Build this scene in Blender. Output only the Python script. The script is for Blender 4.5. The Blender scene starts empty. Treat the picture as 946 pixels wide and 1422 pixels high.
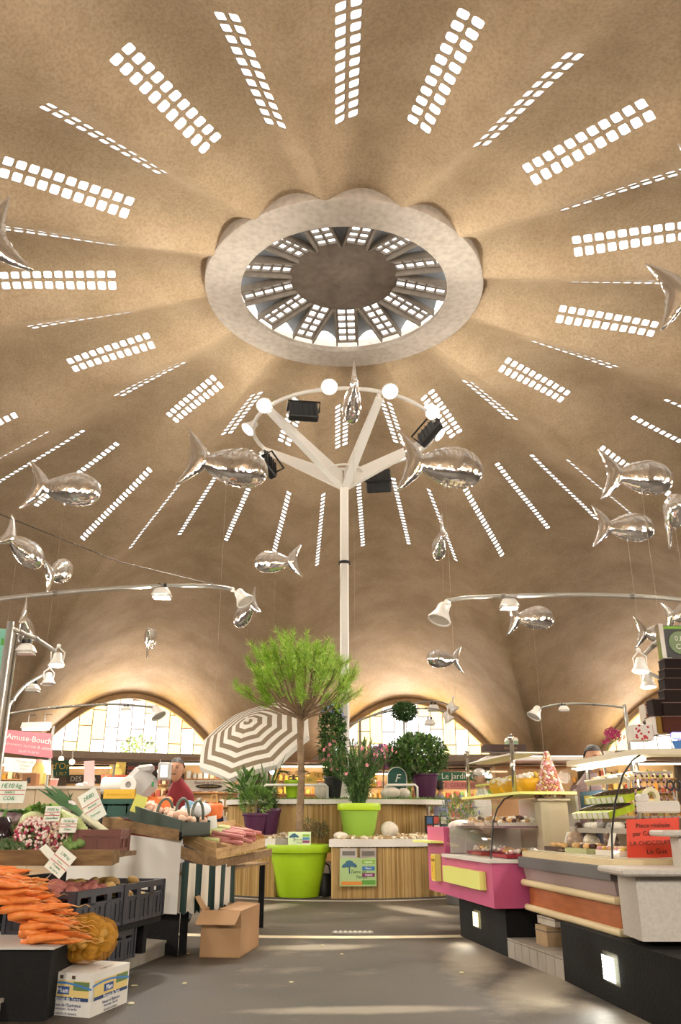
import bpy, bmesh, math, random
import numpy as np
from mathutils import Vector, Matrix, Euler, Quaternion
random.seed(7); rng = np.random.default_rng(7)
S = bpy.context.scene
COL = S.collection
PI = math.pi
R_ = math.radians

# ------------------------------------------------------------------ camera
F_PX, PITCH, YAW = 1150.0, R_(20.6), math.atan(6/1228.0)
EYE = Vector((0, -13.5, 0.9))
cam = bpy.data.cameras.new('camera'); camo = bpy.data.objects.new('camera', cam); COL.objects.link(camo)
cam.sensor_fit = 'VERTICAL'; cam.sensor_height = 36.0; cam.lens = 36.0*F_PX/1422.0
cam.clip_start = 0.05; cam.clip_end = 400
camo.location = EYE; camo.rotation_euler = (PI/2+PITCH, 0, YAW)
S.camera = camo
# ------------------------------------------------------------------ view, world
S.view_settings.view_transform = 'Standard'; S.view_settings.look = 'None'
S.view_settings.gamma = 1.0; S.view_settings.use_curve_mapping = False
S.view_settings.exposure = 0.2
W = bpy.data.worlds.new('overcast_sky'); S.world = W; W.use_nodes = True
W.node_tree.nodes['Background'].inputs[0].default_value = (1.0, 0.985, 0.96, 1)
W.node_tree.nodes['Background'].inputs[1].default_value = 2.5
try: W.cycles.sampling_method = 'NONE'
except Exception: pass
try:
    S.cycles.max_bounces = 10; S.cycles.diffuse_bounces = 5; S.cycles.transparent_max_bounces = 16
    S.cycles.sample_clamp_indirect = 6.0; S.cycles.use_denoising = True
except Exception: pass
# added, unseen area lights outside the arches stand in for daylight off the paving
LOBE = 2*PI/13; CREST0 = R_(6.3)          # azimuths are measured from +Y towards +X
def az(a, r, z=0.0): return Vector((r*math.sin(a), r*math.cos(a), z))
for k in range(13):
    a = CREST0+k*LOBE
    L = bpy.data.lights.new('window_daylight', 'AREA'); L.shape = 'RECTANGLE'; L.size = 9.0; L.size_y = 3.2
    L.energy = 4200.0; L.color = (1.0, 0.91, 0.88)
    o = bpy.data.objects.new('window_daylight', L); COL.objects.link(o)
    o.location = az(a, 30.5, 2.1)
    o.rotation_euler = (az(a, -1, 0.62)).to_track_quat('-Z', 'Z').to_euler()

# ------------------------------------------------------------------ pixels to points
cF = Vector((-math.sin(YAW)*math.cos(PITCH), math.cos(YAW)*math.cos(PITCH), math.sin(PITCH)))
cR = Vector((math.cos(YAW), math.sin(YAW), 0)); cU = cR.cross(cF)
def ray(x, y): return cF+cR*((x-473)/F_PX)+cU*((711-y)/F_PX)
def atY(x, y, Y):
    d = ray(x, y); return EYE+d*((Y-EYE.y)/d.y)
def atZ(x, y, Z):
    d = ray(x, y); return EYE+d*((Z-EYE.z)/d.z)
def atX(x, y, X):
    d = ray(x, y); return EYE+d*((X-EYE.x)/d.x)
def ppm(Y): return F_PX/((Y-EYE.y)*math.cos(PITCH))     # pixels per metre near eye height

# ------------------------------------------------------------------ materials
MATS = {}
def srgb(h):
    if isinstance(h, str):
        h = h.lstrip('#'); c = [int(h[i:i+2], 16)/255 for i in (0, 2, 4)]
    else: c = h
    return tuple((v/12.92 if v <= .04045 else ((v+.055)/1.055)**2.4) for v in c)
def mat(name, col, rough=.6, metal=0.0, var=0.0, vscale=8.0, bump=0.0, bscale=60.0, spec=.5, trans=0.0, col2=None, stretch=None, coat=0.0):
    if name in MATS: return MATS[name]
    m = bpy.data.materials.new(name); m.use_nodes = True; nt = m.node_tree; b = nt.nodes['Principled BSDF']
    c = srgb(col)
    b.inputs['Base Color'].default_value = (*c, 1); b.inputs['Roughness'].default_value = rough
    b.inputs['Metallic'].default_value = metal
    b.inputs['Specular IOR Level'].default_value = spec
    b.inputs['Transmission Weight'].default_value = trans
    b.inputs['Coat Weight'].default_value = coat
    if var > 0 or bump > 0 or col2:
        tc = nt.nodes.new('ShaderNodeTexCoord'); mp = nt.nodes.new('ShaderNodeMapping')
        nt.links.new(tc.outputs['Object'], mp.inputs[0])
        if stretch: mp.inputs['Scale'].default_value = stretch
    if var > 0 or col2:
        n = nt.nodes.new('ShaderNodeTexNoise'); n.inputs['Scale'].default_value = vscale; n.inputs['Detail'].default_value = 5
        nt.links.new(mp.outputs[0], n.inputs[0])
        rp = nt.nodes.new('ShaderNodeValToRGB'); rp.color_ramp.elements[0].position = .3; rp.color_ramp.elements[1].position = .7
        c2 = srgb(col2) if col2 else tuple(min(1, v*(1+var)) for v in c)
        c1 = c if col2 else tuple(v*(1-var) for v in c)
        rp.color_ramp.elements[0].color = (*c1, 1); rp.color_ramp.elements[1].color = (*c2, 1)
        nt.links.new(n.outputs[0], rp.inputs[0]); nt.links.new(rp.outputs[0], b.inputs['Base Color'])
    if bump > 0:
        n2 = nt.nodes.new('ShaderNodeTexNoise'); n2.inputs['Scale'].default_value = bscale; n2.inputs['Detail'].default_value = 4
        nt.links.new(mp.outputs[0], n2.inputs[0])
        bp = nt.nodes.new('ShaderNodeBump'); bp.inputs['Strength'].default_value = bump; bp.inputs['Distance'].default_value = .02
        nt.links.new(n2.outputs[0], bp.inputs['Height']); nt.links.new(bp.outputs[0], b.inputs['Normal'])
    MATS[name] = m; return m
def emat(name, col, strength):
    if name in MATS: return MATS[name]
    m = bpy.data.materials.new(name); m.use_nodes = True; b = m.node_tree.nodes['Principled BSDF']
    b.inputs['Base Color'].default_value = (.8, .8, .8, 1)
    b.inputs['Emission Color'].default_value = (*srgb(col), 1); b.inputs['Emission Strength'].default_value = strength
    MATS[name] = m; return m
def glassmat(name, tint=(1, 1, 1), gloss=.12, rough=.02):
    if name in MATS: return MATS[name]
    m = bpy.data.materials.new(name); m.use_nodes = True; nt = m.node_tree; nt.nodes.clear()
    out = nt.nodes.new('ShaderNodeOutputMaterial'); t = nt.nodes.new('ShaderNodeBsdfTransparent'); g = nt.nodes.new('ShaderNodeBsdfGlossy')
    t.inputs[0].default_value = (*tint, 1); g.inputs['Roughness'].default_value = rough
    mx = nt.nodes.new('ShaderNodeMixShader'); fr = nt.nodes.new('ShaderNodeFresnel'); fr.inputs[0].default_value = 1.45
    mul = nt.nodes.new('ShaderNodeMath'); mul.operation = 'MULTIPLY'; mul.inputs[1].default_value = gloss/.04*.33; mul.use_clamp = True
    nt.links.new(fr.outputs[0], mul.inputs[0]); nt.links.new(mul.outputs[0], mx.inputs[0])
    nt.links.new(t.outputs[0], mx.inputs[1]); nt.links.new(g.outputs[0], mx.inputs[2]); nt.links.new(mx.outputs[0], out.inputs[0])
    MATS[name] = m; return m

# ------------------------------------------------------------------ object helpers
def tag(o, label=None, cat=None, group=None, kind=None):
    if label: o['label'] = label
    if cat: o['category'] = cat
    if group: o['group'] = group
    if kind: o['kind'] = kind
    return o
def empty(name, loc=(0, 0, 0), rz=0.0, parent=None):
    o = bpy.data.objects.new(name, None); COL.objects.link(o); o.location = loc; o.rotation_euler = (0, 0, rz); o.empty_display_size = .1
    if parent: o.parent = parent
    return o
def thing(name, label, cat, loc=(0, 0, 0), rz=0.0, group=None):
    return tag(empty(name, loc, rz), label, cat, group)
def link_mesh(name, me, material=None, parent=None, loc=None):
    o = bpy.data.objects.new(name, me); COL.objects.link(o)
    if material is not None and len(me.materials) == 0: me.materials.append(material)
    if parent is not None: o.parent = parent
    if loc is not None: o.location = loc
    return o
class MB:
    """collects shapes; build() links them as one mesh object"""
    def __init__(s): s.v = []; s.f = []; s.m = []; s.cur = 0
    def mi(s, i): s.cur = i; return s
    def add(s, vs, fs, M=None):
        n = len(s.v)
        for p in vs:
            p = Vector(p); s.v.append(tuple(M @ p) if M is not None else tuple(p))
        for f in fs: s.f.append([n+i for i in f]); s.m.append(s.cur)
        return s
    def box(s, c, d, rz=0.0, M=None, bev=0.0, taper=(1, 1)):
        x, y, z = d[0]/2, d[1]/2, d[2]/2; tx, ty = taper
        if bev <= 0:
            vs = [(-x, -y, -z), (x, -y, -z), (x, y, -z), (-x, y, -z), (-x*tx, -y*ty, z), (x*tx, -y*ty, z), (x*tx, y*ty, z), (-x*tx, y*ty, z)]
            fs = [(0, 3, 2, 1), (4, 5, 6, 7), (0, 1, 5, 4), (1, 2, 6, 5), (2, 3, 7, 6), (3, 0, 4, 7)]
        else:
            b = min(bev, x*.9, y*.9, z*.9); vs = []; fs = []
            prof = [(-z, -b), (-z+b, 0), (z-b, 0), (z, -b)]
            for zz, ins in prof:
                t = 0 if zz < 0 else 1
                sx = (tx if t else 1); sy = (ty if t else 1)
                X, Y = x*sx+ins, y*sy+ins; c2 = b if ins == 0 else b*.6
                vs += [(-X+c2, -Y, zz), (X-c2, -Y, zz), (X, -Y+c2, zz), (X, Y-c2, zz), (X-c2, Y, zz), (-X+c2, Y, zz), (-X, Y-c2, zz), (-X, -Y+c2, zz)]
            fs.append(tuple(range(7, -1, -1))); fs.append(tuple(range(24, 32)))
            for k in range(3):
                for i in range(8):
                    j = (i+1) % 8; fs.append((k*8+i, k*8+j, k*8+8+j, k*8+8+i))
        T = Matrix.Translation(c) @ Matrix.Rotation(rz, 4, 'Z')
        return s.add(vs, fs, (M @ T) if M is not None else T)
    def tube(s, pts, r, seg=8, cap=True, closed=False):
        pts = [Vector(p) for p in pts]; n = len(pts); rr = r if isinstance(r, (list, tuple)) else [r]*n
        base = len(s.v); up = None
        for i, p in enumerate(pts):
            if closed: t = pts[(i+1) % n]-pts[i-1]
            else: t = pts[min(i+1, n-1)]-pts[max(i-1, 0)]
            if t.length < 1e-9: t = Vector((0, 0, 1))
            t.normalize()
            if up is None:
                up = Vector((0, 0, 1)) if abs(t.z) < .9 else Vector((1, 0, 0))
            a = up-t*up.dot(t)
            if a.length < 1e-6: a = t.orthogonal()
            a.normalize(); up = a; b = t.cross(a)
            for k in range(seg):
                th = 2*PI*k/seg; s.v.append(tuple(p+(a*math.cos(th)+b*math.sin(th))*rr[i]))
        for i in range(n if closed else n-1):
            j = (i+1) % n
            for k in range(seg):
                l = (k+1) % seg
                s.f.append([base+i*seg+k, base+i*seg+l, base+j*seg+l, base+j*seg+k]); s.m.append(s.cur)
        if cap and not closed:
            s.f.append([base+k for k in range(seg)][::-1]); s.m.append(s.cur)
            s.f.append([base+(n-1)*seg+k for k in range(seg)]); s.m.append(s.cur)
        return s
    def lathe(s, prof, seg=24, M=None, cap0=False, cap1=False, sx=1.0, sy=1.0):
        vs = []; fs = []
        for r, z in prof:
            for k in range(seg):
                th = 2*PI*k/seg; vs.append((r*math.cos(th)*sx, r*math.sin(th)*sy, z))
        for i in range(len(prof)-1):
            for k in range(seg):
                l = (k+1) % seg; fs.append((i*seg+k, i*seg+l, i*seg+seg+l, i*seg+seg+k))
        if cap0: fs.append(tuple(range(seg-1, -1, -1)))
        if cap1: fs.append(tuple((len(prof)-1)*seg+k for k in range(seg)))
        return s.add(vs, fs, M)
    def prism(s, poly, z0, z1, M=None):
        n = len(poly); vs = [(x, y, z0) for x, y in poly]+[(x, y, z1) for x, y in poly]
        fs = [tuple(range(n-1, -1, -1)), tuple(range(n, 2*n))]+[(i, (i+1) % n, n+(i+1) % n, n+i) for i in range(n)]
        return s.add(vs, fs, M)
    def hexa(s, p):                 # eight corner points: four below, four above
        return s.add(p, [(0, 3, 2, 1), (4, 5, 6, 7), (0, 1, 5, 4), (1, 2, 6, 5), (2, 3, 7, 6), (3, 0, 4, 7)])
    def slab(s, a, b, c, d, t):     # a quad given thickness t along its normal
        a, b, c, d = map(Vector, (a, b, c, d)); n = (b-a).cross(d-a).normalized()*t
        return s.hexa([a, b, c, d, a+n, b+n, c+n, d+n])
    def ball(s, c, r, seg=10, rings=6, M=None):
        rx, ry, rz = r if isinstance(r, (list, tuple)) else (r, r, r)
        vs = [(0, 0, -1)]; fs = []
        for i in range(1, rings):
            ph = PI*i/rings-PI/2
            for k in range(seg):
                th = 2*PI*k/seg; vs.append((math.cos(ph)*math.cos(th), math.cos(ph)*math.sin(th), math.sin(ph)))
        vs.append((0, 0, 1)); top = len(vs)-1
        for k in range(seg):
            l = (k+1) % seg; fs.append((0, 1+l, 1+k)); fs.append((top, top-seg+k, top-seg+l))
            for i in range(rings-2): fs.append((1+i*seg+k, 1+i*seg+l, 1+(i+1)*seg+l, 1+(i+1)*seg+k))
        T = Matrix.Translation(c) @ Matrix.Diagonal((rx, ry, rz, 1))
        return s.add(vs, fs, (M @ T) if M is not None else T)
    def mesh(s, name, mats, smooth=False):
        me = bpy.data.meshes.new(name); me.from_pydata(s.v, [], s.f); me.validate()
        for m in (mats if isinstance(mats, (list, tuple)) else [mats]): me.materials.append(m)
        if len(me.polygons) == len(s.m): me.polygons.foreach_set('material_index', s.m)
        if smooth: me.polygons.foreach_set('use_smooth', [True]*len(me.polygons))
        me.update()
        if smooth == 'auto':
            try: me.set_sharp_from_angle(angle=R_(40))
            except Exception: pass
        return me
    def build(s, name, mats, parent=None, smooth=False, loc=None):
        return link_mesh(name, s.mesh(name, mats, smooth), None, parent, loc)
def rebase(root, loc):
    """give a thing built in world coordinates an origin of its own"""
    loc = Vector(loc); root.location = loc
    for c in root.children:
        c.matrix_parent_inverse = Matrix.Translation(-loc)
def copy_tree(o, parent=None):
    c = o.copy(); COL.objects.link(c)
    if parent is not None: c.parent = parent
    for ch in o.children: copy_tree(ch, c)
    return c
def text(name, body, material, parent, loc, size, rot=(PI/2, 0, 0), extrude=.002, align='CENTER', sx=1.0, shear=0.0):
    cu = bpy.data.curves.new(name, 'FONT'); cu.body = body; cu.size = size; cu.extrude = extrude; cu.align_x = align; cu.align_y = 'CENTER'
    cu.shear = shear; cu.resolution_u = 2
    cu.materials.append(material); o = bpy.data.objects.new(name, cu); COL.objects.link(o)
    if isinstance(rot, Matrix): o.rotation_euler = rot.to_euler()
    else: o.rotation_euler = rot
    o.location = loc; o.scale = (sx, 1, 1)
    if parent: o.parent = parent
    return o
# ================================================================== THE SHELL
def hermite(pts):
    xs = np.array([p[0] for p in pts], float); ys = np.array([p[1] for p in pts], float)
    d = np.diff(ys)/np.diff(xs); m = np.empty(len(xs)); m[0] = d[0]; m[-1] = d[-1]; m[1:-1] = (d[:-1]+d[1:])/2
    def f(x):
        x = min(max(x, xs[0]), xs[-1]); i = min(int(np.searchsorted(xs, x, 'right'))-1, len(xs)-2); h = xs[i+1]-xs[i]; t = (x-xs[i])/h
        return float(ys[i]*(2*t**3-3*t**2+1)+ys[i+1]*(3*t**2-2*t**3)+h*(m[i]*(t**3-2*t*t+t)+m[i+1]*(t**3-t*t)))
    return f
crest = hermite([(2.5, 10.68), (4.3, 10.56), (6.35, 10.36), (8.1, 10.05), (12.5, 9.52), (18, 8.5), (22, 7.55), (26, 6.35), (27.2, 5.95)])
valley = hermite([(2.5, 10.46), (4.3, 10.08), (6.35, 9.83), (8.1, 9.36), (12.5, 8.38), (15.5, 7.35), (18.5, 5.9), (22.5, 3.7), (26, .55), (27.2, -.7)])
def shell_z(r, a):
    u = abs(((a-CREST0+LOBE/2) % LOBE)-LOBE/2)/(LOBE/2); v = 1-u
    e = .16 if r < 8 else max(.035, .16-(r-8)*.011)
    v = (math.sqrt(v*v+e*e)-e)/(math.sqrt(1+e*e)-e); s = 2*v-v*v
    return valley(r)+(crest(r)-valley(r))*s
def shell_p(r, a): return az(a, r, shell_z(r, a))
def shell_frame(r, a):
    h = .01; pr = (shell_p(r+h, a)-shell_p(r-h, a)).normalized(); pa = (shell_p(r, a+h/r)-shell_p(r, a-h/r))
    pa = (pa-pr*pa.dot(pr)).normalized(); n = pr.cross(pa)
    if n.z < 0: n = -n
    return pr, pa, n
# concrete
def concrete(name, c1, c2, bump=.5, bscale=22.0, streak=True):
    m = bpy.data.materials.new(name); m.use_nodes = True; nt = m.node_tree; b = nt.nodes['Principled BSDF']
    b.inputs['Roughness'].default_value = .92; b.inputs['Specular IOR Level'].default_value = .2
    tc = nt.nodes.new('ShaderNodeTexCoord')
    n = nt.nodes.new('ShaderNodeTexNoise'); n.inputs['Scale'].default_value = .55; n.inputs['Detail'].default_value = 8; n.inputs['Roughness'].default_value = .62
    n2 = nt.nodes.new('ShaderNodeTexNoise'); n2.inputs['Scale'].default_value = bscale; n2.inputs['Detail'].default_value = 5
    rp = nt.nodes.new('ShaderNodeValToRGB'); rp.color_ramp.elements[0].position = .3; rp.color_ramp.elements[1].position = .72
    rp.color_ramp.elements[0].color = (*srgb(c1), 1); rp.color_ramp.elements[1].color = (*srgb(c2), 1)
    mx = nt.nodes.new('ShaderNodeMix'); mx.data_type = 'RGBA'; mx.blend_type = 'MULTIPLY'; mx.inputs[0].default_value = .55
    rp2 = nt.nodes.new('ShaderNodeValToRGB'); rp2.color_ramp.elements[0].position = .3; rp2.color_ramp.elements[0].color = (.62, .6, .58, 1); rp2.color_ramp.elements[1].position = .6
    bp = nt.nodes.new('ShaderNodeBump'); bp.inputs['Strength'].default_value = bump; bp.inputs['Distance'].default_value = .03
    nt.links.new(tc.outputs['Object'], n.inputs[0]); nt.links.new(tc.outputs['Object'], n2.inputs[0])
    nt.links.new(n.outputs[0], rp.inputs[0]); nt.links.new(n2.outputs[0], rp2.inputs[0])
    nt.links.new(rp.outputs[0], mx.inputs[6]); nt.links.new(rp2.outputs[0], mx.inputs[7]); nt.links.new(mx.outputs[2], b.inputs['Base Color'])
    nt.links.new(n2.outputs[0], bp.inputs['Height']); nt.links.new(bp.outputs[0], b.inputs['Normal'])
    return m
M_shell = concrete('sprayed_concrete', '#ab9474', '#cdb697')
M_ring = concrete('smooth_concrete', '#b9aea0', '#cfc6ba', bump=.15, bscale=9.0)
M_disc = concrete('weathered_concrete', '#6f6456', '#a3968a', bump=.4, bscale=6.0)
M_block = bpy.data.materials.new('glass_block'); M_block.use_nodes = True
nt = M_block.node_tree; nt.nodes.clear(); o_ = nt.nodes.new('ShaderNodeOutputMaterial'); m_ = nt.nodes.new('ShaderNodeMixShader'); m_.inputs[0].default_value = .6
t_ = nt.nodes.new('ShaderNodeBsdfTransparent'); l_ = nt.nodes.new('ShaderNodeBsdfTranslucent'); l_.inputs[0].default_value = (.97, .97, .96, 1)
nt.links.new(t_.outputs[0], m_.inputs[1]); nt.links.new(l_.outputs[0], m_.inputs[2]); nt.links.new(m_.outputs[0], o_.inputs[0])
DEPTH = .03
holes = []            # (strip_key, r, a) centre of every glass block in the shell
V = []; N = []; FQ = []; vkey = {}
def vat(r, a, up=0.0):
    k = (round(r, 5), round(a % (2*PI), 6), up)
    if k in vkey: return vkey[k]
    p = shell_p(r, a); n = shell_frame(r, a)[2]
    V.append(tuple(p+n*up)); N.append(tuple(-n)); vkey[k] = len(V)-1; return len(V)-1
def zone(rows, cols, strips, hw, hl, cham):
    """rows: list of r; cols: list of (angle offset, metre offset); strips: {(col index): [row indices]} that are block holes"""
    for k in range(13):
        ac = CREST0+k*LOBE
        g = [[ac+c[0]+c[1]/r for c in cols] for r in rows]
        for i in range(len(rows)-1):
            for j in range(len(cols)-1):
                r0, r1 = rows[i], rows[i+1]
                if j in strips and i in strips[j][1]:
                    c0 = (cols[j][1]+cols[j+1][1])/2; w = (cols[j+1][1]-cols[j][1])/2; ang = ac+cols[j][0]; l = (r1-r0)/2; rm = (r0+r1)/2
                    hw_, hl_ = w*.985, l*.985; c = cham
                    oct_ = [(-hl_, -hw_+c), (-hl_+c, -hw_), (hl_-c, -hw_), (hl_, -hw_+c), (hl_, hw_-c), (hl_-c, hw_), (-hl_+c, hw_), (-hl_, hw_-c)]
                    o8 = [vat(rm+x, ang+(c0+y)/(rm+x)) for x, y in oct_]
                    t8 = [vat(rm+x, ang+(c0+y)/(rm+x), DEPTH) for x, y in oct_]
                    q = [vat(r0, g[i][j]), vat(r1, g[i+1][j]), vat(r1, g[i+1][j+1]), vat(r0, g[i][j+1])]
                    FQ.append((q[0], o8[1], o8[0])); FQ.append((q[0], q[1], o8[2], o8[1])); FQ.append((q[1], o8[3], o8[2])); FQ.append((q[1], q[2], o8[4], o8[3]))
                    FQ.append((q[2], o8[5], o8[4])); FQ.append((q[2], q[3], o8[6], o8[5])); FQ.append((q[3], o8[7], o8[6])); FQ.append((q[3], q[0], o8[0], o8[7]))
                    for e in range(8): FQ.append((o8[e], o8[(e+1) % 8], t8[(e+1) % 8], t8[e]))
                    holes.append(((k, strips[j][0]), rm, ang+c0/rm, hl_, hw_))
                else:
                    FQ.append((vat(r0, g[i][j]), vat(r1, g[i+1][j]), vat(r1, g[i+1][j+1]), vat(r0, g[i][j+1])))
def rowlist(lead, r0, n, pitch, hole, tail):
    rows = list(lead); idx = []
    for i in range(n):
        rows.append(r0+i*pitch); idx.append(len(rows)-1); rows.append(r0+i*pitch+hole)
    return rows+list(tail), idx
q = LOBE/4
# inner ring of strips: two per lobe, two blocks wide and eleven long
rowsA, idxA = rowlist([2.55, 2.75, 3.1, 3.5, 3.9], 4.3, 11, .189, .146, [6.7, 7.21])
colsA = [(-2*q, 0), (-1.86*q, 0), (-1.74*q, 0)]
stripA = {}
for s in (-1, 1):
    if s == 1: colsA += [(-.3*q, 0), (0, 0), (.3*q, 0)]
    b0 = len(colsA); colsA += [(s*q, -.185), (s*q, -.168), (s*q, -.022), (s*q, .022), (s*q, .168), (s*q, .185)]
    stripA[b0+1] = (s, idxA); stripA[b0+3] = (s, idxA)
colsA += [(1.74*q, 0), (1.86*q, 0), (2*q, 0)]
zone(rowsA, colsA, stripA, .073, .073, .02)
# outer ring: four per lobe, one block wide and twenty-two long
rowsB, idxB = rowlist([7.2, 7.6], 8.1, 22, .2, .15, [12.9, 13.51])
colsB = [(-2*q, 0), (-1.94*q, 0), (-1.82*q, 0)]; stripB = {}
for t, s in enumerate((-1.5, -.5, .5, 1.5)):
    b0 = len(colsB); colsB += [(s*q, -.1), (s*q, -.068), (s*q, .068), (s*q, .1)]; stripB[b0+1] = (10+t, idxB)
    colsB += [((s+.32)*q, 0)] if s > 1 else [((s+.35)*q, 0), ((s+.5)*q, 0), ((s+.65)*q, 0)]
colsB += [(1.94*q, 0), (2*q, 0)]
zone(rowsB, colsB, stripB, .068, .075, .012)
# plain vaults out to the arches
rowsC = [13.5+i*.62 for i in range(21)]+[26.4]
rowsC = [r for r in rowsC if r <= 26.4]
colsC = [(x*LOBE/2, 0) for x in (-1, -.97, -.94, -.9, -.85, -.78, -.7, -.6, -.5, -.4, -.3, -.2, -.1, 0, .1, .2, .3, .4, .5, .6, .7, .78, .85, .9, .94, .97, 1)]
zone(rowsC, colsC, {}, 0, 0, 0)
me = bpy.data.meshes.new('ceiling'); me.from_pydata(V, [], FQ); me.materials.append(M_shell)
me.polygons.foreach_set('use_smooth', [True]*len(me.polygons)); me.update()
flat = [len(p.vertices) for p in me.polygons]
side = set()
try: me.normals_split_custom_set_from_vertices(N)
except Exception as ex: print('normals', ex)
shell = link_mesh('ceiling', me); tag(shell, 'undulating beige concrete dome pierced by strips of glass blocks', None, None, 'structure')
# glass blocks
def pane_mesh(hl, hw, t, c):
    b = MB(); o = [(-hl, -hw+c), (-hl+c, -hw), (hl-c, -hw), (hl, -hw+c), (hl, hw-c), (hl-c, hw), (-hl+c, hw), (-hl, hw-c)]
    b.prism(o, -t/2, t/2); return b.mesh('pane', M_block)
paneA = pane_mesh(.0735, .0735, .02, .02)
strips_seen = {}
wn = [0]
def new_window(loc):
    wn[0] += 1; o = empty('window_%d' % wn[0], loc); o['kind'] = 'structure'; return o
outer = {}
for key, r, a, hl, hw in holes:
    p = shell_p(r, a); er, ea, n = shell_frame(r, a); c = p+n*(DEPTH-.008)
    if key[1] < 5:
        if key not in strips_seen:
            strips_seen[key] = new_window(shell_p(5.3, CREST0+key[0]*LOBE+key[1]*q))
            strips_seen[key]['label'] = 'strip of twenty-two glass blocks let into the dome around the oculus'
        w = strips_seen[key]
        o = link_mesh('pane', paneA, None, w); o.matrix_local = Matrix.Translation(c-w.location) @ Matrix((er, ea, n)).transposed().to_4x4()
    else:
        outer.setdefault(key, MB())
        M = Matrix.Translation(c) @ Matrix((er, ea, n)).transposed().to_4x4()
        outer[key].box((0, 0, 0), (2*hl, 2*hw, .02), M=M)
for key, b in outer.items():
    a = CREST0+key[0]*LOBE+(-1.5, -.5, .5, 1.5)[key[1]-10]*q
    w = new_window((0, 0, 0)); w['label'] = 'long single row of glass blocks in the outer dome'
    o = b.build('panes', M_block, w); o['kind'] = 'stuff'

# ------------------------------------------------------------------ oculus ring and lantern
ZR = 10.42
b = MB(); b.lathe([(2.0, ZR+.12), (1.98, ZR+.02), (2.0, ZR), (2.62, ZR), (2.66, ZR+.03), (2.66, ZR+.5), (2.5, ZR+.6), (2.2, ZR+.2), (2.06, ZR+.12), (2.0, ZR+.12)], 96)
o = b.build('trim_1', M_ring, smooth='auto'); tag(o, 'pale smooth concrete ring around the oculus', kind='structure')
M_lant = mat('blue_grey_paint', '#9aa0a8', .7, var=.12, vscale=2.0)
lant = empty('ceiling_lantern', (0, 0, ZR+.15)); tag(lant, 'small lantern roof over the oculus with thirteen glass block strips', kind='structure')
zl = lambda r: ZR+.43-(r-1.0)*.17
b = MB(); b.lathe([(1.05, ZR+.47), (1.05, ZR+.41), (.9, ZR+.40), (.5, ZR+.42), (.0, ZR+.43)], 48); o = b.build('disc', M_disc, lant, smooth='auto'); o.matrix_parent_inverse = Matrix.Translation(-lant.location)
paneL = pane_mesh(.078, .074, .02, .02)
for k in range(13):
    a = CREST0-R_(4.2)+k*LOBE                # a strip lies almost on the line of sight
    er, ea = az(a, 1), Vector((math.cos(a), -math.sin(a), 0)); n = Vector((0, 0, 1))
    dr = (er*1+Vector((0, 0, -.17))).normalized(); n = ea.cross(dr); n = n if n.z > 0 else -n
    M = Matrix.Translation(az(a, 1.0, ZR+.43)) @ Matrix((dr, ea, n)).transposed().to_4x4()
    bm_ = MB(); W2 = .21
    xs = [0, .045]; 
    for i in range(5): xs += [.045+i*.2, .045+i*.2+.16]
    xs = sorted(set(round(x, 4) for x in xs))+[1.06]
    ys = [-W2, -.17, -.022, .022, .17, W2]
    for i in range(len(xs)-1):
        for j in range(5):
            hole = j in (1, 3) and abs((xs[i+1]-xs[i])-.16) < .002 and i > 0
            if hole:
                x0, x1, y0, y1 = xs[i], xs[i+1], ys[j], ys[j+1]
                for A, B in (((x0, y0), (x1, y0)), ((x1, y0), (x1, y1)), ((x1, y1), (x0, y1)), ((x0, y1), (x0, y0))):
                    bm_.add([(A[0], A[1], 0), (B[0], B[1], 0), (B[0], B[1], .05), (A[0], A[1], .05)], [(0, 1, 2, 3)], M)
                pn = link_mesh('pane', paneL, None, lant); pn.matrix_parent_inverse = Matrix.Translation(-lant.location)
                pn.matrix_local = M @ Matrix.Translation(((x0+x1)/2, (y0+y1)/2, .04))
            else:
                bm_.add([(xs[i], ys[j], 0), (xs[i+1], ys[j], 0), (xs[i+1], ys[j+1], 0), (xs[i], ys[j+1], 0)], [(0, 1, 2, 3)], M)
    for sgn in (-1, 1):
        bm_.box((.53, sgn*(W2+.015), -.03), (1.06, .03, .14), M=M)
    o = bm_.build('rib', M_disc if False else mat('lantern_rib', '#8d8377', .8, var=.15), lant); o.matrix_parent_inverse = Matrix.Translation(-lant.location)
    # arched web between this strip and the next
    w_ = MB(); NS, NR = 8, 5; g = []
    for i in range(NR+1):
        r = 1.02+i*(1.04/NR); hw_ang = W2/r
        a0, a1 = a+hw_ang, a+LOBE-hw_ang
        for j in range(NS+1):
            t = j/NS; aa = a0+(a1-a0)*t
            g.append(az(aa, r, zl(r)+.04+max(0, (1-(2*t-1)**2))*.24*max(0, (r-1.15))/.9))
    fs = [(i*(NS+1)+j, i*(NS+1)+j+1, (i+1)*(NS+1)+j+1, (i+1)*(NS+1)+j) for i in range(NR) for j in range(NS)]
    w_.add(g, fs); o = w_.build('web', M_lant, lant, smooth=True); o.matrix_parent_inverse = Matrix.Translation(-lant.location)

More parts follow.
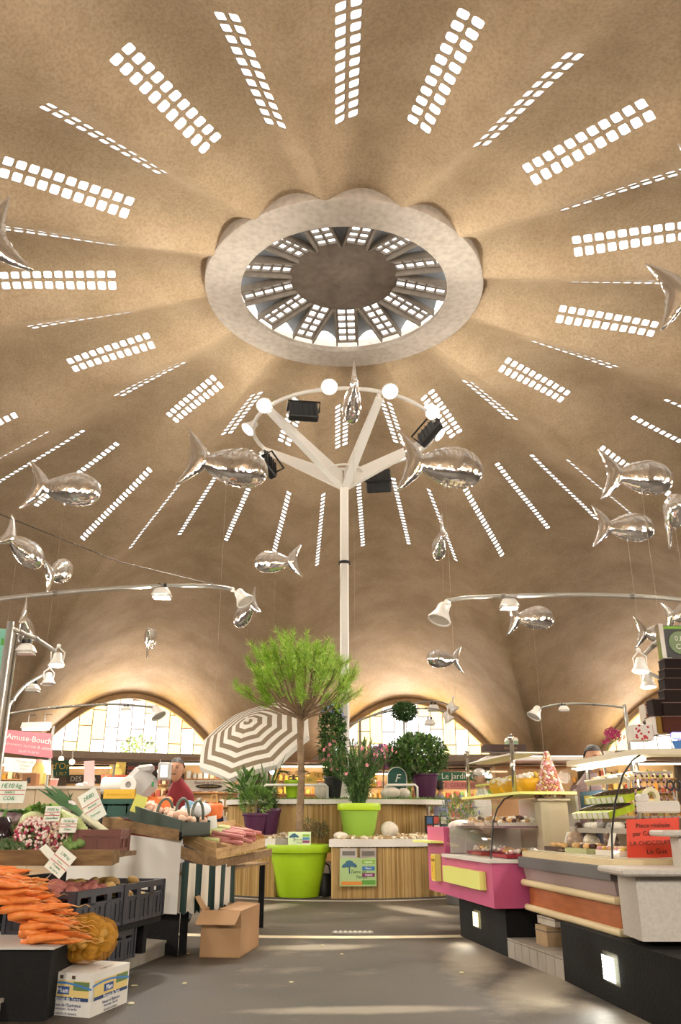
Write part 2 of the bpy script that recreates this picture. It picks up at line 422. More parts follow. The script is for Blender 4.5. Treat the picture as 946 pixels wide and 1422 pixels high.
# ------------------------------------------------------------------ arched windows
M_bar = mat('window_bar', '#a8927a', .6)
panes_m = [glassmat('clear_pane', (1, 1, 1), .06), glassmat('cream_pane', (.97, .76, .34), .06), glassmat('peach_pane', (.93, .6, .24), .06)]
RW = 26.0; ZS = 3.78
for k in range(13):
    ac = CREST0+k*LOBE; inview = k in (0, 1, 12)
    w = new_window(az(ac, RW, ZS)); w['label'] = 'arched window with staggered pale panes under the concrete vault'
    fr = MB(); jn = MB(); M0 = Matrix.Translation(-w.location)
    step = .56/RW; ncol = 17
    def ptz(a, z, dr=0): return az(a, RW+dr, z)
    for c in range(-ncol//2, ncol//2+2):
        a0, a1 = ac+c*step, ac+(c+1)*step; am = (a0+a1)/2
        zt0, zt1 = shell_z(RW, a0), shell_z(RW, a1)
        if max(zt0, zt1) <= ZS+.05: continue
        zs = [ZS]; off = (.42 if c % 2 else 1.04)+.03*((c*37) % 5)
        z = ZS+off
        while z < max(zt0, zt1)-.15: zs.append(z); z += 1.25
        zs.append(None)
        for i in range(len(zs)-1):
            zb = zs[i]; t0 = zs[i+1] if zs[i+1] else zt0+.05; t1 = zs[i+1] if zs[i+1] else zt1+.05
            t0, t1 = max(min(t0, zt0+.05), zb+.0), max(min(t1, zt1+.05), zb)
            edge = abs(c+.5)/8.0; hi = (zb-ZS)/2.6
            rr = ((c*13+i*7+k*5) % 10)/10
            mi = 2 if (edge+hi*.9+rr*.5 > 1.25) else (1 if edge+hi*.9+rr*.6 > .85 else 0)
            pts = [ptz(a0, zb), ptz(a1, zb), ptz(a1, t1), ptz(a0, t0)]
            if inview:
                pb = MB(); pb.add(pts, [(0, 1, 2, 3)], M0); pb.build('pane', panes_m[mi], w)
            else: jn.mi(mi); jn.add(pts, [(0, 1, 2, 3)], M0)
            if i > 0: fr.tube([M0 @ ptz(a0, zb, -.03), M0 @ ptz(a1, zb, -.03)], .021, 4)
        fr.tube([M0 @ ptz(a0, ZS, -.03), M0 @ ptz(a0, max(zt0, ZS+.02), -.03)], .021, 4)
    if not inview and jn.f: o = jn.build('panes', panes_m, w); o['kind'] = 'stuff'
    fr.build('glazing_bars', M_bar, w)
# arch rim
b = MB(); rim = []
for k in range(13):
    ac = CREST0+k*LOBE; pts = []
    for i in range(-24, 25):
        a = ac+i/24*LOBE/2*.985; pts.append(az(a, RW-.05, shell_z(RW, a)-.10))
    b.tube(pts, .17, 6)
o = b.build('trim_2', M_shell, smooth=True); tag(o, 'thick concrete rim of the window arches', kind='structure')
# lintel ring, outer wall, floor, ground outside
b = MB(); b.lathe([(25.75, 3.36), (26.25, 3.36), (26.25, ZS), (25.6, ZS), (25.6, 3.5), (25.75, 3.36)], 104)
o = b.build('trim_3', mat('lintel_grey', '#a9a49c', .7, var=.08), smooth='auto'); tag(o, 'grey concrete lintel band below the arched windows', kind='structure')
b = MB(); b.lathe([(26.1, 0), (26.1, 3.4)], 104)
o = b.build('wall_back', mat('hall_wall', '#a58f78', .8, var=.15, vscale=.6)); tag(o, 'brown plaster wall behind the outer stalls', kind='structure')
b = MB(); b.lathe([(22.6, 3.05), (26.1, 3.3)], 104)
o = b.build('trim_4', mat('stall_soffit', '#8d6f58', .8, var=.2, vscale=.8)); tag(o, 'low brown canopy over the outer stalls', kind='structure')
# ------------------------------------------------------------------ floor
def floor_mat():
    m = bpy.data.materials.new('asphalt'); m.use_nodes = True; nt = m.node_tree; b = nt.nodes['Principled BSDF']; b.inputs['Specular IOR Level'].default_value = .32
    L = nt.links.new; tc = nt.nodes.new('ShaderNodeTexCoord')
    def noise(sc, det=6, rough=.6):
        n = nt.nodes.new('ShaderNodeTexNoise'); n.inputs['Scale'].default_value = sc; n.inputs['Detail'].default_value = det; n.inputs['Roughness'].default_value = rough
        L(tc.outputs['Object'], n.inputs[0]); return n
    def ramp(p0, c0, p1, c1):
        r = nt.nodes.new('ShaderNodeValToRGB'); e = r.color_ramp.elements
        e[0].position, e[0].color, e[1].position, e[1].color = p0, (*srgb(c0), 1), p1, (*srgb(c1), 1); return r
    n1 = noise(1.7, 9, .68); r1 = ramp(.32, '#352f28', .68, '#5f5448'); L(n1.outputs[0], r1.inputs[0])
    n2 = noise(90, 3); r2 = ramp(.35, '#b9b6b0', .65, '#ffffff'); L(n2.outputs[0], r2.inputs[0])
    mx = nt.nodes.new('ShaderNodeMix'); mx.data_type = 'RGBA'; mx.blend_type = 'MULTIPLY'; mx.inputs[0].default_value = .7
    L(r1.outputs[0], mx.inputs[6]); L(r2.outputs[0], mx.inputs[7])
    # pale worn patches
    n3 = noise(.9, 8, .7); r3 = ramp(.56, '#000000', .72, '#ffffff'); L(n3.outputs[0], r3.inputs[0])
    mx2 = nt.nodes.new('ShaderNodeMix'); mx2.data_type = 'RGBA'; mx2.inputs[7].default_value = (*srgb('#a59a88'), 1)
    mul = nt.nodes.new('ShaderNodeMath'); mul.operation = 'MULTIPLY'; mul.inputs[1].default_value = .4
    L(r3.outputs[0], mul.inputs[0]); last = mul.outputs[0]
    # worn pale streaks with places of their own: (x, y, half length, half width, direction)
    n4 = noise(3.2, 7, .7)
    for px_, py_, hl_, hw_, an_ in ((.95, -6.7, 1.3, .26, 80), (1.15, -7.9, .9, .28, 70), (-1.05, -3.3, 1.0, .3, 60), (.75, -3.4, .9, .22, 115), (-.25, -6.3, .6, .2, 10), (.1, -8.6, .7, .12, 5), (1.3, -9.3, .8, .2, 80)):
        mp = nt.nodes.new('ShaderNodeMapping'); mp.vector_type = 'TEXTURE'; mp.inputs['Location'].default_value = (px_, py_, 0); mp.inputs['Rotation'].default_value = (0, 0, R_(an_)); mp.inputs['Scale'].default_value = (hl_, hw_, 1)
        L(tc.outputs['Object'], mp.inputs[0]); ln_ = nt.nodes.new('ShaderNodeVectorMath'); ln_.operation = 'LENGTH'; L(mp.outputs[0], ln_.inputs[0])
        ad = nt.nodes.new('ShaderNodeMath'); ad.operation = 'ADD'; L(ln_.outputs['Value'], ad.inputs[0]); L(n4.outputs[0], ad.inputs[1])
        mr = nt.nodes.new('ShaderNodeMapRange'); mr.inputs[1].default_value = .95; mr.inputs[2].default_value = 1.5; mr.inputs[3].default_value = .75; mr.inputs[4].default_value = 0; L(ad.outputs[0], mr.inputs[0])
        mxx = nt.nodes.new('ShaderNodeMath'); mxx.operation = 'MAXIMUM'; L(last, mxx.inputs[0]); L(mr.outputs[0], mxx.inputs[1]); last = mxx.outputs[0]
    L(last, mx2.inputs[0]); L(mx.outputs[2], mx2.inputs[6]); L(mx2.outputs[2], b.inputs['Base Color'])
    rr = nt.nodes.new('ShaderNodeMapRange'); rr.inputs[3].default_value = .35; rr.inputs[4].default_value = .75; L(n1.outputs[0], rr.inputs[0]); L(rr.outputs[0], b.inputs['Roughness'])
    bp = nt.nodes.new('ShaderNodeBump'); bp.inputs['Strength'].default_value = .18; bp.inputs['Distance'].default_value = .01; L(n2.outputs[0], bp.inputs['Height']); L(bp.outputs[0], b.inputs['Normal'])
    return m
b = MB(); b.lathe([(0.0, 0), (3, 0), (8, 0), (14, 0), (20, 0), (26.1, 0)], 96)
o = b.build('floor', floor_mat()); tag(o, 'dark worn asphalt floor of the market hall', kind='structure')
b = MB(); b.lathe([(26.1, -.02), (40, -.02), (90, -.02)], 64)
o = b.build('ground', mat('outside_paving', '#b9b2a6', .9, var=.1)); tag(o, 'pale paving outside the hall', kind='structure')
M_worn = mat('worn_screed', '#cdbf9f', .75, var=.15, vscale=6.0)
# ================================================================== HALL LIGHTING ON THE MAST
M_white = mat('white_paint', '#e6e2da', .45); M_black = mat('black_paint', '#1c1b1b', .45); M_steel = mat('steel', '#9a9690', .35, .9)
M_lens = emat('lamp_lens', '#fff2d8', 14.0); M_lamp_grey = mat('lamp_white', '#ece8e0', .4)
def lamp_light(name, kind, loc, energy, color=(1, .92, .8), aim=None, size=.08, angle=120, blend=.6):
    L = bpy.data.lights.new(name, kind); L.energy = energy; L.color = color; L.shadow_soft_size = size
    if kind == 'SPOT': L.spot_size = R_(angle); L.spot_blend = blend
    o = bpy.data.objects.new(name, L); COL.objects.link(o); o.location = loc
    if aim is not None: o.rotation_euler = Vector(aim).to_track_quat('-Z', 'Y').to_euler()
    return o
mast = thing('light_mast', 'tall white steel mast branching into arms and a ring of lamps above the planter', 'mast')
b = MB(); b.box((0, 0, 3.28), (.15, .15, 6.56), bev=.03); b.build('pole', M_white, mast)
b = MB(); b.lathe([(.1, 5.02), (.1, 5.07)], 16, cap0=True, cap1=True); b.build('black_collar', M_black, mast)
RR, RZ = 1.64, 7.5
ring_p = lambda d, r=RR, z=RZ: Vector((r*math.sin(R_(d)), -r*math.cos(R_(d)), z))      # degrees from the camera side, positive to the right
for d in (21, 93, 165, -51, -111):
    t = ring_p(d); e = Vector((t.x, t.y, 0)).normalized(); s_ = Vector((-e.y, e.x, 0))*.028
    A0, A1 = e*.06+Vector((0, 0, 6.42)), e*.06+Vector((0, 0, 6.72)); B0, B1 = t-Vector((0, 0, .1))-e*.02, t-Vector((0, 0, 0))-e*.02
    b = MB(); b.hexa([A0-s_, A0+s_, B0+s_, B0-s_, A1-s_, A1+s_, B1+s_, B1-s_]); 
    w_ = s_*2.6; fl = Vector((0, 0, .014))
    b.hexa([A0-w_-fl, A0+w_-fl, B0+w_-fl, B0-w_-fl, A0-w_, A0+w_, B0+w_, B0-w_])
    b.build('arm', M_white, mast)
b = MB(); b.tube([ring_p(i*7.5) for i in range(48)], .034, 8, closed=True); b.build('ring', M_white, mast, smooth=True)
b = MB(); b.tube([ring_p(i*15, .32, 6.74) for i in range(24)], .02, 6, closed=True); b.build('hub_ring', M_white, mast)
def spot_head(label, loc, aim, size=.16, lit=True, energy=0, group='lamp heads', post=None, color=(1, .9, .74), name='spotlight'):
    """bell-shaped head, glass face, yoke and clamp; aim points where the light goes"""
    t = thing(name, label, 'spotlight', loc, group=group); a = Vector(aim).normalized(); Q = a.to_track_quat('-Z', 'Y').to_matrix().to_4x4(); s = size
    b = MB(); b.lathe([(.0, .85*s), (.28*s, .84*s), (.36*s, .7*s), (.4*s, .35*s), (.62*s, -.1*s), (.7*s, -.2*s), (.7*s, -.3*s), (.62*s, -.3*s), (.6*s, -.2*s)], 16, Q)
    b.build('housing', M_lamp_grey, t, smooth='auto')
    b = MB(); b.lathe([(.61*s, -.22*s), (.4*s, -.25*s), (0, -.27*s)], 16, Q); b.build('lens', M_lens if lit else mat('dull_lens', '#cfcac0', .2), t)
    b = MB(); side = Q @ Vector((1, 0, 0)); up = Vector(post) if post is not None else Vector((0, 0, 1.5*s)); 
    c0 = Q @ Vector((0, 0, .2*s))
    b.tube([c0+side*.5*s, c0+side*.56*s+up*.45, up*.9], .06*s, 5); b.tube([c0-side*.5*s, c0-side*.56*s+up*.45, up*.9], .06*s, 5); b.ball(up*.95, .2*s, 8, 6)
    b.build('yoke', M_lamp_grey, t)
    if energy > 0: lamp_light('lamp_glow', 'SPOT', Vector(loc)+a*(.32*s), energy, color, a, .06, 140, .8)
    return t
MG = 'round lamps on the mast ring'
for d, lab, aim in ((-52, 'glowing round lamp on the mast ring, left of the upper black floodlight', (-.1, -.7, -.75)), (-8, 'glowing round lamp at the top middle of the mast ring', (0, -.75, -.75)),
                    (26, 'glowing round lamp on the mast ring right of the top middle lamp', (.1, -.75, -.75)), (62, 'glowing round lamp on the right side of the mast ring', (.4, -.6, -.75)),
                    (-84, 'glowing round lamp on the left edge of the mast ring', (-.6, -.3, -.8)), (92, 'glowing round lamp on the right edge of the mast ring, half hidden by a fish', (.7, -.2, -.7)),
                    (-162, 'small lamp on the far side of the mast ring left of the pole', (-.2, .6, -.8))):
    p = ring_p(d, RR+.06, RZ+.02)
    spot_head(lab, p, aim, .2, True, 380 if abs(d) < 150 else 60, MG, post=Vector((-math.sin(R_(d))*.06, math.cos(R_(d))*.06, 0)))
def flood(label, px, Y, rx, ry, rz, w=.5, h=.42):
    p = atY(px[0], px[1], Y); t = thing('floodlight', label, 'floodlight', p, group='black floodlights on the mast ring')
    M = Euler((rx, ry, rz)).to_matrix().to_4x4()
    b = MB(); b.box((0, 0, 0), (w, h, .13), M=M, bev=.02); 
    for i in range(5): b.box((-.36*w+i*.18*w, 0, .075), (.012, h*.9, .03), M=M)
    b.build('housing', M_black, t)
    b = MB(); b.box((0, 0, -.07), (w*.88, h*.84, .012), M=M); b.build('glass', mat('flood_glass', '#3b3a3a', .1, spec=.8), t)
    b = MB(); b.tube([M @ Vector(v) for v in ((w*.53, 0, 0), (w*.53, 0, .2), (-w*.53, 0, .2), (-w*.53, 0, 0))], .018, 5); b.build('bracket', M_black, t)
    return t
flood('black floodlight at the upper left of the mast ring', (421, 572), -1.2, R_(60), 0, R_(8))
flood('black floodlight beside the nose of the large left silver fish', (372, 645), -.2, R_(70), R_(25), R_(60), .4, .4)
flood('black floodlight on the right of the mast ring above the large right fish', (597, 600), -.3, R_(60), R_(-35), R_(-40))
flood('black floodlight low on the far right of the mast ring behind the fish tail', (526, 668), 1.5, R_(110), 0, R_(-8), .48, .46)
# the floodlights wash the vault
for x, y, e in ((-1.2, -.8, 360), (1.2, -.8, 360), (-1.2, .9, 400), (1.2, .9, 400)):
    lamp_light('flood_glow', 'SPOT', (x, y, 7.75), e, (1, .93, .82), (x*2, y*2, 1.2 if y < 0 else .8), .25, 155, .8)

# ================================================================== FOLIAGE TOOLS
def leaf(b, p, d, l, w, fold=.25):
    d = d.normalized(); s = d.cross(Vector((0, 0, 1)));
    if s.length < .05: s = Vector((1, 0, 0))
    s.normalize(); n = s.cross(d); m = p+d*(l*.5)
    b.add([p, m+s*w*.5+n*w*fold, p+d*l, m-s*w*.5+n*w*fold, m], [(0, 1, 4), (1, 2, 4), (2, 3, 4), (3, 0, 4)])
def rdir(up=0.0):
    v = Vector(rng.normal(size=3)); v.z += up; return v.normalized()
def cloud(b, c, rad, n, l, w, shell=.55, up=.3, mats=1):
    c = Vector(c)
    for i in range(n):
        v = rdir(); t = shell+(1-shell)*random.random()**.5; p = c+Vector((v.x*rad[0]*t, v.y*rad[1]*t, v.z*rad[2]*t))
        b.mi(random.randrange(mats)); leaf(b, p, (v*.7+rdir(up)*.8), l*random.uniform(.7, 1.2), w*random.uniform(.7, 1.2))
def blossoms(b, pts, s, mats=1):
    for p in pts:
        b.mi(random.randrange(mats)); n = rdir(.3); a = n.orthogonal().normalized(); c = n.cross(a)
        for k in range(5):
            th = k*2*PI/5; d = a*math.cos(th)+c*math.sin(th); e = n.cross(d)
            b.add([p, p+d*s*.6+e*s*.35+n*s*.15, p+d*s+n*s*.2, p+d*s*.6-e*s*.35+n*s*.15], [(0, 1, 2, 3)])
G1 = mat('leaf_green', '#5f8a38', .6, var=.3); G2 = mat('leaf_dark', '#456434', .6, var=.3); G3 = mat('leaf_light', '#86a544', .6, var=.25); G4 = mat('leaf_grey', '#7d8f60', .6, var=.25)
M_soil = mat('potting_soil', '#4a3a2c', .95, var=.3); M_bark = mat('pine_bark', '#8a7358', .9, var=.35, vscale=14, bump=.6, bscale=40)
def pot(name, label, loc, h, r0, r1, material, group=None, rim=.16, rimw=1.06, soil=True, rz=0):
    t = thing(name, label, 'pot', loc, rz, group)
    b = MB(); hr = h*(1-rim); rr = r0+(r1-r0)*(1-rim)
    b.lathe([(0, 0), (r0*.97, 0), (r0, .01), (rr, hr)], 40); b.build('body', material, t, smooth='auto')
    b = MB(); b.lathe([(rr*.99, hr-.005), (r1*rimw*.985, hr), (r1*rimw, hr+.01), (r1*rimw, h-.012), (r1*rimw*.99, h), (r1*rimw*.93, h), (r1*.93, h-.05), (r1*.9, h-.06)], 40); b.build('rim', material, t, smooth='auto')
    if soil:
        b = MB(); b.lathe([(r1*.93, h-.055), (0, h-.03)], 24); b.build('soil', M_soil, t)
    return t
M_lime = mat('lime_plastic', '#a6cc1e', .42, var=.04); M_lime2 = mat('green_plastic', '#8fb53c', .5); M_purple = mat('purple_pot', '#4f1f42', .45); M_limelight = mat('lime_rim', '#b4d61f', .45)

# ================================================================== CENTRAL PLANTER
M_slab = mat('white_slab', '#dcd6cb', .6, var=.06, vscale=3); M_reed = mat('reed_cane', '#b3925a', .75, col2='#d2b67e', vscale=7, stretch=(1, 1, .12))
REEDS = [M_reed, mat('reed_dark', '#9c7c48', .8, col2='#b08e56', vscale=9, stretch=(1, 1, .2)), mat('reed_pale', '#c6a86a', .75, col2='#b5955a', vscale=9, stretch=(1, 1, .2)), mat('reed_olive', '#a58648', .8)]
M_core = mat('planter_core', '#5b4a33', .9)
pl = thing('planter', 'round two-tier planter clad in reed matting with white slab tops, around the mast', 'planter')
def arcp(r, d, z=0): return Vector((r*math.sin(R_(d)), -r*math.cos(R_(d)), z))
def reeds(name, path, z0, z1, parent):
    """one half-round cane beside the next along a plan path"""
    b = MB(); w = .017
    for (p0, p1) in zip(path[:-1], path[1:]):
        p0, p1 = Vector(p0), Vector(p1); L = (p1-p0).length; n = max(1, int(L/w)); d = (p1-p0)/n; o_ = Vector((d.y, -d.x, 0)).normalized()
        for i in range(n):
            a = p0+d*i; c = a+d; h = z1-random.random()*.012; out = .008+random.random()*.006
            m1, m2 = a+d*.25+o_*out, a+d*.75+o_*out
            b.mi(random.choice((0, 0, 1, 2, 3))); q_ = [a, m1, m2, c]; vs = [(v.x, v.y, z0) for v in q_]+[(v.x, v.y, h) for v in q_]
            b.add(vs, [(0, 1, 5, 4), (1, 2, 6, 5), (2, 3, 7, 6)])
    o = b.build(name, REEDS, parent); o['kind'] = 'stuff'; return o
T1 = .62
def sector(d0, d1, r0, r1, nm):
    st = [d0+(d1-d0)*i/14 for i in range(15)]
    poly = [arcp(r1, d).to_2d() for d in st]+[arcp(r0, d).to_2d() for d in reversed(st)]
    b = MB(); b.prism([tuple(p) for p in poly], 0, T1); b.build('core', M_core, pl)
    reeds('reed_cladding', [arcp(r0, d0), arcp(r1+.008, d0)]+[arcp(r1+.008, d) for d in st]+[arcp(r1+.008, d1), arcp(r0, d1)], .01, T1-.005, pl)
    po = [arcp(r1+.05, d).to_2d() for d in [d0-1]+st[1:-1]+[d1+1]]+[arcp(r0, d).to_2d() for d in reversed(st)]
    b = MB(); b.prism([tuple(p) for p in po], T1, T1+.09); b.build('slab', M_slab, pl)
sector(-82, -25, 1.0, 2.16, 'l'); sector(-4.2, 84, 1.0, 2.16, 'r')
# upper tier
def sup(rx, ry, n=3.0, cx=-.27, cy=-.1, m=56):
    out = []
    for i in range(m):
        t = -PI/2+2*PI*i/m; c, s_ = math.cos(t), math.sin(t)
        out.append((cx+rx*abs(c)**(2/n)*(1 if c > 0 else -1), cy+ry*abs(s_)**(2/n)*(1 if s_ > 0 else -1)))
    return out
U = sup(1.47, 1.1); b = MB(); b.prism(U, T1, 1.15); b.build('upper_core', M_core, pl)
reeds('reed_cladding', [(x, y, 0) for x, y in sup(1.48, 1.11)]+[(*sup(1.48, 1.11)[0], 0)], T1, 1.148, pl)
US = sup(1.62, 1.2, 4.0, -.14); b = MB(); b.prism(US, 1.15, 1.215); b.build('upper_slab', M_slab, pl)
b = MB(); b.prism(sup(1.60, 1.18, 4.0, -.14), 1.215, 1.222)
for i in range(2600):
    x, y = -.14+random.uniform(-1.58, 1.58), -.1+random.uniform(-1.16, 1.0)
    a = random.random()*PI; dx, dy = .012*math.cos(a), .012*math.sin(a)
    b.add([(x-dx, y-dy, 1.22), (x+dx, y+dy, 1.22), (x+random.uniform(-.02, .02), y+random.uniform(-.02, .02), 1.24+random.random()*.02)], [(0, 1, 2)])
o = b.build('artificial_turf', mat('turf', '#5c7a2c', .8, var=.3, vscale=20), pl); o['kind'] = 'stuff'
# gravel on the lower tier
b = MB(); M_grav = [mat('gravel_a', '#c9b694', .9, var=.2), mat('gravel_b', '#a98e66', .9, var=.2), mat('gravel_c', '#ded3bd', .9, var=.1)]
for i in range(1500):
    d = random.uniform(-78, 80)
    if -27 < d < -2: continue
    r = random.uniform(1.28, 2.12); s_ = random.uniform(.014, .032); p = arcp(r, d, T1+.1+random.random()*.05*max(0, 1-abs(r-1.62)/.5))
    b.mi(random.randrange(3)); b.ball(p, (s_*1.3, s_, s_*.75), 5, 3)
o = b.build('gravel', M_grav, pl, smooth=True); tag(o, kind='stuff')
# two recessed vents under the slab and a plinth strip on the floor
for d in (1.2, 7.6):
    b = MB(); p = arcp(2.2, d, .545); b.box(p, (.21, .03, .12), R_(d)); b.build('vent', mat('brushed_plate', '#b9b3a8', .35, .6), pl)
    v = MB(); v.box(arcp(2.215, d, .545), (.16, .02, .05), R_(d)); v.build('vent_slot', mat('vent_dark', '#6f6a62', .5), pl)
b = MB(); b.lathe([(2.16, .0), (2.26, .0), (2.28, .012), (2.26, .022), (2.2, .025), (2.16, .022)], 96)
b.build('floor_strip', mat('cable_strip', '#3b3731', .7), pl)
b = MB(); b.lathe([(2.29, .001), (2.29, .012), (2.32, .012), (2.32, .001)], 96); b.build('edge_line', mat('pale_edge', '#b5aa98', .7), pl)
# ---- big lime pot with the pine
potp = Vector((-.60, -1.86, .025)); bp_ = pot('flower_pot', 'big lime green tub on the floor holding the pine tree', potp, .62, .265, .395, M_lime)
b = MB()
for i in range(170):
    a, r = random.random()*2*PI, .36*math.sqrt(random.random()); b.ball((r*math.cos(a), r*math.sin(a), .595), (.022, .018, .012), 5, 3)
o = b.build('white_pebbles', mat('white_pebble', '#e4ded2', .8), bp_); o['kind'] = 'stuff'
tree = thing('pine_tree', 'young umbrella pine with bright green needles growing from the big lime tub', 'tree', potp+Vector((0, 0, .58)))
Y0 = potp.y
def TP(x, y, dy=0): return atY(x, y, Y0+dy)-tree.location
b = MB(); b.tube([TP(416, 1190), TP(416, 1140), TP(419, 1080), TP(417, 1030), TP(418, 1003)], [.052, .05, .046, .043, .045], 10); b.build('trunk', M_bark, tree, smooth=True)
br = MB(); nd = MB(); rootp = TP(418, 1003)
def tuft(p, d, l=.15, n=42):
    for i in range(n):
        t = random.random(); q_ = p-d*(.16*t); v = (d*random.uniform(.5, 1.1)+rdir()*.75).normalized(); s_ = v.orthogonal().normalized()*.0042
        e = q_+v*l*random.uniform(.6, 1.1); nd.mi(random.choice((0, 0, 1, 2))); nd.add([q_-s_, q_+s_, e], [(0, 1, 2)])
tips = []
for i in range(46):
    a = i*2.399; t = (i+.5)/46; el = R_(12+ t*72)                       # low branches spread, high ones climb
    hr = .9*math.cos(el*.9)*random.uniform(.8, 1.05); zt = .16+ .98*math.sin(el)*random.uniform(.85, 1.05)
    e = rootp+Vector((hr*math.cos(a)-.02, hr*math.sin(a), zt))
    m = rootp+Vector((hr*.45*math.cos(a), hr*.45*math.sin(a), zt*.36))
    st = rootp+Vector((0, 0, .12*random.random())); br.tube([st, m, e], [.02, .012, .006], 5); tips.append((e, (e-m).normalized()))
    for j in range(4):
        f = random.uniform(.35, .95); p = m.lerp(e, f); d = ((e-m).normalized()+rdir(.9)*.8).normalized(); q_ = p+d*random.uniform(.1, .26)
        br.tube([p, q_], [.006, .004], 4); tips.append((q_, d))
for p, d in tips:
    tuft(p, (d+Vector((0, 0, .5))).normalized()); tuft(p-d*.1, (d+rdir(.4)*.6).normalized(), .13, 24)
br.build('branches', M_bark, tree)
o = nd.build('needles', [mat('pine_needle', '#93bd35', .6), mat('pine_needle_b', '#74a02c', .6), mat('pine_needle_c', '#bfd45a', .6)], tree); o['kind'] = 'stuff'
# small printed cards
def card(name, label, c, w, h, rz=0.0, tilt=0.0, paper='#e9e6d8', group=None, roll=0.0, t=.006, cat='sign'):
    th = thing(name, label, cat, c, 0, group); th.rotation_euler = (tilt, roll, rz)
    b = MB(); b.box((0, 0, 0), (w, t, h)); b.build('board', mat('paper_'+paper, paper, .6), th); return th
def bar(th, x, z, w, h, col, y=-.006, name='print'):
    b = MB(); b.box((x, y, z), (w, .002, h)); return b.build(name, mat('ink_'+col, col, .6), th)
def line(th, s, x, z, size, col, y=-.006, sx=1.0, shear=0.0): return text('lettering', s, mat('ink_'+col, col, .6), th, (x, y, z), size, (PI/2, 0, 0), .0008, sx=sx, shear=shear)
def tree_logo(th, x, z, s):
    b = MB()
    b.mi(0); b.box((x, -.006, z-.35*s), (.09*s, .002, .6*s))
    for dx, dz, r in ((-.3, .05, .3), (.3, .08, .3), (0, .25, .36), (-.1, 0, .25), (.5, -.02, .2), (-.5, -.05, .2)):
        b.ball((x+dx*s, -.006, z+dz*s), (r*s, .002, r*s*.55), 10, 6)
    b.build('emblem', mat('ink_#33617a', '#33617a', .6), th)
c = card('sign_board', 'small green garden-shop card with a tree emblem standing in the big lime tub', atY(416, 1166, -2.13), .29, .19, 0, R_(-8), '#cfe0b0')
tree_logo(c, -.07, .035, .09); bar(c, .085, .05, .09, .03, '#7fae3e'); bar(c, .085, .012, .09, .03, '#3f7fae'); bar(c, .085, -.026, .09, .03, '#8a3d6d'); bar(c, -.02, -.08, .2, .022, '#e58a3c')
line(c, 'Terre de', -.02, .0, .03, '#4f6d4a', shear=.2); line(c, 'Temps', 0, -.035, .03, '#4f6d4a', shear=.2)
c = card('sign_board', 'green garden-shop sign with a tree emblem hung on the reed front of the planter', arcp(2.21, 4.3, .33), .46, .33, R_(4.3), 0, '#a9c586')
tree_logo(c, -.11, .07, .14); bar(c, .13, .115, .16, .045, '#86b53f'); bar(c, .13, .04, .16, .045, '#3f74a8'); bar(c, .13, -.035, .16, .045, '#7c2f5f'); bar(c, -.08, -.13, .26, .04, '#e08a3c'); bar(c, .13, -.12, .17, .05, '#5f9a3a')
line(c, 'Terre de', .0, .0, .055, '#3f5a40', shear=.25); line(c, 'Temps', .04, -.06, .055, '#3f5a40', shear=.25)
line(c, 'Legumes', .13, .115, .03, '#ffffff', -.0075); line(c, 'Plants', .13, .04, .032, '#ffffff', -.0075); line(c, 'Végétal', .13, -.035, .032, '#ffffff', -.0075)
# ---- watering can in the notch
wc = thing('watering_can', 'black watering can tucked beside the lime tub in the planter notch', 'watering can', (-.27, -1.75, .025))
b = MB(); b.lathe([(0, 0), (.12, 0), (.125, .02), (.11, .22), (.09, .26), (.07, .26)], 20); b.build('body', M_black, wc, smooth='auto')
b = MB(); b.tube([(-.08, 0, .25), (-.1, 0, .36), (-.02, 0, .41), (.06, 0, .36), (.08, 0, .25)], .012, 6); b.build('handle', M_black, wc)
b = MB(); b.tube([(-.1, -.02, .08), (-.2, -.05, .2), (-.26, -.07, .3)], [.03, .02, .016], 8); b.build('spout', M_black, wc)
# ---- lime pot with oleander on the lower tier
o1 = Vector((.19, -1.66, T1+.1)); pot('flower_pot', 'lime green pot of pink oleander on the gravel of the lower tier', o1, .43, .2, .275, M_lime2, rim=.2)
bpy.data.objects[-1] if False else None
for c in COL.objects:
    if c.name.startswith('rim') and c.parent and (c.parent.location-o1).length < .01: c.data.materials[0] = M_limelight
ol = thing('oleander', 'tall pink flowering oleander growing in the lime pot on the lower tier', 'shrub', o1+Vector((0, 0, .4)))
st = MB(); lf = MB(); fl = MB(); tipsO = []
for i in range(74):
    a = random.random()*2*PI; sp = random.random()**.6; h = random.uniform(.45, .86); e = Vector((.5*sp*math.cos(a), .3*sp*math.sin(a), h))
    m = Vector((e.x*.35, e.y*.35, h*.5)); st.tube([(e.x*.15, e.y*.15, 0), m, e], .005, 4); tipsO.append(e)
    for j in range(34):
        f = random.uniform(.15, 1); p = m.lerp(e, f*2-1) if f > .5 else Vector((e.x*.15, e.y*.15, 0)).lerp(m, f*2)
        lf.mi(random.randrange(3)); leaf(lf, p, rdir(.8), random.uniform(.07, .13), .018)
st.build('stems', G2, ol); o = lf.build('foliage', [G1, G4, G2], ol); o['kind'] = 'stuff'
blossoms(fl, [random.choice(tipsO)+rdir()*.05 for i in range(80)], .03); o = fl.build('blossoms', mat('pink_petal', '#e58a98', .6), ol); o['kind'] = 'stuff'
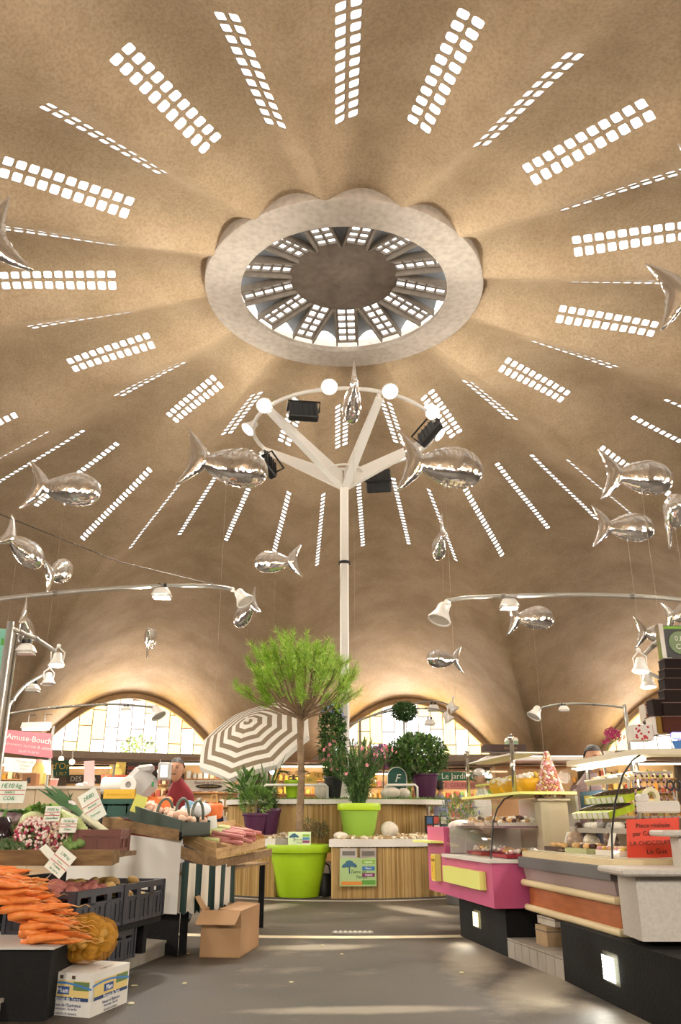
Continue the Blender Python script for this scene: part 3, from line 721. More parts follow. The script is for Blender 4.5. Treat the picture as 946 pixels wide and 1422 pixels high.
def bush(name, label, cat, loc, rad, n, l, w, mats, zc=None, stem=None, flowers=None, up=.3, group=None):
    t = thing(name, label, cat, loc, group=group); b = MB(); zc = rad[2] if zc is None else zc
    cloud(b, (0, 0, zc), rad, n, l, w, .35, up, len(mats)); o = b.build('foliage', mats, t); o['kind'] = 'stuff'
    b = MB(); r = stem or .012
    b.tube([(0, 0, 0), (0, 0, zc)], [r, r*.7], 6)
    for i in range(5):
        v = rdir(1); b.tube([(0, 0, zc*.5), (v.x*rad[0]*.7, v.y*rad[1]*.7, zc+v.z*rad[2]*.5)], r*.5, 4)
    b.build('stem', M_bark, t)
    if flowers:
        fm, fn, fs = flowers; b = MB(); pts = []
        for i in range(fn):
            v = rdir(.6); pts.append(Vector((v.x*rad[0]*1.02, v.y*rad[1]*1.02, zc+v.z*rad[2]*1.02)))
        blossoms(b, pts, fs, len(fm)); o = b.build('blossoms', fm, t); o['kind'] = 'stuff'
    return t
ZT = 1.235
def onT(x, Y): 
    p = atY(x, 1108, Y); return Vector((p.x, Y, ZT))
# lower tier, left: dwarf conifer and a second purple pot
p = atY(354, 1160, -1.45); p.z = T1+.11; pot('flower_pot', 'purple pot with a dwarf conifer on the lower tier', p, .3, .12, .17, M_purple, rim=.12)
t = thing('dwarf_conifer', 'compact bright green dwarf conifer in the purple pot on the lower tier', 'shrub', p+Vector((0, 0, .28))); b = MB()
for i in range(1600):
    v = rdir(.5); q_ = Vector((v.x*.2, v.y*.2, .16+v.z*.17)); e = q_+(v+rdir(.8)*.5)*.05; s_ = v.orthogonal().normalized()*.008; b.mi(i % 3); b.add([q_-s_, q_+s_, e], [(0, 1, 2)])
o = b.build('foliage', [G1, G3, G2], t); o['kind'] = 'stuff'; b = MB(); b.tube([(0, 0, 0), (0, 0, .2)], .015, 6); b.build('stem', M_bark, t)
p = atY(372, 1156, -1.32); p.z = T1+.11; pot('flower_pot', 'taller purple pot half hidden behind the dwarf conifer', p, .36, .12, .17, M_purple, rim=.12)
bush('leafy_plant', 'dark leafy climber in the taller purple pot', 'plant', p+Vector((0, 0, .33)), (.12, .1, .14), 90, .09, .06, [G2, G4])
for x, Y, r, lab in ((428, -1.5, .16, 'low dark green heather growing behind the pine trunk'), (444, -1.42, .13, 'low reddish green heather beside the lime oleander pot')):
    p = atY(x, 1160, Y); p.z = T1+.1; bush('heather', lab, 'plant', p, (r, r*.8, r*.75), 260, .05, .012, [G2, G4, mat('heather_red', '#6b4a3a', .7)])
def stone(name, label, c, r, sd, material, group='boulders'):
    b = MB(); b.ball((0, 0, 0), r, 18, 12); me = b.mesh(name, material, True); rs = np.random.default_rng(sd); k = rs.normal(size=(4, 3))*2.2
    for v in me.vertices:
        f = 1+.07*math.sin(v.co.dot(Vector(k[0]))/r[0]*.5+1)+.05*math.sin(v.co.dot(Vector(k[1]))/r[0]); v.co *= f
    o = link_mesh(name, me); o.location = c; tag(o, label, 'stone', group); return o
M_stone = mat('pale_boulder', '#d9cfbf', .85, var=.12, vscale=9, bump=.3, bscale=30)
p = atY(541, 1152, -1.62); stone('boulder', 'round pale boulder on the gravel right of the lime oleander pot', (p.x, -1.62, T1+.2), (.115, .1, .095), 1, M_stone)
p = atY(488, 1158, -1.8); stone('boulder', 'flat pale stone lying at the left foot of the lime oleander pot', (-.06, -1.92, T1+.13), (.09, .07, .045), 2, M_stone)
p = onT(447, -.9); stone('boulder', 'round white boulder on the turf left of the oleander', (p.x, -.9, ZT+.1), (.115, .1, .115), 3, M_stone)
p = onT(542, -.95); stone('boulder', 'longer of the two white boulders right of the oleander', (p.x, -.95, ZT+.07), (.14, .1, .08), 4, M_stone)
p = onT(561, -.9); stone('boulder', 'smaller white boulder next to the chalkboard sign', (p.x, -.9, ZT+.065), (.09, .1, .075), 5, M_stone)
# upper tier plants, left to right
p = onT(342, -.75)
t = thing('leafy_plant', 'broad-leaved variegated plant at the left end of the upper tier', 'plant', p); b = MB()
for i in range(150):
    a = random.random()*2*PI; e = R_(random.uniform(5, 80)); d = Vector((math.cos(a)*math.cos(e), math.sin(a)*math.cos(e), math.sin(e))); s0 = d*random.uniform(.05, .3)
    b.mi(i % 3); leaf(b, Vector((0, 0, .03))+s0, d+rdir(0)*.4, random.uniform(.12, .2), .07)
b.build('foliage', [G1, G2, mat('leaf_variegated', '#a8b98a', .6)], t)
p = onT(372, -.5); t = thing('yucca', 'spiky yucca with long blade leaves at the left of the upper tier', 'plant', p); Mblade = mat('yucca_leaf', '#6f8a52', .5, var=.2)
for i in range(15):
    a = i*2.4; e = R_(35+ (i*37) % 50); L = random.uniform(.4, .62)
    if i == 0: a, e, L = R_(-25), R_(66), .72
    d = Vector((math.cos(a)*math.cos(e), math.sin(a)*math.cos(e), math.sin(e))); s_ = d.cross(Vector((0, 0, 1))).normalized()
    b = MB(); pts = []
    for k in range(6):
        f = k/5; q_ = d*(L*f)+Vector((0, 0, -.12*f*f*(1.2-e))); w_ = .024*(1-f)**.6*(.6+f) if f < 1 else 0
        pts += [q_-s_*w_, q_+Vector((0, 0, -.006)), q_+s_*w_]
    b.add(pts, [(k*3+j, k*3+j+1, k*3+j+4, k*3+j+3) for k in range(5) for j in range(2)]); b.build('leaf', Mblade, t)
b = MB(); b.lathe([(.05, 0), (.045, .05), (.02, .1)], 10, cap1=True); b.build('crown', G2, t)
p = onT(407, -.65); pot('flower_pot', 'small square-shouldered lime pot on the turf behind the pine trunk', p, .26, .09, .13, M_lime, rim=.14)
t = thing('palm_plant', 'dark drooping palm in the small lime pot behind the trunk', 'plant', p+Vector((0, 0, .24))); b = MB()
for i in range(26):
    a = random.random()*2*PI
    for k in range(9):
        f = k/8; q_ = Vector((math.cos(a)*.24*f, math.sin(a)*.24*f, .16*math.sin(f*2.2))); leaf(b, q_, Vector((-math.sin(a), math.cos(a), -.4)), .06, .012); leaf(b, q_, Vector((math.sin(a), -math.cos(a), -.4)), .06, .012)
b.build('foliage', G2, t); b = MB(); b.tube([(0, 0, 0), (0, 0, .1)], .02, 6); b.build('stem', M_bark, t)
p = onT(463, -.85); pot('flower_pot', 'black plastic pot on the turf behind the oleander', p, .3, .1, .14, M_black, rim=.12)
t = thing('flowering_climber', 'tall column of dark leaves with pale blue flowers beside the mast', 'plant', p+Vector((0, 0, .27)))
b = MB(); fl = MB(); pts = []
for i in range(2200):
    h = random.random(); a = random.random()*2*PI; r = (.1+.1*math.sin(h*3))*random.uniform(.5, 1.1); q_ = Vector((r*math.cos(a)-.03*h, r*math.sin(a), .02+h*1.05))
    b.mi(random.randrange(3)); leaf(b, q_, rdir(.1), .07, .04)
    if h > .84 and random.random() < .5: pts.append(q_+rdir()*.05)
o = b.build('foliage', [G2, G1, G2], t); o['kind'] = 'stuff'; b = MB(); b.tube([(0, 0, 0), (-.02, 0, 1.0)], .014, 6); b.build('stem', M_bark, t)
blossoms(fl, pts[:130], .026); o = fl.build('blossoms', mat('blue_petal', '#9aa3d8', .6), t); o['kind'] = 'stuff'
# fan palm behind the mast
p = Vector((.22, .35, ZT)); t = thing('fan_palm', 'fan palm with feathery fronds right of the mast', 'plant', p)
for i in range(11):
    a = R_(-60+i*33); e = R_(52+(i*29) % 35); b = MB(); d = Vector((math.cos(a)*math.cos(e), math.sin(a)*math.cos(e), math.sin(e))); L = .8
    s_ = d.cross(Vector((0, 0, 1))).normalized(); b.tube([(0, 0, .1), d*L+Vector((0, 0, .1))], .007, 4)
    for k in range(22):
        f = .3+.7*k/21; q_ = d*(L*f)+Vector((0, 0, .1))
        for sg in (-1, 1): leaf(b, q_, d*.8+s_*sg*.6, .24*(1.2-f*.7), .014)
    b.build('frond', G1 if i % 2 else mat('palm_green', '#7c9440', .6, var=.2), t)
b = MB(); b.tube([(0, 0, 0), (0, 0, .16)], [.05, .04], 8); b.build('trunk', M_bark, t)
p = onT(533, -.35); bush('bougainvillea', 'magenta bougainvillea on the upper tier right of the oleander', 'shrub', p+Vector((0, 0, 0)), (.2, .18, .16), 200, .05, .035, [G1, mat('magenta_petal', '#b04aa6', .6, var=.2)], zc=.62, flowers=([mat('magenta_petal', '#b04aa6', .6), mat('magenta_light', '#c86fc0', .6)], 170, .036))
p = onT(510, -.75); bush('marigold', 'yellow flowering plant behind the oleander stems', 'plant', p, (.14, .1, .14), 120, .05, .03, [G1, G2], zc=.26, flowers=([mat('yellow_petal', '#e9bd2f', .6)], 60, .03))
p = onT(563, -.35); pot('flower_pot', 'tall slim pale lime pot beside the purple pot', p, .4, .09, .12, mat('pale_lime', '#b8cf5e', .45), rim=.08)
p2 = onT(591, -.55); pot('flower_pot', 'large purple pot with a round bush on the upper tier', p2, .36, .14, .2, M_purple, rim=.1)
bush('round_bush', 'large loose round bush in the purple pot on the upper tier', 'shrub', p2+Vector((-.1, 0, .33)), (.46, .36, .32), 3600, .075, .045, [G2, G1, G4], zc=.28)
tb = thing('topiary', 'ball-headed topiary standard on a thin stem behind the round bush', 'shrub', p+Vector((0, 0, .36)))
b = MB(); b.tube([(0, 0, 0), (.01, 0, .9)], .013, 6); b.build('stem', M_bark, tb)
b = MB(); cloud(b, (.02, 0, .93), (.2, .2, .13), 1500, .05, .032, .3, .2, 2); o = b.build('foliage', [G2, G2], tb); o['kind'] = 'stuff'
# chalkboard with a round top
p = onT(552, -.72); cb = thing('chalkboard', 'green round-topped chalkboard standing on the turf by the white boulders', 'sign', p)
poly = [(-.14, 0), (.14, 0), (.14, .3)]+[(.14*math.cos(R_(a)), .3+.14*math.sin(R_(a))) for a in range(15, 180, 15)]+[(-.14, .3)]
b = MB(); b.prism(poly, -.008, .008, Matrix.Rotation(PI/2, 4, 'X')); b.build('board', mat('chalk_green', '#27564a', .7), cb)
b = MB(); b.tube([(x, -.012, z) for x, z in poly[1:]+poly[:1]], .007, 5); b.build('frame', M_white, cb)
line(cb, 'F', 0, .28, .16, '#e8ecdf', -.012, shear=.3); line(cb, '8,80', .0, .1, .09, '#e8ecdf', -.012)
# white tube rails
for nm, x0, x1, lab in (('a', 366, 455, 'white tubular rail at the left of the upper tier'), ('b', 535, 580, 'white tubular rail in front of the purple pot')):
    a, c = onT(x0, -1.0), onT(x1, -1.0); t = thing('rail', lab, 'rail', (a+c)/2); h = .18; a, c = a-t.location, c-t.location
    b = MB(); b.tube([c, c+Vector((0, 0, h-.03)), c+Vector((-.03, 0, h)), a+Vector((.03, 0, h)), a+Vector((0, 0, h-.03)), a], .017, 8); b.build('tube', M_white, t, smooth=True)
    for e in (a, c):
        b = MB(); b.lathe([(.03, 0), (.03, .008)], 12, Matrix.Translation(e), cap1=True); b.build('foot', M_white, t)
# ---- striped parasol behind the planter
ua = atY(344, 1001, 2.5); um = thing('parasol', 'brown and white striped parasol tilted towards the aisle behind the planter', 'parasol', (ua.x+.25, 2.9, 0))
axis = Vector((-.28, -.62, .74)).normalized(); Q = axis.to_track_quat('Z', 'Y').to_matrix().to_4x4(); ap = ua-um.location
M = Matrix.Translation(ap) @ Q; st_w, st_b = mat('canvas_white', '#e9e4d8', .85), mat('canvas_taupe', '#8b7a63', .85)
RC, HC, NB = 1.14, .4, 12
for s_ in range(8):
    b = MB(); a0, a1 = 2*PI*s_/8, 2*PI*(s_+1)/8
    for k in range(NB):
        f0, f1 = k/NB, (k+1)/NB; vs = []; b.mi((k+1) % 2)
        for f in (f0, f1):
            for j in range(4):
                a = a0+(a1-a0)*j/3; sc = f*RC*math.cos(PI/8)/math.cos((a-a0)-PI/8); sag = -HC*(f**1.15)+.03*math.sin(PI*j/3)*f
                vs.append((sc*math.cos(a), sc*math.sin(a), sag))
        b.add(vs, [(j, j+4, j+5, j+1) for j in range(3)], M)
    vs = []
    for zz in (0, -.1):
        for j in range(4):
            a = a0+(a1-a0)*j/3; sc = RC*math.cos(PI/8)/math.cos((a-a0)-PI/8)*1.0; vs.append((sc*math.cos(a), sc*math.sin(a), -HC+.03*math.sin(PI*j/3)*1+zz))
    b.mi(0); b.add(vs, [(j, j+4, j+5, j+1) for j in range(3)], M)
    b.build('canopy_panel', [st_w, st_b], um, smooth=False)
    rb = MB(); rb.tube([M @ Vector((0, 0, -.02)), M @ Vector((RC*math.cos(a0), RC*math.sin(a0), -HC-.02))], .01, 5); rb.build('rib', M_steel, um)
b = MB(); b.ball(M @ Vector((0, 0, .03)), (.04, .04, .05)); b.build('finial', st_w, um)
joint = M @ Vector((0, 0, -.9)); b = MB(); b.tube([M @ Vector((0, 0, 0)), joint, Vector((joint.x, joint.y, .05))], .022, 8); b.build('pole', M_white, um)
b = MB(); b.lathe([(.26, 0), (.26, .04), (.05, .08), (.04, .2)], 24, Matrix.Translation((joint.x, joint.y, 0)), cap0=True); b.build('base', mat('parasol_base', '#6d6a66', .7), um)
# ================================================================== SILVER FISH BALLOONS
M_foil = mat('silver_foil', '#ffffff', .06, .95, bump=.22, bscale=14); M_thread = mat('thread', '#a89a84', .7)
def loft(b, secs, seg=20, seam=0.0):
    vs = []; fs = []
    for i, (c, ax, bx, h, w) in enumerate(secs):
        for k in range(seg):
            th = 2*PI*k/seg; ct, st = math.cos(th), math.sin(th)
            s_ = abs(ct)**6*seam*math.sin(i*2.3+k)                      # crimped foil along the seam
            vs.append(Vector(c)+Vector(ax)*(h*ct*(1+s_))+Vector(bx)*(w*math.copysign(abs(st)**.85, st)))
    for i in range(len(secs)-1):
        for k in range(seg):
            l = (k+1) % seg; fs.append((i*seg+k, i*seg+l, (i+1)*seg+l, (i+1)*seg+k))
    fs.append(tuple(range(seg-1, -1, -1))); fs.append(tuple((len(secs)-1)*seg+k for k in range(seg)))
    b.add(vs, fs)
Zx, Yx, Xx = Vector((0, 0, 1)), Vector((0, 1, 0)), Vector((1, 0, 0))
b = MB(); secs = []
for i in range(29):
    f = i/28; x = .5-.8*f
    h = .232*(max(0, math.sin(PI*min(1, f*.97)**.72))**.74) if f < .97 else .03
    h = max(h, .006 if f < .02 else .045*(f > .5)); w = max(.004, h*.78*(1-.35*f))
    secs.append(((x, 0, .012*math.sin(f*5)), Zx, Yx, h, w))
loft(b, secs, 22, .05); FB = b.mesh('body', M_foil, True)
b = MB(); secs = []
for i in range(25):
    t = -1+2*i/24; z = (.33*t if t > 0 else .36*t); x = -.30-.21*abs(t)**1.5
    w = .1*(1-abs(t)**1.4)+.012; d = Vector((-.35*math.copysign(1, t)*abs(t)**.5, 0, 1)).normalized(); ax = Vector((d.z, 0, -d.x))
    secs.append(((x+.02, 0, z), ax, Yx, w, (.05*(1-abs(t))+.012)))
loft(b, secs, 14, .08); FT = b.mesh('tail', M_foil, True)
b = MB(); b.tube([(.06, 0, -.16), (.06, 0, -.2), (.055, 0, -.235)], [.016, .008, .014], 6); FV = b.mesh('valve', mat('foil_valve', '#d5d3cf', .3, .8), True)
def fish(label, px, L, yaw, pitch=0.0, roll=0.0, size=.75, drop=None, fs=1.0):
    """yaw 0 = nose to the right of the photograph; L = pixels its full length would cover seen from the side"""
    d = ray(*px); p = EYE+d*(F_PX*size/L)
    t = thing('fish_balloon', label, 'balloon', p, group='silver fish balloons'); t.rotation_euler = Euler((roll, pitch, R_(yaw)), 'XYZ')
    for me, n in ((FB, 'body'), (FT, 'tail'), (FV, 'valve')):
        o = link_mesh(n, me, None, t); o.scale = (size, size, size)
    b = MB(); e = p.z-(drop if drop is not None else max(1.75, p.z-3.4)); inv = t.rotation_euler.to_matrix().inverted(); a = Vector((.055, 0, -.235))*size
    b.tube([a, a+inv @ Vector((0, 0, -e))], .0013, 3, cap=False); b.build('string', M_thread, t)
    return t
fish('large silver fish balloon on the left of the mast ring, nose against a floodlight', (313, 646), 122, 14, R_(8))
fish('large silver fish balloon on the right of the mast ring, tail over a floodlight', (612, 647), 130, 18, R_(2))
fish('silver fish balloon high on the left above the striped parasol, nose to the right', (88, 678), 104, 10, R_(4))
fish('upper of the two silver fish swimming to the right at the right edge', (884, 662), 108, 8, R_(3))
fish('lower of the two silver fish swimming to the right, with a pinched belly', (866, 732), 88, 2, R_(4))
fish('round nose-on silver fish at the far right edge below the two swimming right', (934, 716), 95, -100)
fish('silver fish balloon swimming left, above the pine tree', (386, 780), 68, 172, R_(2))
fish('silver fish balloon below the right lamp arm, swimming right', (736, 858), 72, 12, R_(0))
fish('small silver fish balloon swimming left between the mast and the right vault', (618, 915), 56, 200, R_(3))
fish('small silver fish balloon tipped nose down at the end of the left lamp arm', (343, 850), 62, 128, R_(25))
fish('small end-on silver fish balloon above the left arched window', (208, 888), 60, 98, R_(-18))
fish('silver fish balloon with tail up at the left edge, above the lamp arm', (30, 760), 80, 55, R_(28))
fish('silver fish balloon hanging tail down above the long left lamp arm', (80, 795), 72, 80, R_(-24))
fish('end-on silver fish balloon just above the teal sign at the left edge', (35, 870), 70, 100, R_(32))
fish('end-on silver fish balloon tail up inside the mast ring', (490, 552), 84, 96, R_(34))
fish('small end-on silver fish balloon below the large right fish', (612, 752), 64, 96, R_(32))
fish('silver fish balloon at the right edge behind the dark shop clock sign', (911, 880), 66, 10, R_(4))
fish('silver fish balloon half cut off at the right edge above the clock sign', (948, 852), 70, -60)
fish('big silver fish whose tail alone shows at the right edge beside the skylights', (988, 398), 160, -8, R_(-4))
fish('big silver fish just entering the picture at the upper right edge', (1000, 250), 130, 20)
fish('big silver fish whose tail tip shows at the left edge beside the skylights', (-66, 345), 190, 186, R_(22))

# ================================================================== LAMP ARMS OVER THE STALLS
M_arm = mat('arm_grey', '#a8a49c', .4, .5)
def smooth_path(pts, n=8):
    out = []
    for i in range(len(pts)-1):
        p0 = pts[max(0, i-1)]; p1 = pts[i]; p2 = pts[i+1]; p3 = pts[min(len(pts)-1, i+2)]
        for k in range(n):
            t = k/n; out.append(.5*((2*p1)+(p2-p0)*t+(2*p0-5*p1+4*p2-p3)*t*t+(3*p1-p0-3*p2+p3)*t**3))
    return out+[pts[-1]]
def arm(label, pix, r=.022, foot=None):
    pts = smooth_path([atY(x, y, Y) for x, y, Y in pix]); base = foot or pts[0]
    t = thing('lamp_arm', label, 'lamp arm', (pts[0].x, pts[0].y, 0)); o0 = t.location.copy()
    b = MB(); b.tube([p-o0 for p in pts], r, 8); b.build('arm', M_arm, t, smooth=True)
    b = MB(); b.tube([Vector((0, 0, 0)), pts[0]-o0+Vector((0, 0, .05))], .03, 8); b.build('post', M_arm, t, smooth=True)
    for k in (len(pts)//3, 2*len(pts)//3):
        d = (pts[k+1]-pts[k-1]).normalized(); b = MB(); b.tube([pts[k]-o0-d*.02, pts[k]-o0+d*.02], r*1.35, 8); b.build('clamp', M_steel, t)
    return t
def box_lamp(label, px, Y, s=.2, lit=False, rz=0, energy=0):
    p = atY(px[0], px[1], Y) if len(px) == 2 else Vector(px); t = thing('box_lamp', label, 'lamp', p, rz, 'white box lamps on the arms')
    b = MB(); b.box((0, 0, 0), (s, s*.8, s*.5), bev=.02, taper=(.75, .75)); b.build('housing', M_lamp_grey, t)
    up_ = energy > 100; b = MB(); b.box((0, 0, -s*.26), (s*.86, s*.66, .01)); b.build('glass', M_lens if lit else mat('dull_lens', '#cfcac0', .2), t)
    for q_ in (-1, 1): b = MB(); b.box((q_*s*.15, 0, s*.36), (s*.14, s*.2, s*.24)); b.build('clip', M_black, t)
    if energy > 100: lamp_light('lamp_glow', 'SPOT', p-Vector((0, 0, s*.4)), energy*.9, (1, .94, .85), (0, 0, -1), .1, 160, .8)
    if energy: lamp_light('lamp_glow', 'SPOT', p-Vector((0, 0, s*.35)), energy, (1, .94, .85), (0, 0, 1) if energy > 100 else (0, 0, -1), .08, 168, .7)
LG = 'spotlights on the lamp arms'
arm('long curved lamp arm crossing the left vault', [(-60, 842, -6.6), (0, 832, -6.2), (75, 824, -5.8), (150, 818, -5.4), (225, 814, -5.0), (290, 814, -4.7), (322, 818, -4.5)])
box_lamp('white box lamp on the long left arm', (225, 823), -5.0, .2, False, 0, 380)
spot_head('white spotlight at the tip of the long left arm', atY(338, 832, -4.45), (.55, -.2, -.8), .15, False, 0, LG, post=atY(322, 818, -4.5)-atY(338, 832, -4.45))
arm('long curved lamp arm crossing the right vault', [(1000, 842, -6.6), (946, 833, -6.3), (880, 828, -5.8), (800, 826, -5.3), (700, 828, -4.8), (650, 830, -4.6), (620, 834, -4.5)])
box_lamp('white box lamp on the long right arm', (707, 838), -4.8, .2, False, 0, 380)
spot_head('white spotlight drooping from the tip of the long right arm', atY(612, 856, -4.45), (-.35, -.2, -.9), .19, False, 0, LG, post=atY(622, 835, -4.5)-atY(612, 856, -4.45))
arm('thin lamp arm in front of the right arched window', [(868, 983, -.4), (840, 979, -.2), (800, 977, 0), (770, 979, .2), (748, 984, .3)], .018)
box_lamp('small box lamp on the thin arm by the right arched window', (783, 984), .1, .17)
spot_head('white spotlight at the left tip of the thin right arm', atY(743, 992, .3), (-.5, -.2, -.8), .17, False, 0, LG, post=atY(748, 984, .3)-atY(743, 992, .3))
arm('thin lamp arm across the left arched window', [(8, 992, -2.2), (60, 984, -1.8), (110, 980, -1.4), (160, 978, -1.0), (214, 982, -.6)], .018)
box_lamp('small lit box lamp on the thin arm across the left window', (175, 985), -.9, .16, True)
spot_head('white spotlight at the tip of the thin arm across the left window', atY(219, 991, -.6), (.5, -.2, -.8), .17, False, 0, LG, post=atY(214, 982, -.6)-atY(219, 991, -.6))
arm('short lamp arm sloping down from the teal sign', [(14, 872, -7.0), (28, 878, -6.9), (50, 887, -6.7), (76, 904, -6.4)], .018)
box_lamp('box lamp hanging under the short arm by the teal sign', (36, 901), -6.8, .16)
spot_head('brightly lit spotlight hanging left of the left window arch', atY(79, 920, -6.4), (.05, -.15, -1), .1, True, 60, LG)
arm('curved lamp arm rising left of the left window', [(10, 985, -5.6), (18, 972, -5.5), (36, 952, -5.3), (61, 937, -5.1)], .018)
box_lamp('box lamp under the rising curved arm at the left', (46, 955), -5.2, .14)
spot_head('unlit bell spotlight at the tip of the rising arm at the left', atY(67, 946, -5.1), (.1, -.1, -1), .1, False, 0, LG)
arm('short lamp arm above the stacked chocolate boxes', [(960, 862, -6.9), (925, 882, -6.8), (908, 896, -6.7), (894, 910, -6.6)], .018)
spot_head('brightly lit spotlight above the chocolate counter', atY(890, 928, -6.6), (-.1, -.1, -1), .105, True, 60, LG)
arm('lower lamp arm behind the stacked chocolate boxes', [(960, 955, -6.3), (935, 950, -6.2), (918, 942, -6.1), (902, 935, -6.0)], .016)
spot_head('lit bell spotlight lower right beside the stacked boxes', atY(900, 950, -6.0), (0, -.1, -1), .105, True, 50, LG)
arm('thin arched lamp arm behind the topiary', [(478, 1010, 7), (520, 993, 7), (560, 985, 7), (600, 984, 7), (618, 989, 7)], .022)
spot_head('white spotlight at the right tip of the arched arm behind the topiary', atY(623, 998, 7), (.5, -.1, -.8), .2, False, 0, LG)
arm('upper lamp arm behind the topiary', [(500, 1000, 8.2), (540, 985, 8.2), (580, 976, 8.2), (605, 974, 8.2), (622, 978, 8.2)], .022)
spot_head('white spotlight at the tip of the upper arm behind the topiary', atY(630, 984, 8.2), (.5, -.1, -.8), .2, False, 0, LG)
box_lamp('white box lamp right of the topiary ball', (602, 983), 8.2, .3)
box_lamp('lower white box lamp right of the topiary ball', (597, 1003), 7, .26)
t = thing('cable', 'thin dark cable running down to the tip of the long left lamp arm', 'cable', atY(322, 818, -4.5)); b = MB(); e = atY(-60, 690, -7.5)-t.location
b.tube([Vector((0, 0, 0)), e*.5-Vector((0, 0, .1)), e], .004, 4); b.build('wire', M_black, t)
# strip light above the pink sign
p = atY(50, 1011, -4.2); t = thing('strip_light', 'white fluorescent strip light above the pink shop sign', 'lamp', p, R_(-12)); b = MB(); b.box((0, 0, .03), (.32, .1, .06), taper=(1, .6)); b.build('housing', M_lamp_grey, t)
b = MB(); b.box((0, 0, -.012), (.3, .06, .02)); b.build('tube', emat('tube_light', '#fff8ec', 5.0), t)
for s_ in (-.1, .1):
    b = MB(); b.tube([(s_, 0, .06), (s_, 0, .14), (s_+.08, 0, .14)], .006, 4); b.build('hanger', M_steel, t)
# ================================================================== LEFT STALLS
M_wood = mat('rough_wood', '#8a6d48', .85, col2='#6d5233', vscale=5, stretch=(1, 6, 6), bump=.4, bscale=18); M_wood_pale = mat('pale_wood', '#c9a878', .8, col2='#b18d5e', vscale=5, stretch=(1, 5, 5))
M_panel = mat('white_panel', '#cfcac2', .6, var=.05, vscale=2); M_blackbase = mat('black_base', '#141312', .75, var=.35, vscale=4, bump=.2, spec=.25); M_crate = mat('dark_crate', '#2f3038', .5, var=.15)
M_tile = mat('grey_tile', '#a39b8e', .55, var=.1)
V3 = Vector
# platform under the left stalls
a, c = atZ(120, 1370, 0), atZ(245, 1320, 0); dv = (c-a).normalized(); nv = V3((-dv.y, dv.x, 0)); a2 = a-dv*1.6; c2 = c+dv*.02
plat = thing('stall_platform', 'low grey stone platform under the left vegetable stall', 'platform', a2)
b = MB(); q_ = [a2, c2, c2+nv*1.7, a2+nv*1.7]; b.prism([((v-a2).x, (v-a2).y) for v in q_], 0, .085); b.build('core', mat('platform_stone', '#8f887c', .7, var=.15), plat)
n = 9; L = (c2-a2).length
for i in range(n):
    s0, s1 = L*i/n+.004, L*(i+1)/n-.004; p0, p1 = dv*s0, dv*s1; b = MB(); o_ = -nv*.012
    b.prism([(p.x, p.y) for p in (p0+o_, p1+o_, p1+nv*.22, p0+nv*.22)], .083, .1); b.build('tile', M_tile, plat)
# stand of the near stall
def line_pt(x, y, Y): return atY(x, y, Y)
k1, k2 = line_pt(106, 1240, -8.5), line_pt(229, 1218, -7.3); kd = V3((k2.x-k1.x, k2.y-k1.y, 0)); KL = kd.length; kd.normalize(); kn = V3((-kd.y, kd.x, 0)); KR = math.atan2(kd.y, kd.x)
ZC0, ZC1 = .32, .545
stand = thing('display_stand', 'black timber stand carrying the potato crates and the wooden shelf of the near vegetable stall', 'stand', (k1.x, k1.y, .1)); so = stand.location
b = MB()
def kp(s, t_, z): return V3((k1.x, k1.y, 0))+kd*s+kn*t_+V3((0, 0, z))
b.hexa([kp(-.1, -.0, ZC0-.035)-so, kp(KL-.02, .0, ZC0-.035)-so, kp(KL-.02, .85, ZC0-.035)-so, kp(-.1, .85, ZC0-.035)-so, kp(-.1, 0, ZC0-.004)-so, kp(KL-.02, 0, ZC0-.004)-so, kp(KL-.02, .85, ZC0-.004)-so, kp(-.1, .85, ZC0-.004)-so])
b.build('deck', M_blackbase, stand)
for s_, t_ in ((0, .1), (0, .8), (KL-.1, .1), (KL-.1, .8)):
    b = MB(); b.box(kp(s_, t_, (.1+ZC0-.035)/2)-so, (.06, .06, ZC0-.035-.1), KR); b.build('leg', M_blackbase, stand)
b = MB(); b.box(kp(.35, .55, .47)-so, (.04, .06, .32), KR); b.build('shelf_post', M_wood, stand)
b = MB(); b.box(kp(KL*.6, .82, .3)-so, (KL, .03, .55), KR); b.build('back_panel', M_blackbase, stand)
# crates
def crate(label, M, l, w, h, material, group, nslot=4, name='crate', slot=True):
    t = thing(name, label, 'crate', M.to_translation(), group=group); t.rotation_euler = M.to_euler()
    b = MB(); b.box((l/2, w/2, .006), (l, w, .012)); b.build('bottom', material, t)
    for k, (o_, d, L) in enumerate((((0, 0), 0, l), ((l, 0), PI/2, w), ((l, w), PI, l), ((0, w), -PI/2, w))):
        b = MB(); Mx = Matrix.Translation((*o_, 0)) @ Matrix.Rotation(d, 4, 'Z'); th = .014
        b.box((L/2, th/2, h*.33), (L, th*.6, h*.66), M=Mx); b.box((L/2, th/2, h-.018), (L, th*1.5, .036), M=Mx)
        n = nslot if L == l else max(2, int(nslot*.6))
        for i in range(n+1): b.box((min(max(i*L/n, .02), L-.02), th/2, h/2), (.06 if slot else .02, th*1.3, h), M=Mx)
        for i in range(n*3): b.box(((i+.5)*L/n/3, th*.1, h*.29), (.008, th*.8, h*.56), M=Mx)
        b.box((L/2, th/2, .012), (L, th*1.4, .024), M=Mx); b.box((L/2, th/2, h*.66), (L, th*1.3, .012), M=Mx)
        b.build('side', material, t)
    return t
cw = .42
for i in range(2):
    Mx = Matrix.Translation(kp(i*KL/2+.003, 0, ZC0)) @ Matrix.Rotation(KR, 4, 'Z')
    crate(('dark plastic crate of red potatoes, nearer one on the aisle side' if i == 0 else 'dark plastic crate of yellow potatoes, farther one on the aisle side'), Mx, KL/2-.006, cw, ZC1-ZC0, M_crate, 'dark crates on the near stall', 3)
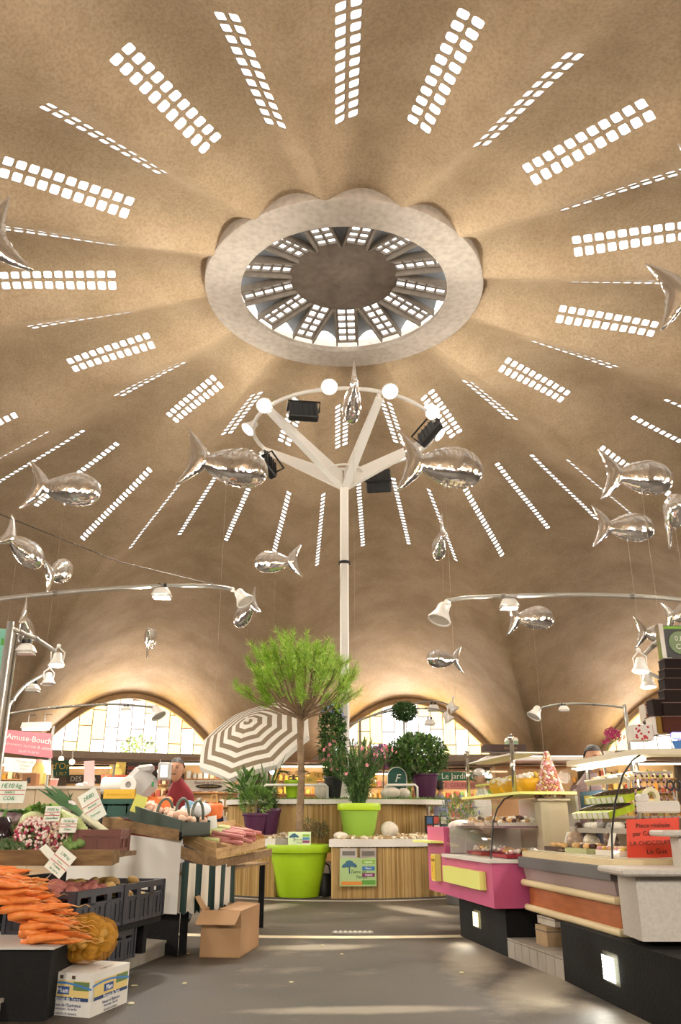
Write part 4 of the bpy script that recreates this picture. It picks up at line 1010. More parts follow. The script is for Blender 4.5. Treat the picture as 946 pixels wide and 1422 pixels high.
pp = kp(.42, .05, .105); crate('dark empty crate stored on the platform under the stall', Matrix.Translation(pp) @ Matrix.Rotation(KR, 4, 'Z'), .5, .35, .17, M_crate, 'dark crates on the near stall', 3)
# potatoes
def lump(sd, rx, ry, rz, seg=10, rings=7, amp=.1):
    b = MB(); b.ball((0, 0, 0), (rx, ry, rz), seg, rings); rs = np.random.default_rng(sd); k = rs.normal(size=(3, 3))
    b.v = [tuple(V3(v)*(1+amp*math.sin(V3(k[0]).dot(V3(v))/rx*1.3+k[1][0])+amp*.5*math.sin(V3(k[1]).dot(V3(v))/rx*2.2))) for v in b.v]; return b
POT = [lump(i, .048+.008*i, .03, .028, 10, 7).mesh('potato', mat('red_potato', '#8f4b46', .6, col2='#b37264', vscale=9), True) for i in range(3)]
POTY = [lump(9+i, .042+.006*i, .03, .028, 10, 7).mesh('potato', mat('yellow_potato', '#c2a15f', .65, col2='#a98346', vscale=9), True) for i in range(3)]
def scatter(n, fn, meshes, name, label, cat, group, sc=(.85, 1.2)):
    for i in range(n):
        o = link_mesh(name, meshes[i % len(meshes)]); o.location = fn(i); s_ = random.uniform(*sc); o.scale = (s_, s_, s_)
        o.rotation_euler = (random.uniform(-.5, .5), random.uniform(-.4, .4), random.random()*PI*2); tag(o, label, cat, group)
def heap(s0, s1, t0, t1, zb, hh):
    def f(i):
        s_, t_ = random.uniform(s0, s1), random.uniform(t0, t1); return kp(s_, t_, zb+random.random()*hh)
    return f
scatter(52, heap(.05, KL*.48, .05, cw-.05, ZC1-.045, .05), POT, 'potato', 'long red-skinned potato in the nearer dark crate', 'potato', 'red potatoes in the nearer crate')
scatter(12, heap(-.02, .12, .12, .5, ZC1-.02, .07), POT, 'potato', 'long red-skinned potato heaped at the left end of the nearer dark crate', 'potato', 'red potatoes heaped at the crate end')
scatter(26, heap(KL*.42, KL*.72, .05, cw-.06, ZC1-.05, .06), POTY, 'potato', 'pale yellow potato in the farther dark crate', 'potato', 'yellow potatoes in the farther crate')
scatter(14, heap(KL*.72, KL*.95, .05, cw-.06, ZC1-.12, .04), POTY, 'potato', 'pale yellow potato low in the farther crate, seen through its slots', 'potato', 'yellow potatoes at the far end of the crate')
# carton with the net sack
C0, CL, CR2 = atZ(124, 1414, 0), atZ(57, 1408, 0), atZ(176, 1392, 0); hz = atY(124, 1353, C0.y).z
ct = thing('carton', 'white printed potato carton on the floor at the lower left', 'box', C0); ed1, ed2 = V3((CL.x-C0.x, CL.y-C0.y, 0)), V3((CR2.x-C0.x, CR2.y-C0.y, 0))
ang1 = math.atan2(-ed1.y, -ed1.x)
M_cart = mat('carton_white', '#d9d5cd', .7, var=.05)
up = V3((0, 0, hz)); z0 = V3((0, 0, 0)); L1 = ed1.length
b = MB(); b.hexa([z0, ed2, ed1+ed2, ed1, up, ed2+up, ed1+ed2+up, ed1+up]); b.build('box', M_cart, ct)
def face_print(th, o_, ex, ez, items, lift=.003):
    """flat print on a face: o_ origin, ex and ez edge vectors"""
    n = ex.cross(ez).normalized()*lift; mats_ = {}
    for it in items:
        if it[0] == 'r':
            _, x0, z0_, x1, z1_, col = it; b = MB(); p = lambda x, z: o_+ex*x+ez*z+n
            b.add([p(x0, z0_), p(x1, z0_), p(x1, z1_), p(x0, z1_)], [(0, 1, 2, 3)]); b.build('print', mat('ink_'+col, col, .6), th); n = n*1.12
        elif it[0] == 'w':                         # a wavy band
            _, z0_, amp, hh, col = it; b = MB(); N_ = 14; vs = []
            for i in range(N_+1):
                x = i/N_; zz = z0_+amp*math.sin(x*3.4+.3); vs += [o_+ex*x+ez*zz+n, o_+ex*x+ez*(zz+hh)+n]
            b.add(vs, [(2*i, 2*i+2, 2*i+3, 2*i+1) for i in range(N_)]); b.build('print', mat('ink_'+col, col, .6), th); n = n*1.12
        else:
            _, s_, x, z, size, col = it; X = ex.normalized(); Zv = ez.normalized(); Mx = Matrix((X, Zv, X.cross(Zv))).transposed()
            text('lettering', s_, mat('ink_'+col, col, .6), th, o_+ex*x+ez*z+n*1.6, size, Mx, .0004)
fr_items = [('r', .05, .36, .95, .82, '#d9c07a'), ('r', .62, .6, .95, .8, '#5f7a4a'), ('w', .66, .08, .05, '#3f78b5'), ('r', .3, .5, .55, .68, '#2d4f8a'), ('r', .05, .36, .95, .44, '#26406f'), ('t', 'Pommes de Terre', .5, .4, .024, '#e9edf2'), ('t', 'Primeur de l\'Espérance', .5, .26, .02, '#3a4a7a'), ('t', 'Noirmoutier - Île de Ré', .5, .17, .015, '#3a4a7a'), ('t', 'PRODUITS DE FRANCE', .5, .06, .014, '#5a6070'), ('t', 'Miam', .42, .59, .032, '#ffffff'),
            ('r', .33, .86, .40, .94, '#4a3524'), ('r', .58, .86, .65, .94, '#4a3524')]
face_print(ct, ed1*1.0, -ed1, up, fr_items, .003)
face_print(ct, z0, ed2, up, fr_items[:-2], .003)
face_print(ct, up, ed2, ed1, [('t', 'DE SELECTION', .5, .12, .02, '#9a968e')], .003)
# net sack on the carton: potatoes inside a net
cc = C0+(ed1+ed2)*.5; SW, SD, SH = .185, .13, .25; sackc = V3((cc.x-.06, cc.y+.06, hz))
def in_sack(i):
    while True:
        v = rdir(); t_ = random.uniform(.72, .82); p = V3((v.x*SW*t_, v.y*SD*t_, SH*.5+v.z*SH*.43*t_))
        if p.z > .02: return sackc+p
SP = [lump(20+i, .036, .03, .026, 9, 6).mesh('potato', mat('sack_potato', '#b58a3a', .7, var=.2), True) for i in range(2)]
scatter(80, in_sack, SP, 'potato', 'potato inside the orange net sack on the carton', 'potato', 'potatoes in the net sack')
def netmat():
    m = bpy.data.materials.new('net'); m.use_nodes = True; nt = m.node_tree; nt.nodes.clear(); out = nt.nodes.new('ShaderNodeOutputMaterial'); mx = nt.nodes.new('ShaderNodeMixShader'); mx.inputs[0].default_value = .42
    t_ = nt.nodes.new('ShaderNodeBsdfTransparent'); d = nt.nodes.new('ShaderNodeBsdfDiffuse'); d.inputs[0].default_value = (*srgb('#c4892a'), 1)
    nt.links.new(t_.outputs[0], mx.inputs[1]); nt.links.new(d.outputs[0], mx.inputs[2]); nt.links.new(mx.outputs[0], out.inputs[0]); return m
sk = thing('net_sack', 'orange net sack of potatoes standing on the white carton', 'sack', sackc); b = lump(5, 1, 1, 1, 22, 14, .0)
b.v = [(v[0]*SW*(1+.05*math.sin(9*v[2]+5*v[0]))*(1 if abs(v[2]) < .6 else 1.1), v[1]*SD*(1+.05*math.sin(8*v[2]+7*v[1])), max(.003, SH*.5+v[2]*SH*.5*(1+.04*math.sin(11*v[0])))) for v in b.v]; b.build('net', netmat(), sk, smooth=True)
b = MB(); e_ = V3((-.16, -.05, .02)); b.tube([e_, e_+V3((-.02, -.03, -.05)), e_+V3((-.03, -.04, -.16))], .004, 4); b.tube([e_, e_+V3((-.03, -.02, -.1)), e_+V3((-.045, -.03, -.19))], .003, 4); b.build('blue_tie', mat('blue_twine', '#3f86b5', .6), sk)
# carrots on a black box
cbp = atZ(62, 1422, 0); bx_ = thing('carrot_stand', 'black box at the lower left corner carrying the carrots', 'stand', (cbp.x-.02, cbp.y+.05, 0))
ztop = atY(50, 1312, cbp.y+.1).z; b = MB(); b.box((-.42, .28, ztop/2-.01), (.84, .56, ztop-.02)); b.build('box', M_blackbase, bx_); b = MB(); b.box((-.43, .28, ztop-.006), (.9, .62, .012)); b.build('paper', mat('newsprint', '#b9b4ab', .8), bx_)
cm = []
for k in range(3):
    b = MB(); n = 12; pts = []; rr = []
    for i in range(n+1):
        f = i/n; pts.append((f*.2, .012*math.sin(f*3+k), .006*math.sin(f*5+k*2))); rr.append((.019*(1-f)**.55+.002)*(1 if i else .7))
    b.tube(pts, rr, 8); cm.append(b.mesh('carrot', mat('carrot_orange', '#d9702a', .5, col2='#e58b3f', vscale=30, bump=.3, bscale=50, stretch=(1, .2, .2)), True))
b = MB(); b.tube([(0, 0, 0), (.03, .008, -.002), (.055, .0, -.01), (.08, .012, -.008)], [.0025, .0018, .0012, .0008], 4); CRT = b.mesh('root_tip', mat('carrot_root', '#d9a25f', .7), True)
nl = 0
for layer in range(9):
    for j in range(13):
        f = layer/8; yy = .02+j*.045+random.uniform(-.01, .01); xe = .10-.24*f*f-.12*f+random.uniform(-.07, .05)-.12*(j/12)**2
        z = ztop+.02+layer*.037+random.uniform(-.006, .006); x0 = xe-.2*1.15
        o = link_mesh('carrot', cm[(layer+j) % 3]); o.location = (bx_.location.x+x0, bx_.location.y+yy+.0, z); s_ = random.uniform(1.0, 1.3); o.scale = (s_, s_, s_)
        o.rotation_euler = (random.random()*6, random.uniform(-.1, .22)*(.4+.6*f), random.uniform(-.38, .22)); tag(o, 'orange carrot in the heap at the lower left', 'carrot', 'carrots in the heap')
        if j < 5 or layer > 6:
            r_ = link_mesh('root_tip', CRT, None, o); r_.location = (.197, .012*math.sin(3+((layer+j) % 3)), 0)
# ---- wooden shelf above the potatoes
w0, w1 = atY(-60, 1188, -8.3), atY(160, 1180, -8.2); zt = w1.z
sh = thing('wooden_shelf', 'thick rough wooden shelf loaded with vegetables above the potatoes', 'shelf', (w1.x, w1.y, zt)); so = sh.location
b = MB(); b.hexa([V3(v)-so for v in ((w0.x, -8.3, zt-.085), (w1.x, -8.25, zt-.085), (w1.x+.02, -8.16, zt-.07), (w0.x, -8.2, zt-.075), (w0.x, -8.3, zt), (w1.x, -8.25, zt), (w1.x+.02, -8.16, zt), (w0.x, -8.2, zt))]); b.build('front_beam', M_wood, sh)
for i in range(4):
    y0 = -8.195+i*.17; b = MB(); b.hexa([V3(v)-so for v in ((w0.x, y0, zt-.05), (w1.x-.03, y0, zt-.05), (w1.x-.03, y0+.16, zt-.05), (w0.x, y0+.16, zt-.05), (w0.x, y0, zt-.022), (w1.x-.03, y0, zt-.022), (w1.x-.03, y0+.16, zt-.022), (w0.x, y0+.16, zt-.022))]); b.build('plank', M_wood, sh)
SZ = zt-.02
def on(x, y, Y): return atY(x, y, Y)
# brown crate with leeks and celery
pc = atY(101, 1187, -8.12); wid = atY(162, 1187, -8.12).x-pc.x; pc.z = SZ+.001
crate('brown plastic crate holding leeks and celery on the wooden shelf', Matrix.Translation(pc) @ Matrix.Rotation(R_(4), 4, 'Z'), wid, .36, .13, mat('brown_crate', '#6b3a2c', .55, var=.15), None, 3)
def stalk(name, label, cat, group, a, c, r0, r1, m0, m1, split=.45, leafn=5, flat=.5):
    a, c = V3(a), V3(c); t = thing(name, label, cat, a, group=group); d = c-a; m = d*split
    b = MB(); b.tube([V3((0, 0, 0)), m*.5, m], [r0*.9, r0, r0*.95], 8); b.build('shaft', m0, t, smooth=True)
    b = MB(); dn = d.normalized(); s_ = dn.cross(V3((0, 0, 1))).normalized()
    for k in range(leafn):
        o_ = s_*(k-(leafn-1)/2)*r0*.5; e = d+s_*(k-(leafn-1)/2)*r1*1.1+V3((0, 0, random.uniform(-.03, .03)))
        b.add([m+o_-s_*r0*.6, m+o_+s_*r0*.6, (m+e)*.5+s_*r1*.8+V3((0, 0, .01)), (m+e)*.5-s_*r1*.8+V3((0, 0, -.01)), e+s_*r1*.3, e-s_*r1*.3], [(0, 1, 2, 3), (3, 2, 4, 5)])
    b.build('leaves', m1, t); return t
M_leekw, M_leekg = mat('leek_white', '#e2dfbe', .5, var=.05), mat('leek_green', '#34602a', .85, var=.25)
for i, lab in enumerate(('leek at the front of the brown crate, leaves up to the left', 'middle leek leaning out of the brown crate', 'rear leek leaning out of the brown crate')):
    stalk('leek', lab, 'leek', 'leeks in the brown crate', atY(152-i*7, 1158-i*3, -8.0+.05*i), atY(62+i*9, 1094+i*7, -7.85+.08*i), .02, .03, M_leekw, M_leekg, .4)
for i in range(4):
    stalk('celery_stalk', 'pale green celery stalk lying in the brown crate', 'celery', 'celery in the brown crate', atY(118-i*2, 1152-i*4, -8.1+.03*i), atY(80-i*3, 1128-i*3, -7.98), .024-.003*i, .02, mat('celery', '#c3cf8a', .5, var=.1), mat('celery_leaf', '#8fb54a', .6, var=.2), .7, 4)
for i in range(3):
    stalk('leek', ('leek stump', 'second leek stump', 'third leek stump')[i]+' with pale roots lying left of the brown crate', 'leek', 'leek stumps on the shelf', atY(100+i*7, 1178-i*3, -8.14), atY(84+i*5, 1163-i*2, -8.0), .024, .02, mat('courgette', '#7b9a52', .5, var=.3), G2, .8, 2)
# radishes: two bunches
def radish(label, c, rad, n, cols, group):
    t = thing('radish_bunch', label, 'radishes', c, group=group); b = MB(); rt = MB()
    for i in range(n):
        v = rdir(.4); p = V3((v.x*rad[0], v.y*rad[1], max(.01, v.z*rad[2]+rad[2]*.6))); b.mi(random.randrange(len(cols))); b.ball(p, .0105*random.uniform(.8, 1.2), 6, 4); d = (v+V3((.6, -.6, -.1))).normalized(); s_ = d.orthogonal().normalized()*.0022
        rt.add([p-s_, p+s_, p+d*random.uniform(.02, .045)], [(0, 1, 2)])
    o = b.build('roots', cols, t, smooth=True); o['kind'] = 'stuff'; o = rt.build('root_hairs', mat('radish_hair', '#d8c3a4', .8), t); o['kind'] = 'stuff'
    b = MB(); cloud(b, (-rad[0]*.6, .06, rad[2]*.7), (.05, .05, .04), 30, .07, .035, .2); b.build('tops', G3, t)
Rr, Rw, Rb = mat('radish_red', '#b03a55', .45), mat('radish_white', '#e6d5cc', .5), mat('radish_beige', '#d3b596', .6)
p = atY(42, 1182, -8.12); radish('bunch of red and white radishes on the shelf edge', (p.x, -8.1, SZ), (.115, .075, .125), 330, [Rr, Rw, Rw], 'radish bunches')
p = atY(68, 1184, -8.08); radish('paler bunch of radishes with long beige roots', (p.x, -8.06, SZ), (.095, .07, .12), 300, [Rb, Rw, Rb, Rr], 'radish bunches')
# aubergine, artichokes, cabbages, greens
p = atY(4, 1143, -8.0); t = thing('aubergine', 'glossy dark purple aubergine at the left edge', 'aubergine', (p.x, -8.0, SZ)); b = MB(); b.lathe([(0, 0), (.05, .01), (.082, .06), (.085, .1), (.065, .16), (.035, .2), (0, .21)], 20); b.build('fruit', mat('aubergine_skin', '#24131f', .15, coat=.5), t, smooth=True)
b = MB()
for k in range(6): leaf(b, V3((0, 0, .208)), V3((math.cos(k), math.sin(k), -.5)), .05, .03)
b.tube([(0, 0, .205), (.01, 0, .24)], .01, 6); b.build('calyx', G1, t)
p = atY(10, 1118, -7.86); t = thing('aubergine', 'pale speckled aubergine lying behind the dark one', 'aubergine', (p.x, -7.86, SZ+.2)); b = MB(); b.ball((0, 0, 0), (.12, .06, .045), 16, 10); b.build('fruit', mat('aubergine_pale', '#cdb9b4', .3, col2='#6d4a5a', vscale=20), t, smooth=True); b = MB(); b.tube([(.11, 0, 0), (.15, 0, .02)], .014, 6); b.build('calyx', G1, t)
ART = []
def artichoke(label, c, s_):
    t = thing('artichoke', label, 'artichoke', c, group='artichokes on the shelf')
    b = MB(); b.ball((0, 0, s_*.6), (s_*.55, s_*.55, s_*.6), 12, 8); b.build('heart', G2, t, smooth=True)
    for k in range(22):
        a = k*2.4; h = .12+.9*k/22; r = s_*.62*math.sin(PI*min(.95, h*.9+.08)); b = MB(); p = V3((math.cos(a)*r, math.sin(a)*r, s_*h*1.05)); leaf(b, p-V3((0, 0, s_*.1)), V3((math.cos(a)*.5, math.sin(a)*.5, 1)), s_*.5, s_*.42, -.2); b.build('bract', mat('artichoke_scale', '#5a6b4a', .55, col2='#7d8a5e', vscale=12), t)
for i, (x, lab) in enumerate(((2, 'artichoke at the left edge of the shelf'), (17, 'artichoke between its two neighbours at the left of the shelf'), (31, 'artichoke next to the radishes'))):
    p = atY(x, 1187, -8.16); artichoke(lab, (p.x, -8.13, SZ), .07)
p = atY(45, 1140, -7.95); t = thing('cabbage', 'pale green round cabbage behind the radishes', 'cabbage', (p.x, -7.93, SZ)); b = MB(); b.ball((0, 0, .16), (.085, .085, .08), 20, 14); b.build('head', mat('cabbage_pale', '#cdd6a0', .5, var=.1, vscale=14), t, smooth=True)
for k in range(5):
    b = MB(); a = k*1.26; vs = []
    for i in range(5):
        for j in range(5):
            th = a+(j-2)*.28; ph = R_(-40+i*22); r = .089+.006*math.sin(j*2+i); vs.append((math.cos(th)*math.cos(ph)*r, math.sin(th)*math.cos(ph)*r, .16+math.sin(ph)*.084))
    b.add(vs, [(i*5+j, i*5+j+1, i*5+j+6, i*5+j+5) for i in range(4) for j in range(4)]); b.build('leaf', mat('cabbage_pale', '#cdd6a0', .5), t, smooth=True)
b = MB(); b.lathe([(.07, 0), (.06, .1)], 12); b.build('stump', mat('leek_white', '#e2dfbe'), t)
p = atY(24, 1116, -7.82); t = thing('savoy_leaf_head', 'dark crinkled savoy cabbage behind the pale one', 'cabbage', (p.x, -7.8, SZ+.13))
for k in range(7):
    b = MB(); a = k*.9; vs = []
    for i in range(6):
        for j in range(7):
            th = a+(j-3)*.22; r = .03+.1*i/5; vs.append((math.cos(th)*r, math.sin(th)*r, .12*math.sin(i/5*1.9)+.008*math.sin(i*5+j*4)))
    b.add(vs, [(i*7+j, i*7+j+1, i*7+j+8, i*7+j+7) for i in range(5) for j in range(6)]); b.build('leaf', mat('savoy', '#4f7440', .6, col2='#7d9a5a', vscale=25), t, smooth=True)
p = atY(60, 1122, -7.85); t = thing('parsley', 'curly bright green parsley behind the cabbages', 'herbs', (p.x, -7.85, SZ+.1)); b = MB(); cloud(b, (0, 0, .1), (.13, .09, .075), 420, .035, .03, .2, .6, 2); o = b.build('foliage', [G3, G1], t); o['kind'] = 'stuff'; b = MB(); b.tube([(0, 0, -.1), (0, 0, .08)], .03, 8); b.build('stems', G3, t)
b = MB(); p = atY(97, 1113, -7.8); t = thing('turnip', 'white turnip at the foot of the leeks', 'turnip', atY(96, 1122, -7.86)); b.lathe([(0, -.05), (.02, -.035), (.045, 0), (.04, .03), (.015, .045)], 14); b.build('root', mat('turnip_white', '#d9d0cf', .5), t, smooth=True); b = MB(); leaf(b, V3((0, 0, .04)), V3((.3, 0, 1)), .06, .03); leaf(b, V3((0, 0, .04)), V3((-.3, 0, 1)), .06, .03); b.build('tops', G2, t)
# price cards
def price(label, px, Y, w, h, lines, rz=0, roll=0.0, tilt=R_(-12), paper='#e6e8dc', pin=True):
    t = card('price_card', label, atY(px[0], px[1], Y), w, h, rz, tilt, paper, 'price cards', roll)
    bar(t, 0, h*.08, w*.98, .004, '#c05a50'); bar(t, 0, -h*.12, w*.98, .004, '#c05a50')
    for s_, z, sz in lines: line(t, s_, 0, z*h, sz*h, '#3f8a5a', shear=.15)
    if pin:
        b = MB(); b.tube([(0, .004, -h*.45), (0, .006, -h*.5-.05)], .003, 4); b.build('pin', M_steel, t)
    return t
price('large white price card reading 1,10 at the left edge above the vegetables', (14, 1100), -7.75, .2, .14, [('1€10 kg', .28, .3), ('FRANCE', -.02, .13), ('COR', -.3, .26)])
price('small white price card above the radishes', (73, 1130), -8.12, .095, .09, [('0€85 kg', .26, .24), ('France', -.02, .13), ('Chou-fleur', -.3, .2)])
price('small white price card in front of the celery', (95, 1146), -8.15, .1, .085, [('1€30 kg', .26, .24), ('France', -.02, .13), ('Céleri', -.3, .22)])
price('diamond-tilted price card reading 2,80 behind the brown crate', (128, 1119), -7.95, .12, .2, [('2€80', .3, .17), ('FRANCE', -.02, .08), ('Poireau', -.3, .11)], roll=R_(-32))
price('tilted price card stuck in the red potatoes', (84, 1197), -8.35, .115, .14, [('2,50 kg', .28, .16), ('France', -.02, .1), ('Pomme', -.22, .13), ('de terre', -.38, .13)], roll=R_(35))
c = card('price_card', 'folded back half of the potato price card', atY(67, 1184, -8.33), .05, .1, R_(60), R_(-40), '#e6e8dc', 'price cards', R_(-30))
# ---- middle stall: white panel, black base, sloping boards
B_, A_ = atY(252, 1168, -6.85), atY(100, 1143, -6.3); zb = atY(252, 1270, -6.85).z
ms = thing('stall_counter', 'white-panelled vegetable counter on a black base behind the potato crates', 'counter', (B_.x, B_.y, 0)); mo = ms.location
def slabv(P0, P1, z00, z01, z10, z11, th, nm, m_):
    d = V3((P1.x-P0.x, P1.y-P0.y, 0)).normalized(); n = V3((-.45, .9, 0))*th; p0, p1 = V3((P0.x, P0.y, 0))-mo, V3((P1.x, P1.y, 0))-mo
    b = MB(); b.hexa([p0+V3((0, 0, z00)), p1+V3((0, 0, z10)), p1+n+V3((0, 0, z10)), p0+n+V3((0, 0, z00)), p0+V3((0, 0, z01)), p1+V3((0, 0, z11)), p1+n+V3((0, 0, z11)), p0+n+V3((0, 0, z01))]); return b.build(nm, m_, ms)
zl0, zl1 = atY(147, 1150, -6.45).z, atY(147, 1134, -6.45).z; zr0, zr1 = atY(252, 1168, -6.85).z, atY(252, 1152, -6.85).z
slabv(A_, B_, zb, zl0, zb, zr0, .7, 'panel', M_panel)
A2 = atY(147, 1142, -6.47); dd = V3((B_.x-A2.x, B_.y-A2.y, 0)).normalized(); nn = V3((dd.y, -dd.x, 0))*.03
slabv(A2+nn, B_+nn, zl0, zl1, zr0, zr1, .03, 'top_board', M_wood)
bb = atZ(250, 1330, 0); slabv(V3((A_.x, A_.y, 0))+nn*-2, V3((B_.x, B_.y, 0))+nn*-2-dd*.02, 0.0, zb, 0.0, zb, .6, 'base', M_blackbase)
slabv(A_, B_, zl0+.02, zl0+.06, zr0+.02, zr0+.06, .6, 'worktop', M_blackbase)
# tray with three hoop handles, eggs of shallots in it
T0, T1_, T2 = atY(253, 1150, -6.78), atY(181, 1127, -6.3), atY(292, 1148, -6.25)
tr = thing('tray', 'long dark green tray with three hoop handles on the middle stall', 'tray', T0); M_dg = mat('dark_green', '#26382d', .5)
e1, e2 = T1_-T0, V3((T2.x-T0.x, T2.y-T0.y, 0)); hh = V3((0, 0, .115)); dn = V3((0, 0, -.0))
def wall(p, q_, h0): 
    b = MB(); d = (q_-p); n = V3((-d.y, d.x, 0)).normalized()*.012; b.hexa([p, q_, q_+n, p+n, p+h0, q_+h0, q_+n+h0, p+n+h0]); b.build('side', M_dg, tr)
wall(V3((0, 0, -.06)), e1+V3((0, 0, -.06)), hh); wall(V3((0, 0, -.06)), e2+V3((0, 0, -.06)), hh*.9); wall(e2+V3((0, 0, -.06)), e1+e2+V3((0, 0, -.06)), hh); wall(e1+V3((0, 0, -.06)), e1+e2+V3((0, 0, -.06)), hh)
b = MB(); b.hexa([V3((0, 0, -.06)), e2+V3((0, 0, -.06)), e1+e2+V3((0, 0, -.06)), e1+V3((0, 0, -.06)), V3((0, 0, -.05)), e2+V3((0, 0, -.05)), e1+e2+V3((0, 0, -.05)), e1+V3((0, 0, -.05))]); b.build('bottom', M_dg, tr)
for xa, xb_, yt in ((217, 240, 1110), (243, 262, 1110), (266, 282, 1113)):
    p0, p1 = atY(xa, 1140, -6.42)-T0, atY(xb_, 1138, -6.32)-T0; top = atY((xa+xb_)/2, yt, -6.37)-T0; pts = []
    for i in range(13):
        th = PI*i/12; pts.append((p0+p1)/2+(p0-p1)/2*math.cos(th)*1.0+V3((0, 0, (top.z-p0.z)*math.sin(th)**.8)))
    b = MB(); b.tube(pts, .012, 7); b.build('handle', mat('handle_green', '#5b6355', .45), tr, smooth=True)
SHM = [lump(40+i, .034, .024, .024, 10, 7).mesh('shallot', mat('shallot_skin', '#dba98c', .5, col2='#e8c5ae', vscale=10), True) for i in range(2)]
def shal(i): f, g = random.uniform(.05, .8), random.uniform(.12, .9); return T0+e1*f+e2*g+V3((0, 0, .045+random.random()*.03))
scatter(38, shal, SHM, 'onion', 'pale pink onion in the dark green tray', 'onion', 'onions in the tray')
def bag(label, px, Y, w, h, d, col, rz=0, handles=True):
    p = atY(px[0], px[1], Y); t = thing('carrier_bag', label, 'bag', p, rz); b = MB(); b.box((0, 0, h/2), (w, d, h), bev=.02, taper=(1.08, .8)); b.build('body', mat('bag_'+col, col, .5, var=.1, bump=.3, bscale=10), t)
    b = MB(); b.box((-w*.2, -d/2-.004, h*.55), (w*.22, .004, h*.35)); b.build('print', mat('ink_#f0e8dc', '#f0e8dc', .6), t)
    if handles:
        b = MB(); b.tube([(-w*.2, 0, h), (-w*.15, 0, h*1.5), (w*.15, 0, h*1.5), (w*.2, 0, h)], .008, 5); b.build('handle', mat('raffia', '#c9a05f', .7), t)
bag('orange printed bag behind the dark green tray', (219, 1127), -6.0, .22, .12, .12, '#e0702a', 0, False)
bag('orange paper bag with raffia handles behind the rhubarb', (296, 1137), -5.9, .15, .13, .1, '#e0702a', R_(-10))
p = atY(272, 1124, -6.05); t = thing('plastic_bag', 'crumpled white and blue plastic bag behind the tray', 'bag', p); b = lump(3, .12, .08, .06, 12, 8, .22); b.build('film', mat('white_film', '#dfe3e6', .35), t, smooth=True); b = lump(6, .05, .04, .04, 10, 6, .2); b.v = [(v[0]-.04, v[1]-.06, v[2]+.03) for v in b.v]; b.build('blue_corner', mat('blue_film', '#7fb3cf', .35), t, smooth=True)
# scale
p = atY(194, 1130, -6.0); t = thing('shop_scale', 'grey shop scale with a tilted head and small lit screen', 'scale', p); M_sc = mat('scale_grey', '#b3b0ad', .5)
b = MB(); b.box((0, .05, .02), (.3, .3, .12), bev=.02); b.build('base', M_sc, t)
b = MB(); b.box((0, 0, .0), (.26, .14, .3), bev=.05, M=Matrix.Translation((-.03, 0, .22)) @ Matrix.Rotation(R_(42), 4, 'Y')); b.build('head', M_sc, t)
b = MB(); b.box((.06, 0, .36), (.14, .1, .07), bev=.02, M=Matrix.Rotation(R_(-6), 4, 'Y')); b.build('neck', M_sc, t)
s_ = MB(); s_.box((.19, -.01, .345), (.105, .1, .15), bev=.015); sc = s_.build('display', M_sc, t); s_ = MB(); s_.box((.195, -.063, .345), (.06, .006, .1)); o = s_.build('screen', emat('screen_glow', '#dfe9f2', .9), sc)
b = MB(); b.box((.11, -.075, .235), (.018, .006, .04)); b.build('label', mat('ink_#2f8a4a', '#2f8a4a'), t)
# green crate, yellow basket, paper rolls
p = atY(161, 1134, -6.1); w = .26; gc = Matrix.Translation((p.x-w/2, -6.1, p.z)); crate('dark green crate under the yellow basket', gc, w, .26, .14, mat('bottle_green', '#214f42', .5), None, 4)
yb = Matrix.Translation((p.x-w/2+.01, -6.1, p.z+.142)); crate('yellow plastic basket holding paper rolls', yb, w, .26, .075, mat('basket_yellow', '#e0b32c', .5), None, 5, 'basket', False)
for i, (dx, dz, lab) in enumerate(((.045, .05, 'left paper towel roll, lying sideways in the yellow basket'), (.19, .055, 'right paper towel roll end-on in the yellow basket'))):
    t = thing('paper_roll', lab, 'paper roll', (p.x-w/2+dx+.02, -6.0, p.z+.2+dz)); Mx = Matrix.Rotation(PI/2, 4, 'X') if i else Matrix.Rotation(PI/2, 4, 'Y')
    b = MB(); b.lathe([(.025, -.1), (.068, -.1), (.07, -.095), (.07, .095), (.068, .1), (.025, .1), (.025, -.1)], 22, Mx); b.build('paper', mat('tissue', '#e8e4de', .85), t, smooth='auto'); b = MB(); b.lathe([(.024, -.1), (.026, -.1), (.026, .1), (.024, .1)], 16, Mx); b.build('core', mat('card_core', '#8a7560', .8), t)
card('price_card', 'yellow handwritten card at the scale', atY(193, 1117, -6.35), .1, .14, R_(10), R_(-12), '#d8d86a', 'price cards', R_(18))
card('price_card', 'small white card above the rhubarb', atY(295, 1142, -6.2), .075, .1, 0, R_(-8), '#e9eadf', 'price cards', R_(-8))
# ---- rhubarb crate, boards, striped cloth
K, Lf, Rt = atY(301, 1196, -6.55), atY(247, 1178, -6.8), atY(378, 1181, -4.9)
rs_ = thing('display_table', 'wooden display ledge with a striped cloth valance at the aisle corner', 'table', (K.x, K.y, 0)); mo = rs_.location
def plank(P0, P1, h, th, nm, m_, parent, off=V3((0, 0, 0))):
    d = (P1-P0); n = V3((-d.y, d.x, 0)).normalized()*th; u = V3((0, 0, h)); o_ = parent.location
    b = MB(); p0, p1 = P0-o_+off, P1-o_+off; b.hexa([p0, p1, p1+n, p0+n, p0+u, p1+u, p1+n+u, p0+n+u]); return b.build(nm, m_, parent)
plank(Lf-V3((0, 0, .06)), K-V3((0, 0, .06)), .085, .03, 'board', M_wood, rs_); plank(K-V3((0, 0, .06)), Rt-V3((0, 0, .05)), .065, .03, 'board', M_wood, rs_)
bq = V3((Lf.x-.1, -5.0, Rt.z-.07)); b = MB(); pts = [V3((Lf.x, Lf.y+.03, K.z-.07)), V3((K.x-.02, K.y+.03, K.z-.07)), V3((Rt.x-.03, Rt.y, K.z-.07)), V3((Rt.x-.6, Rt.y, K.z-.07))]
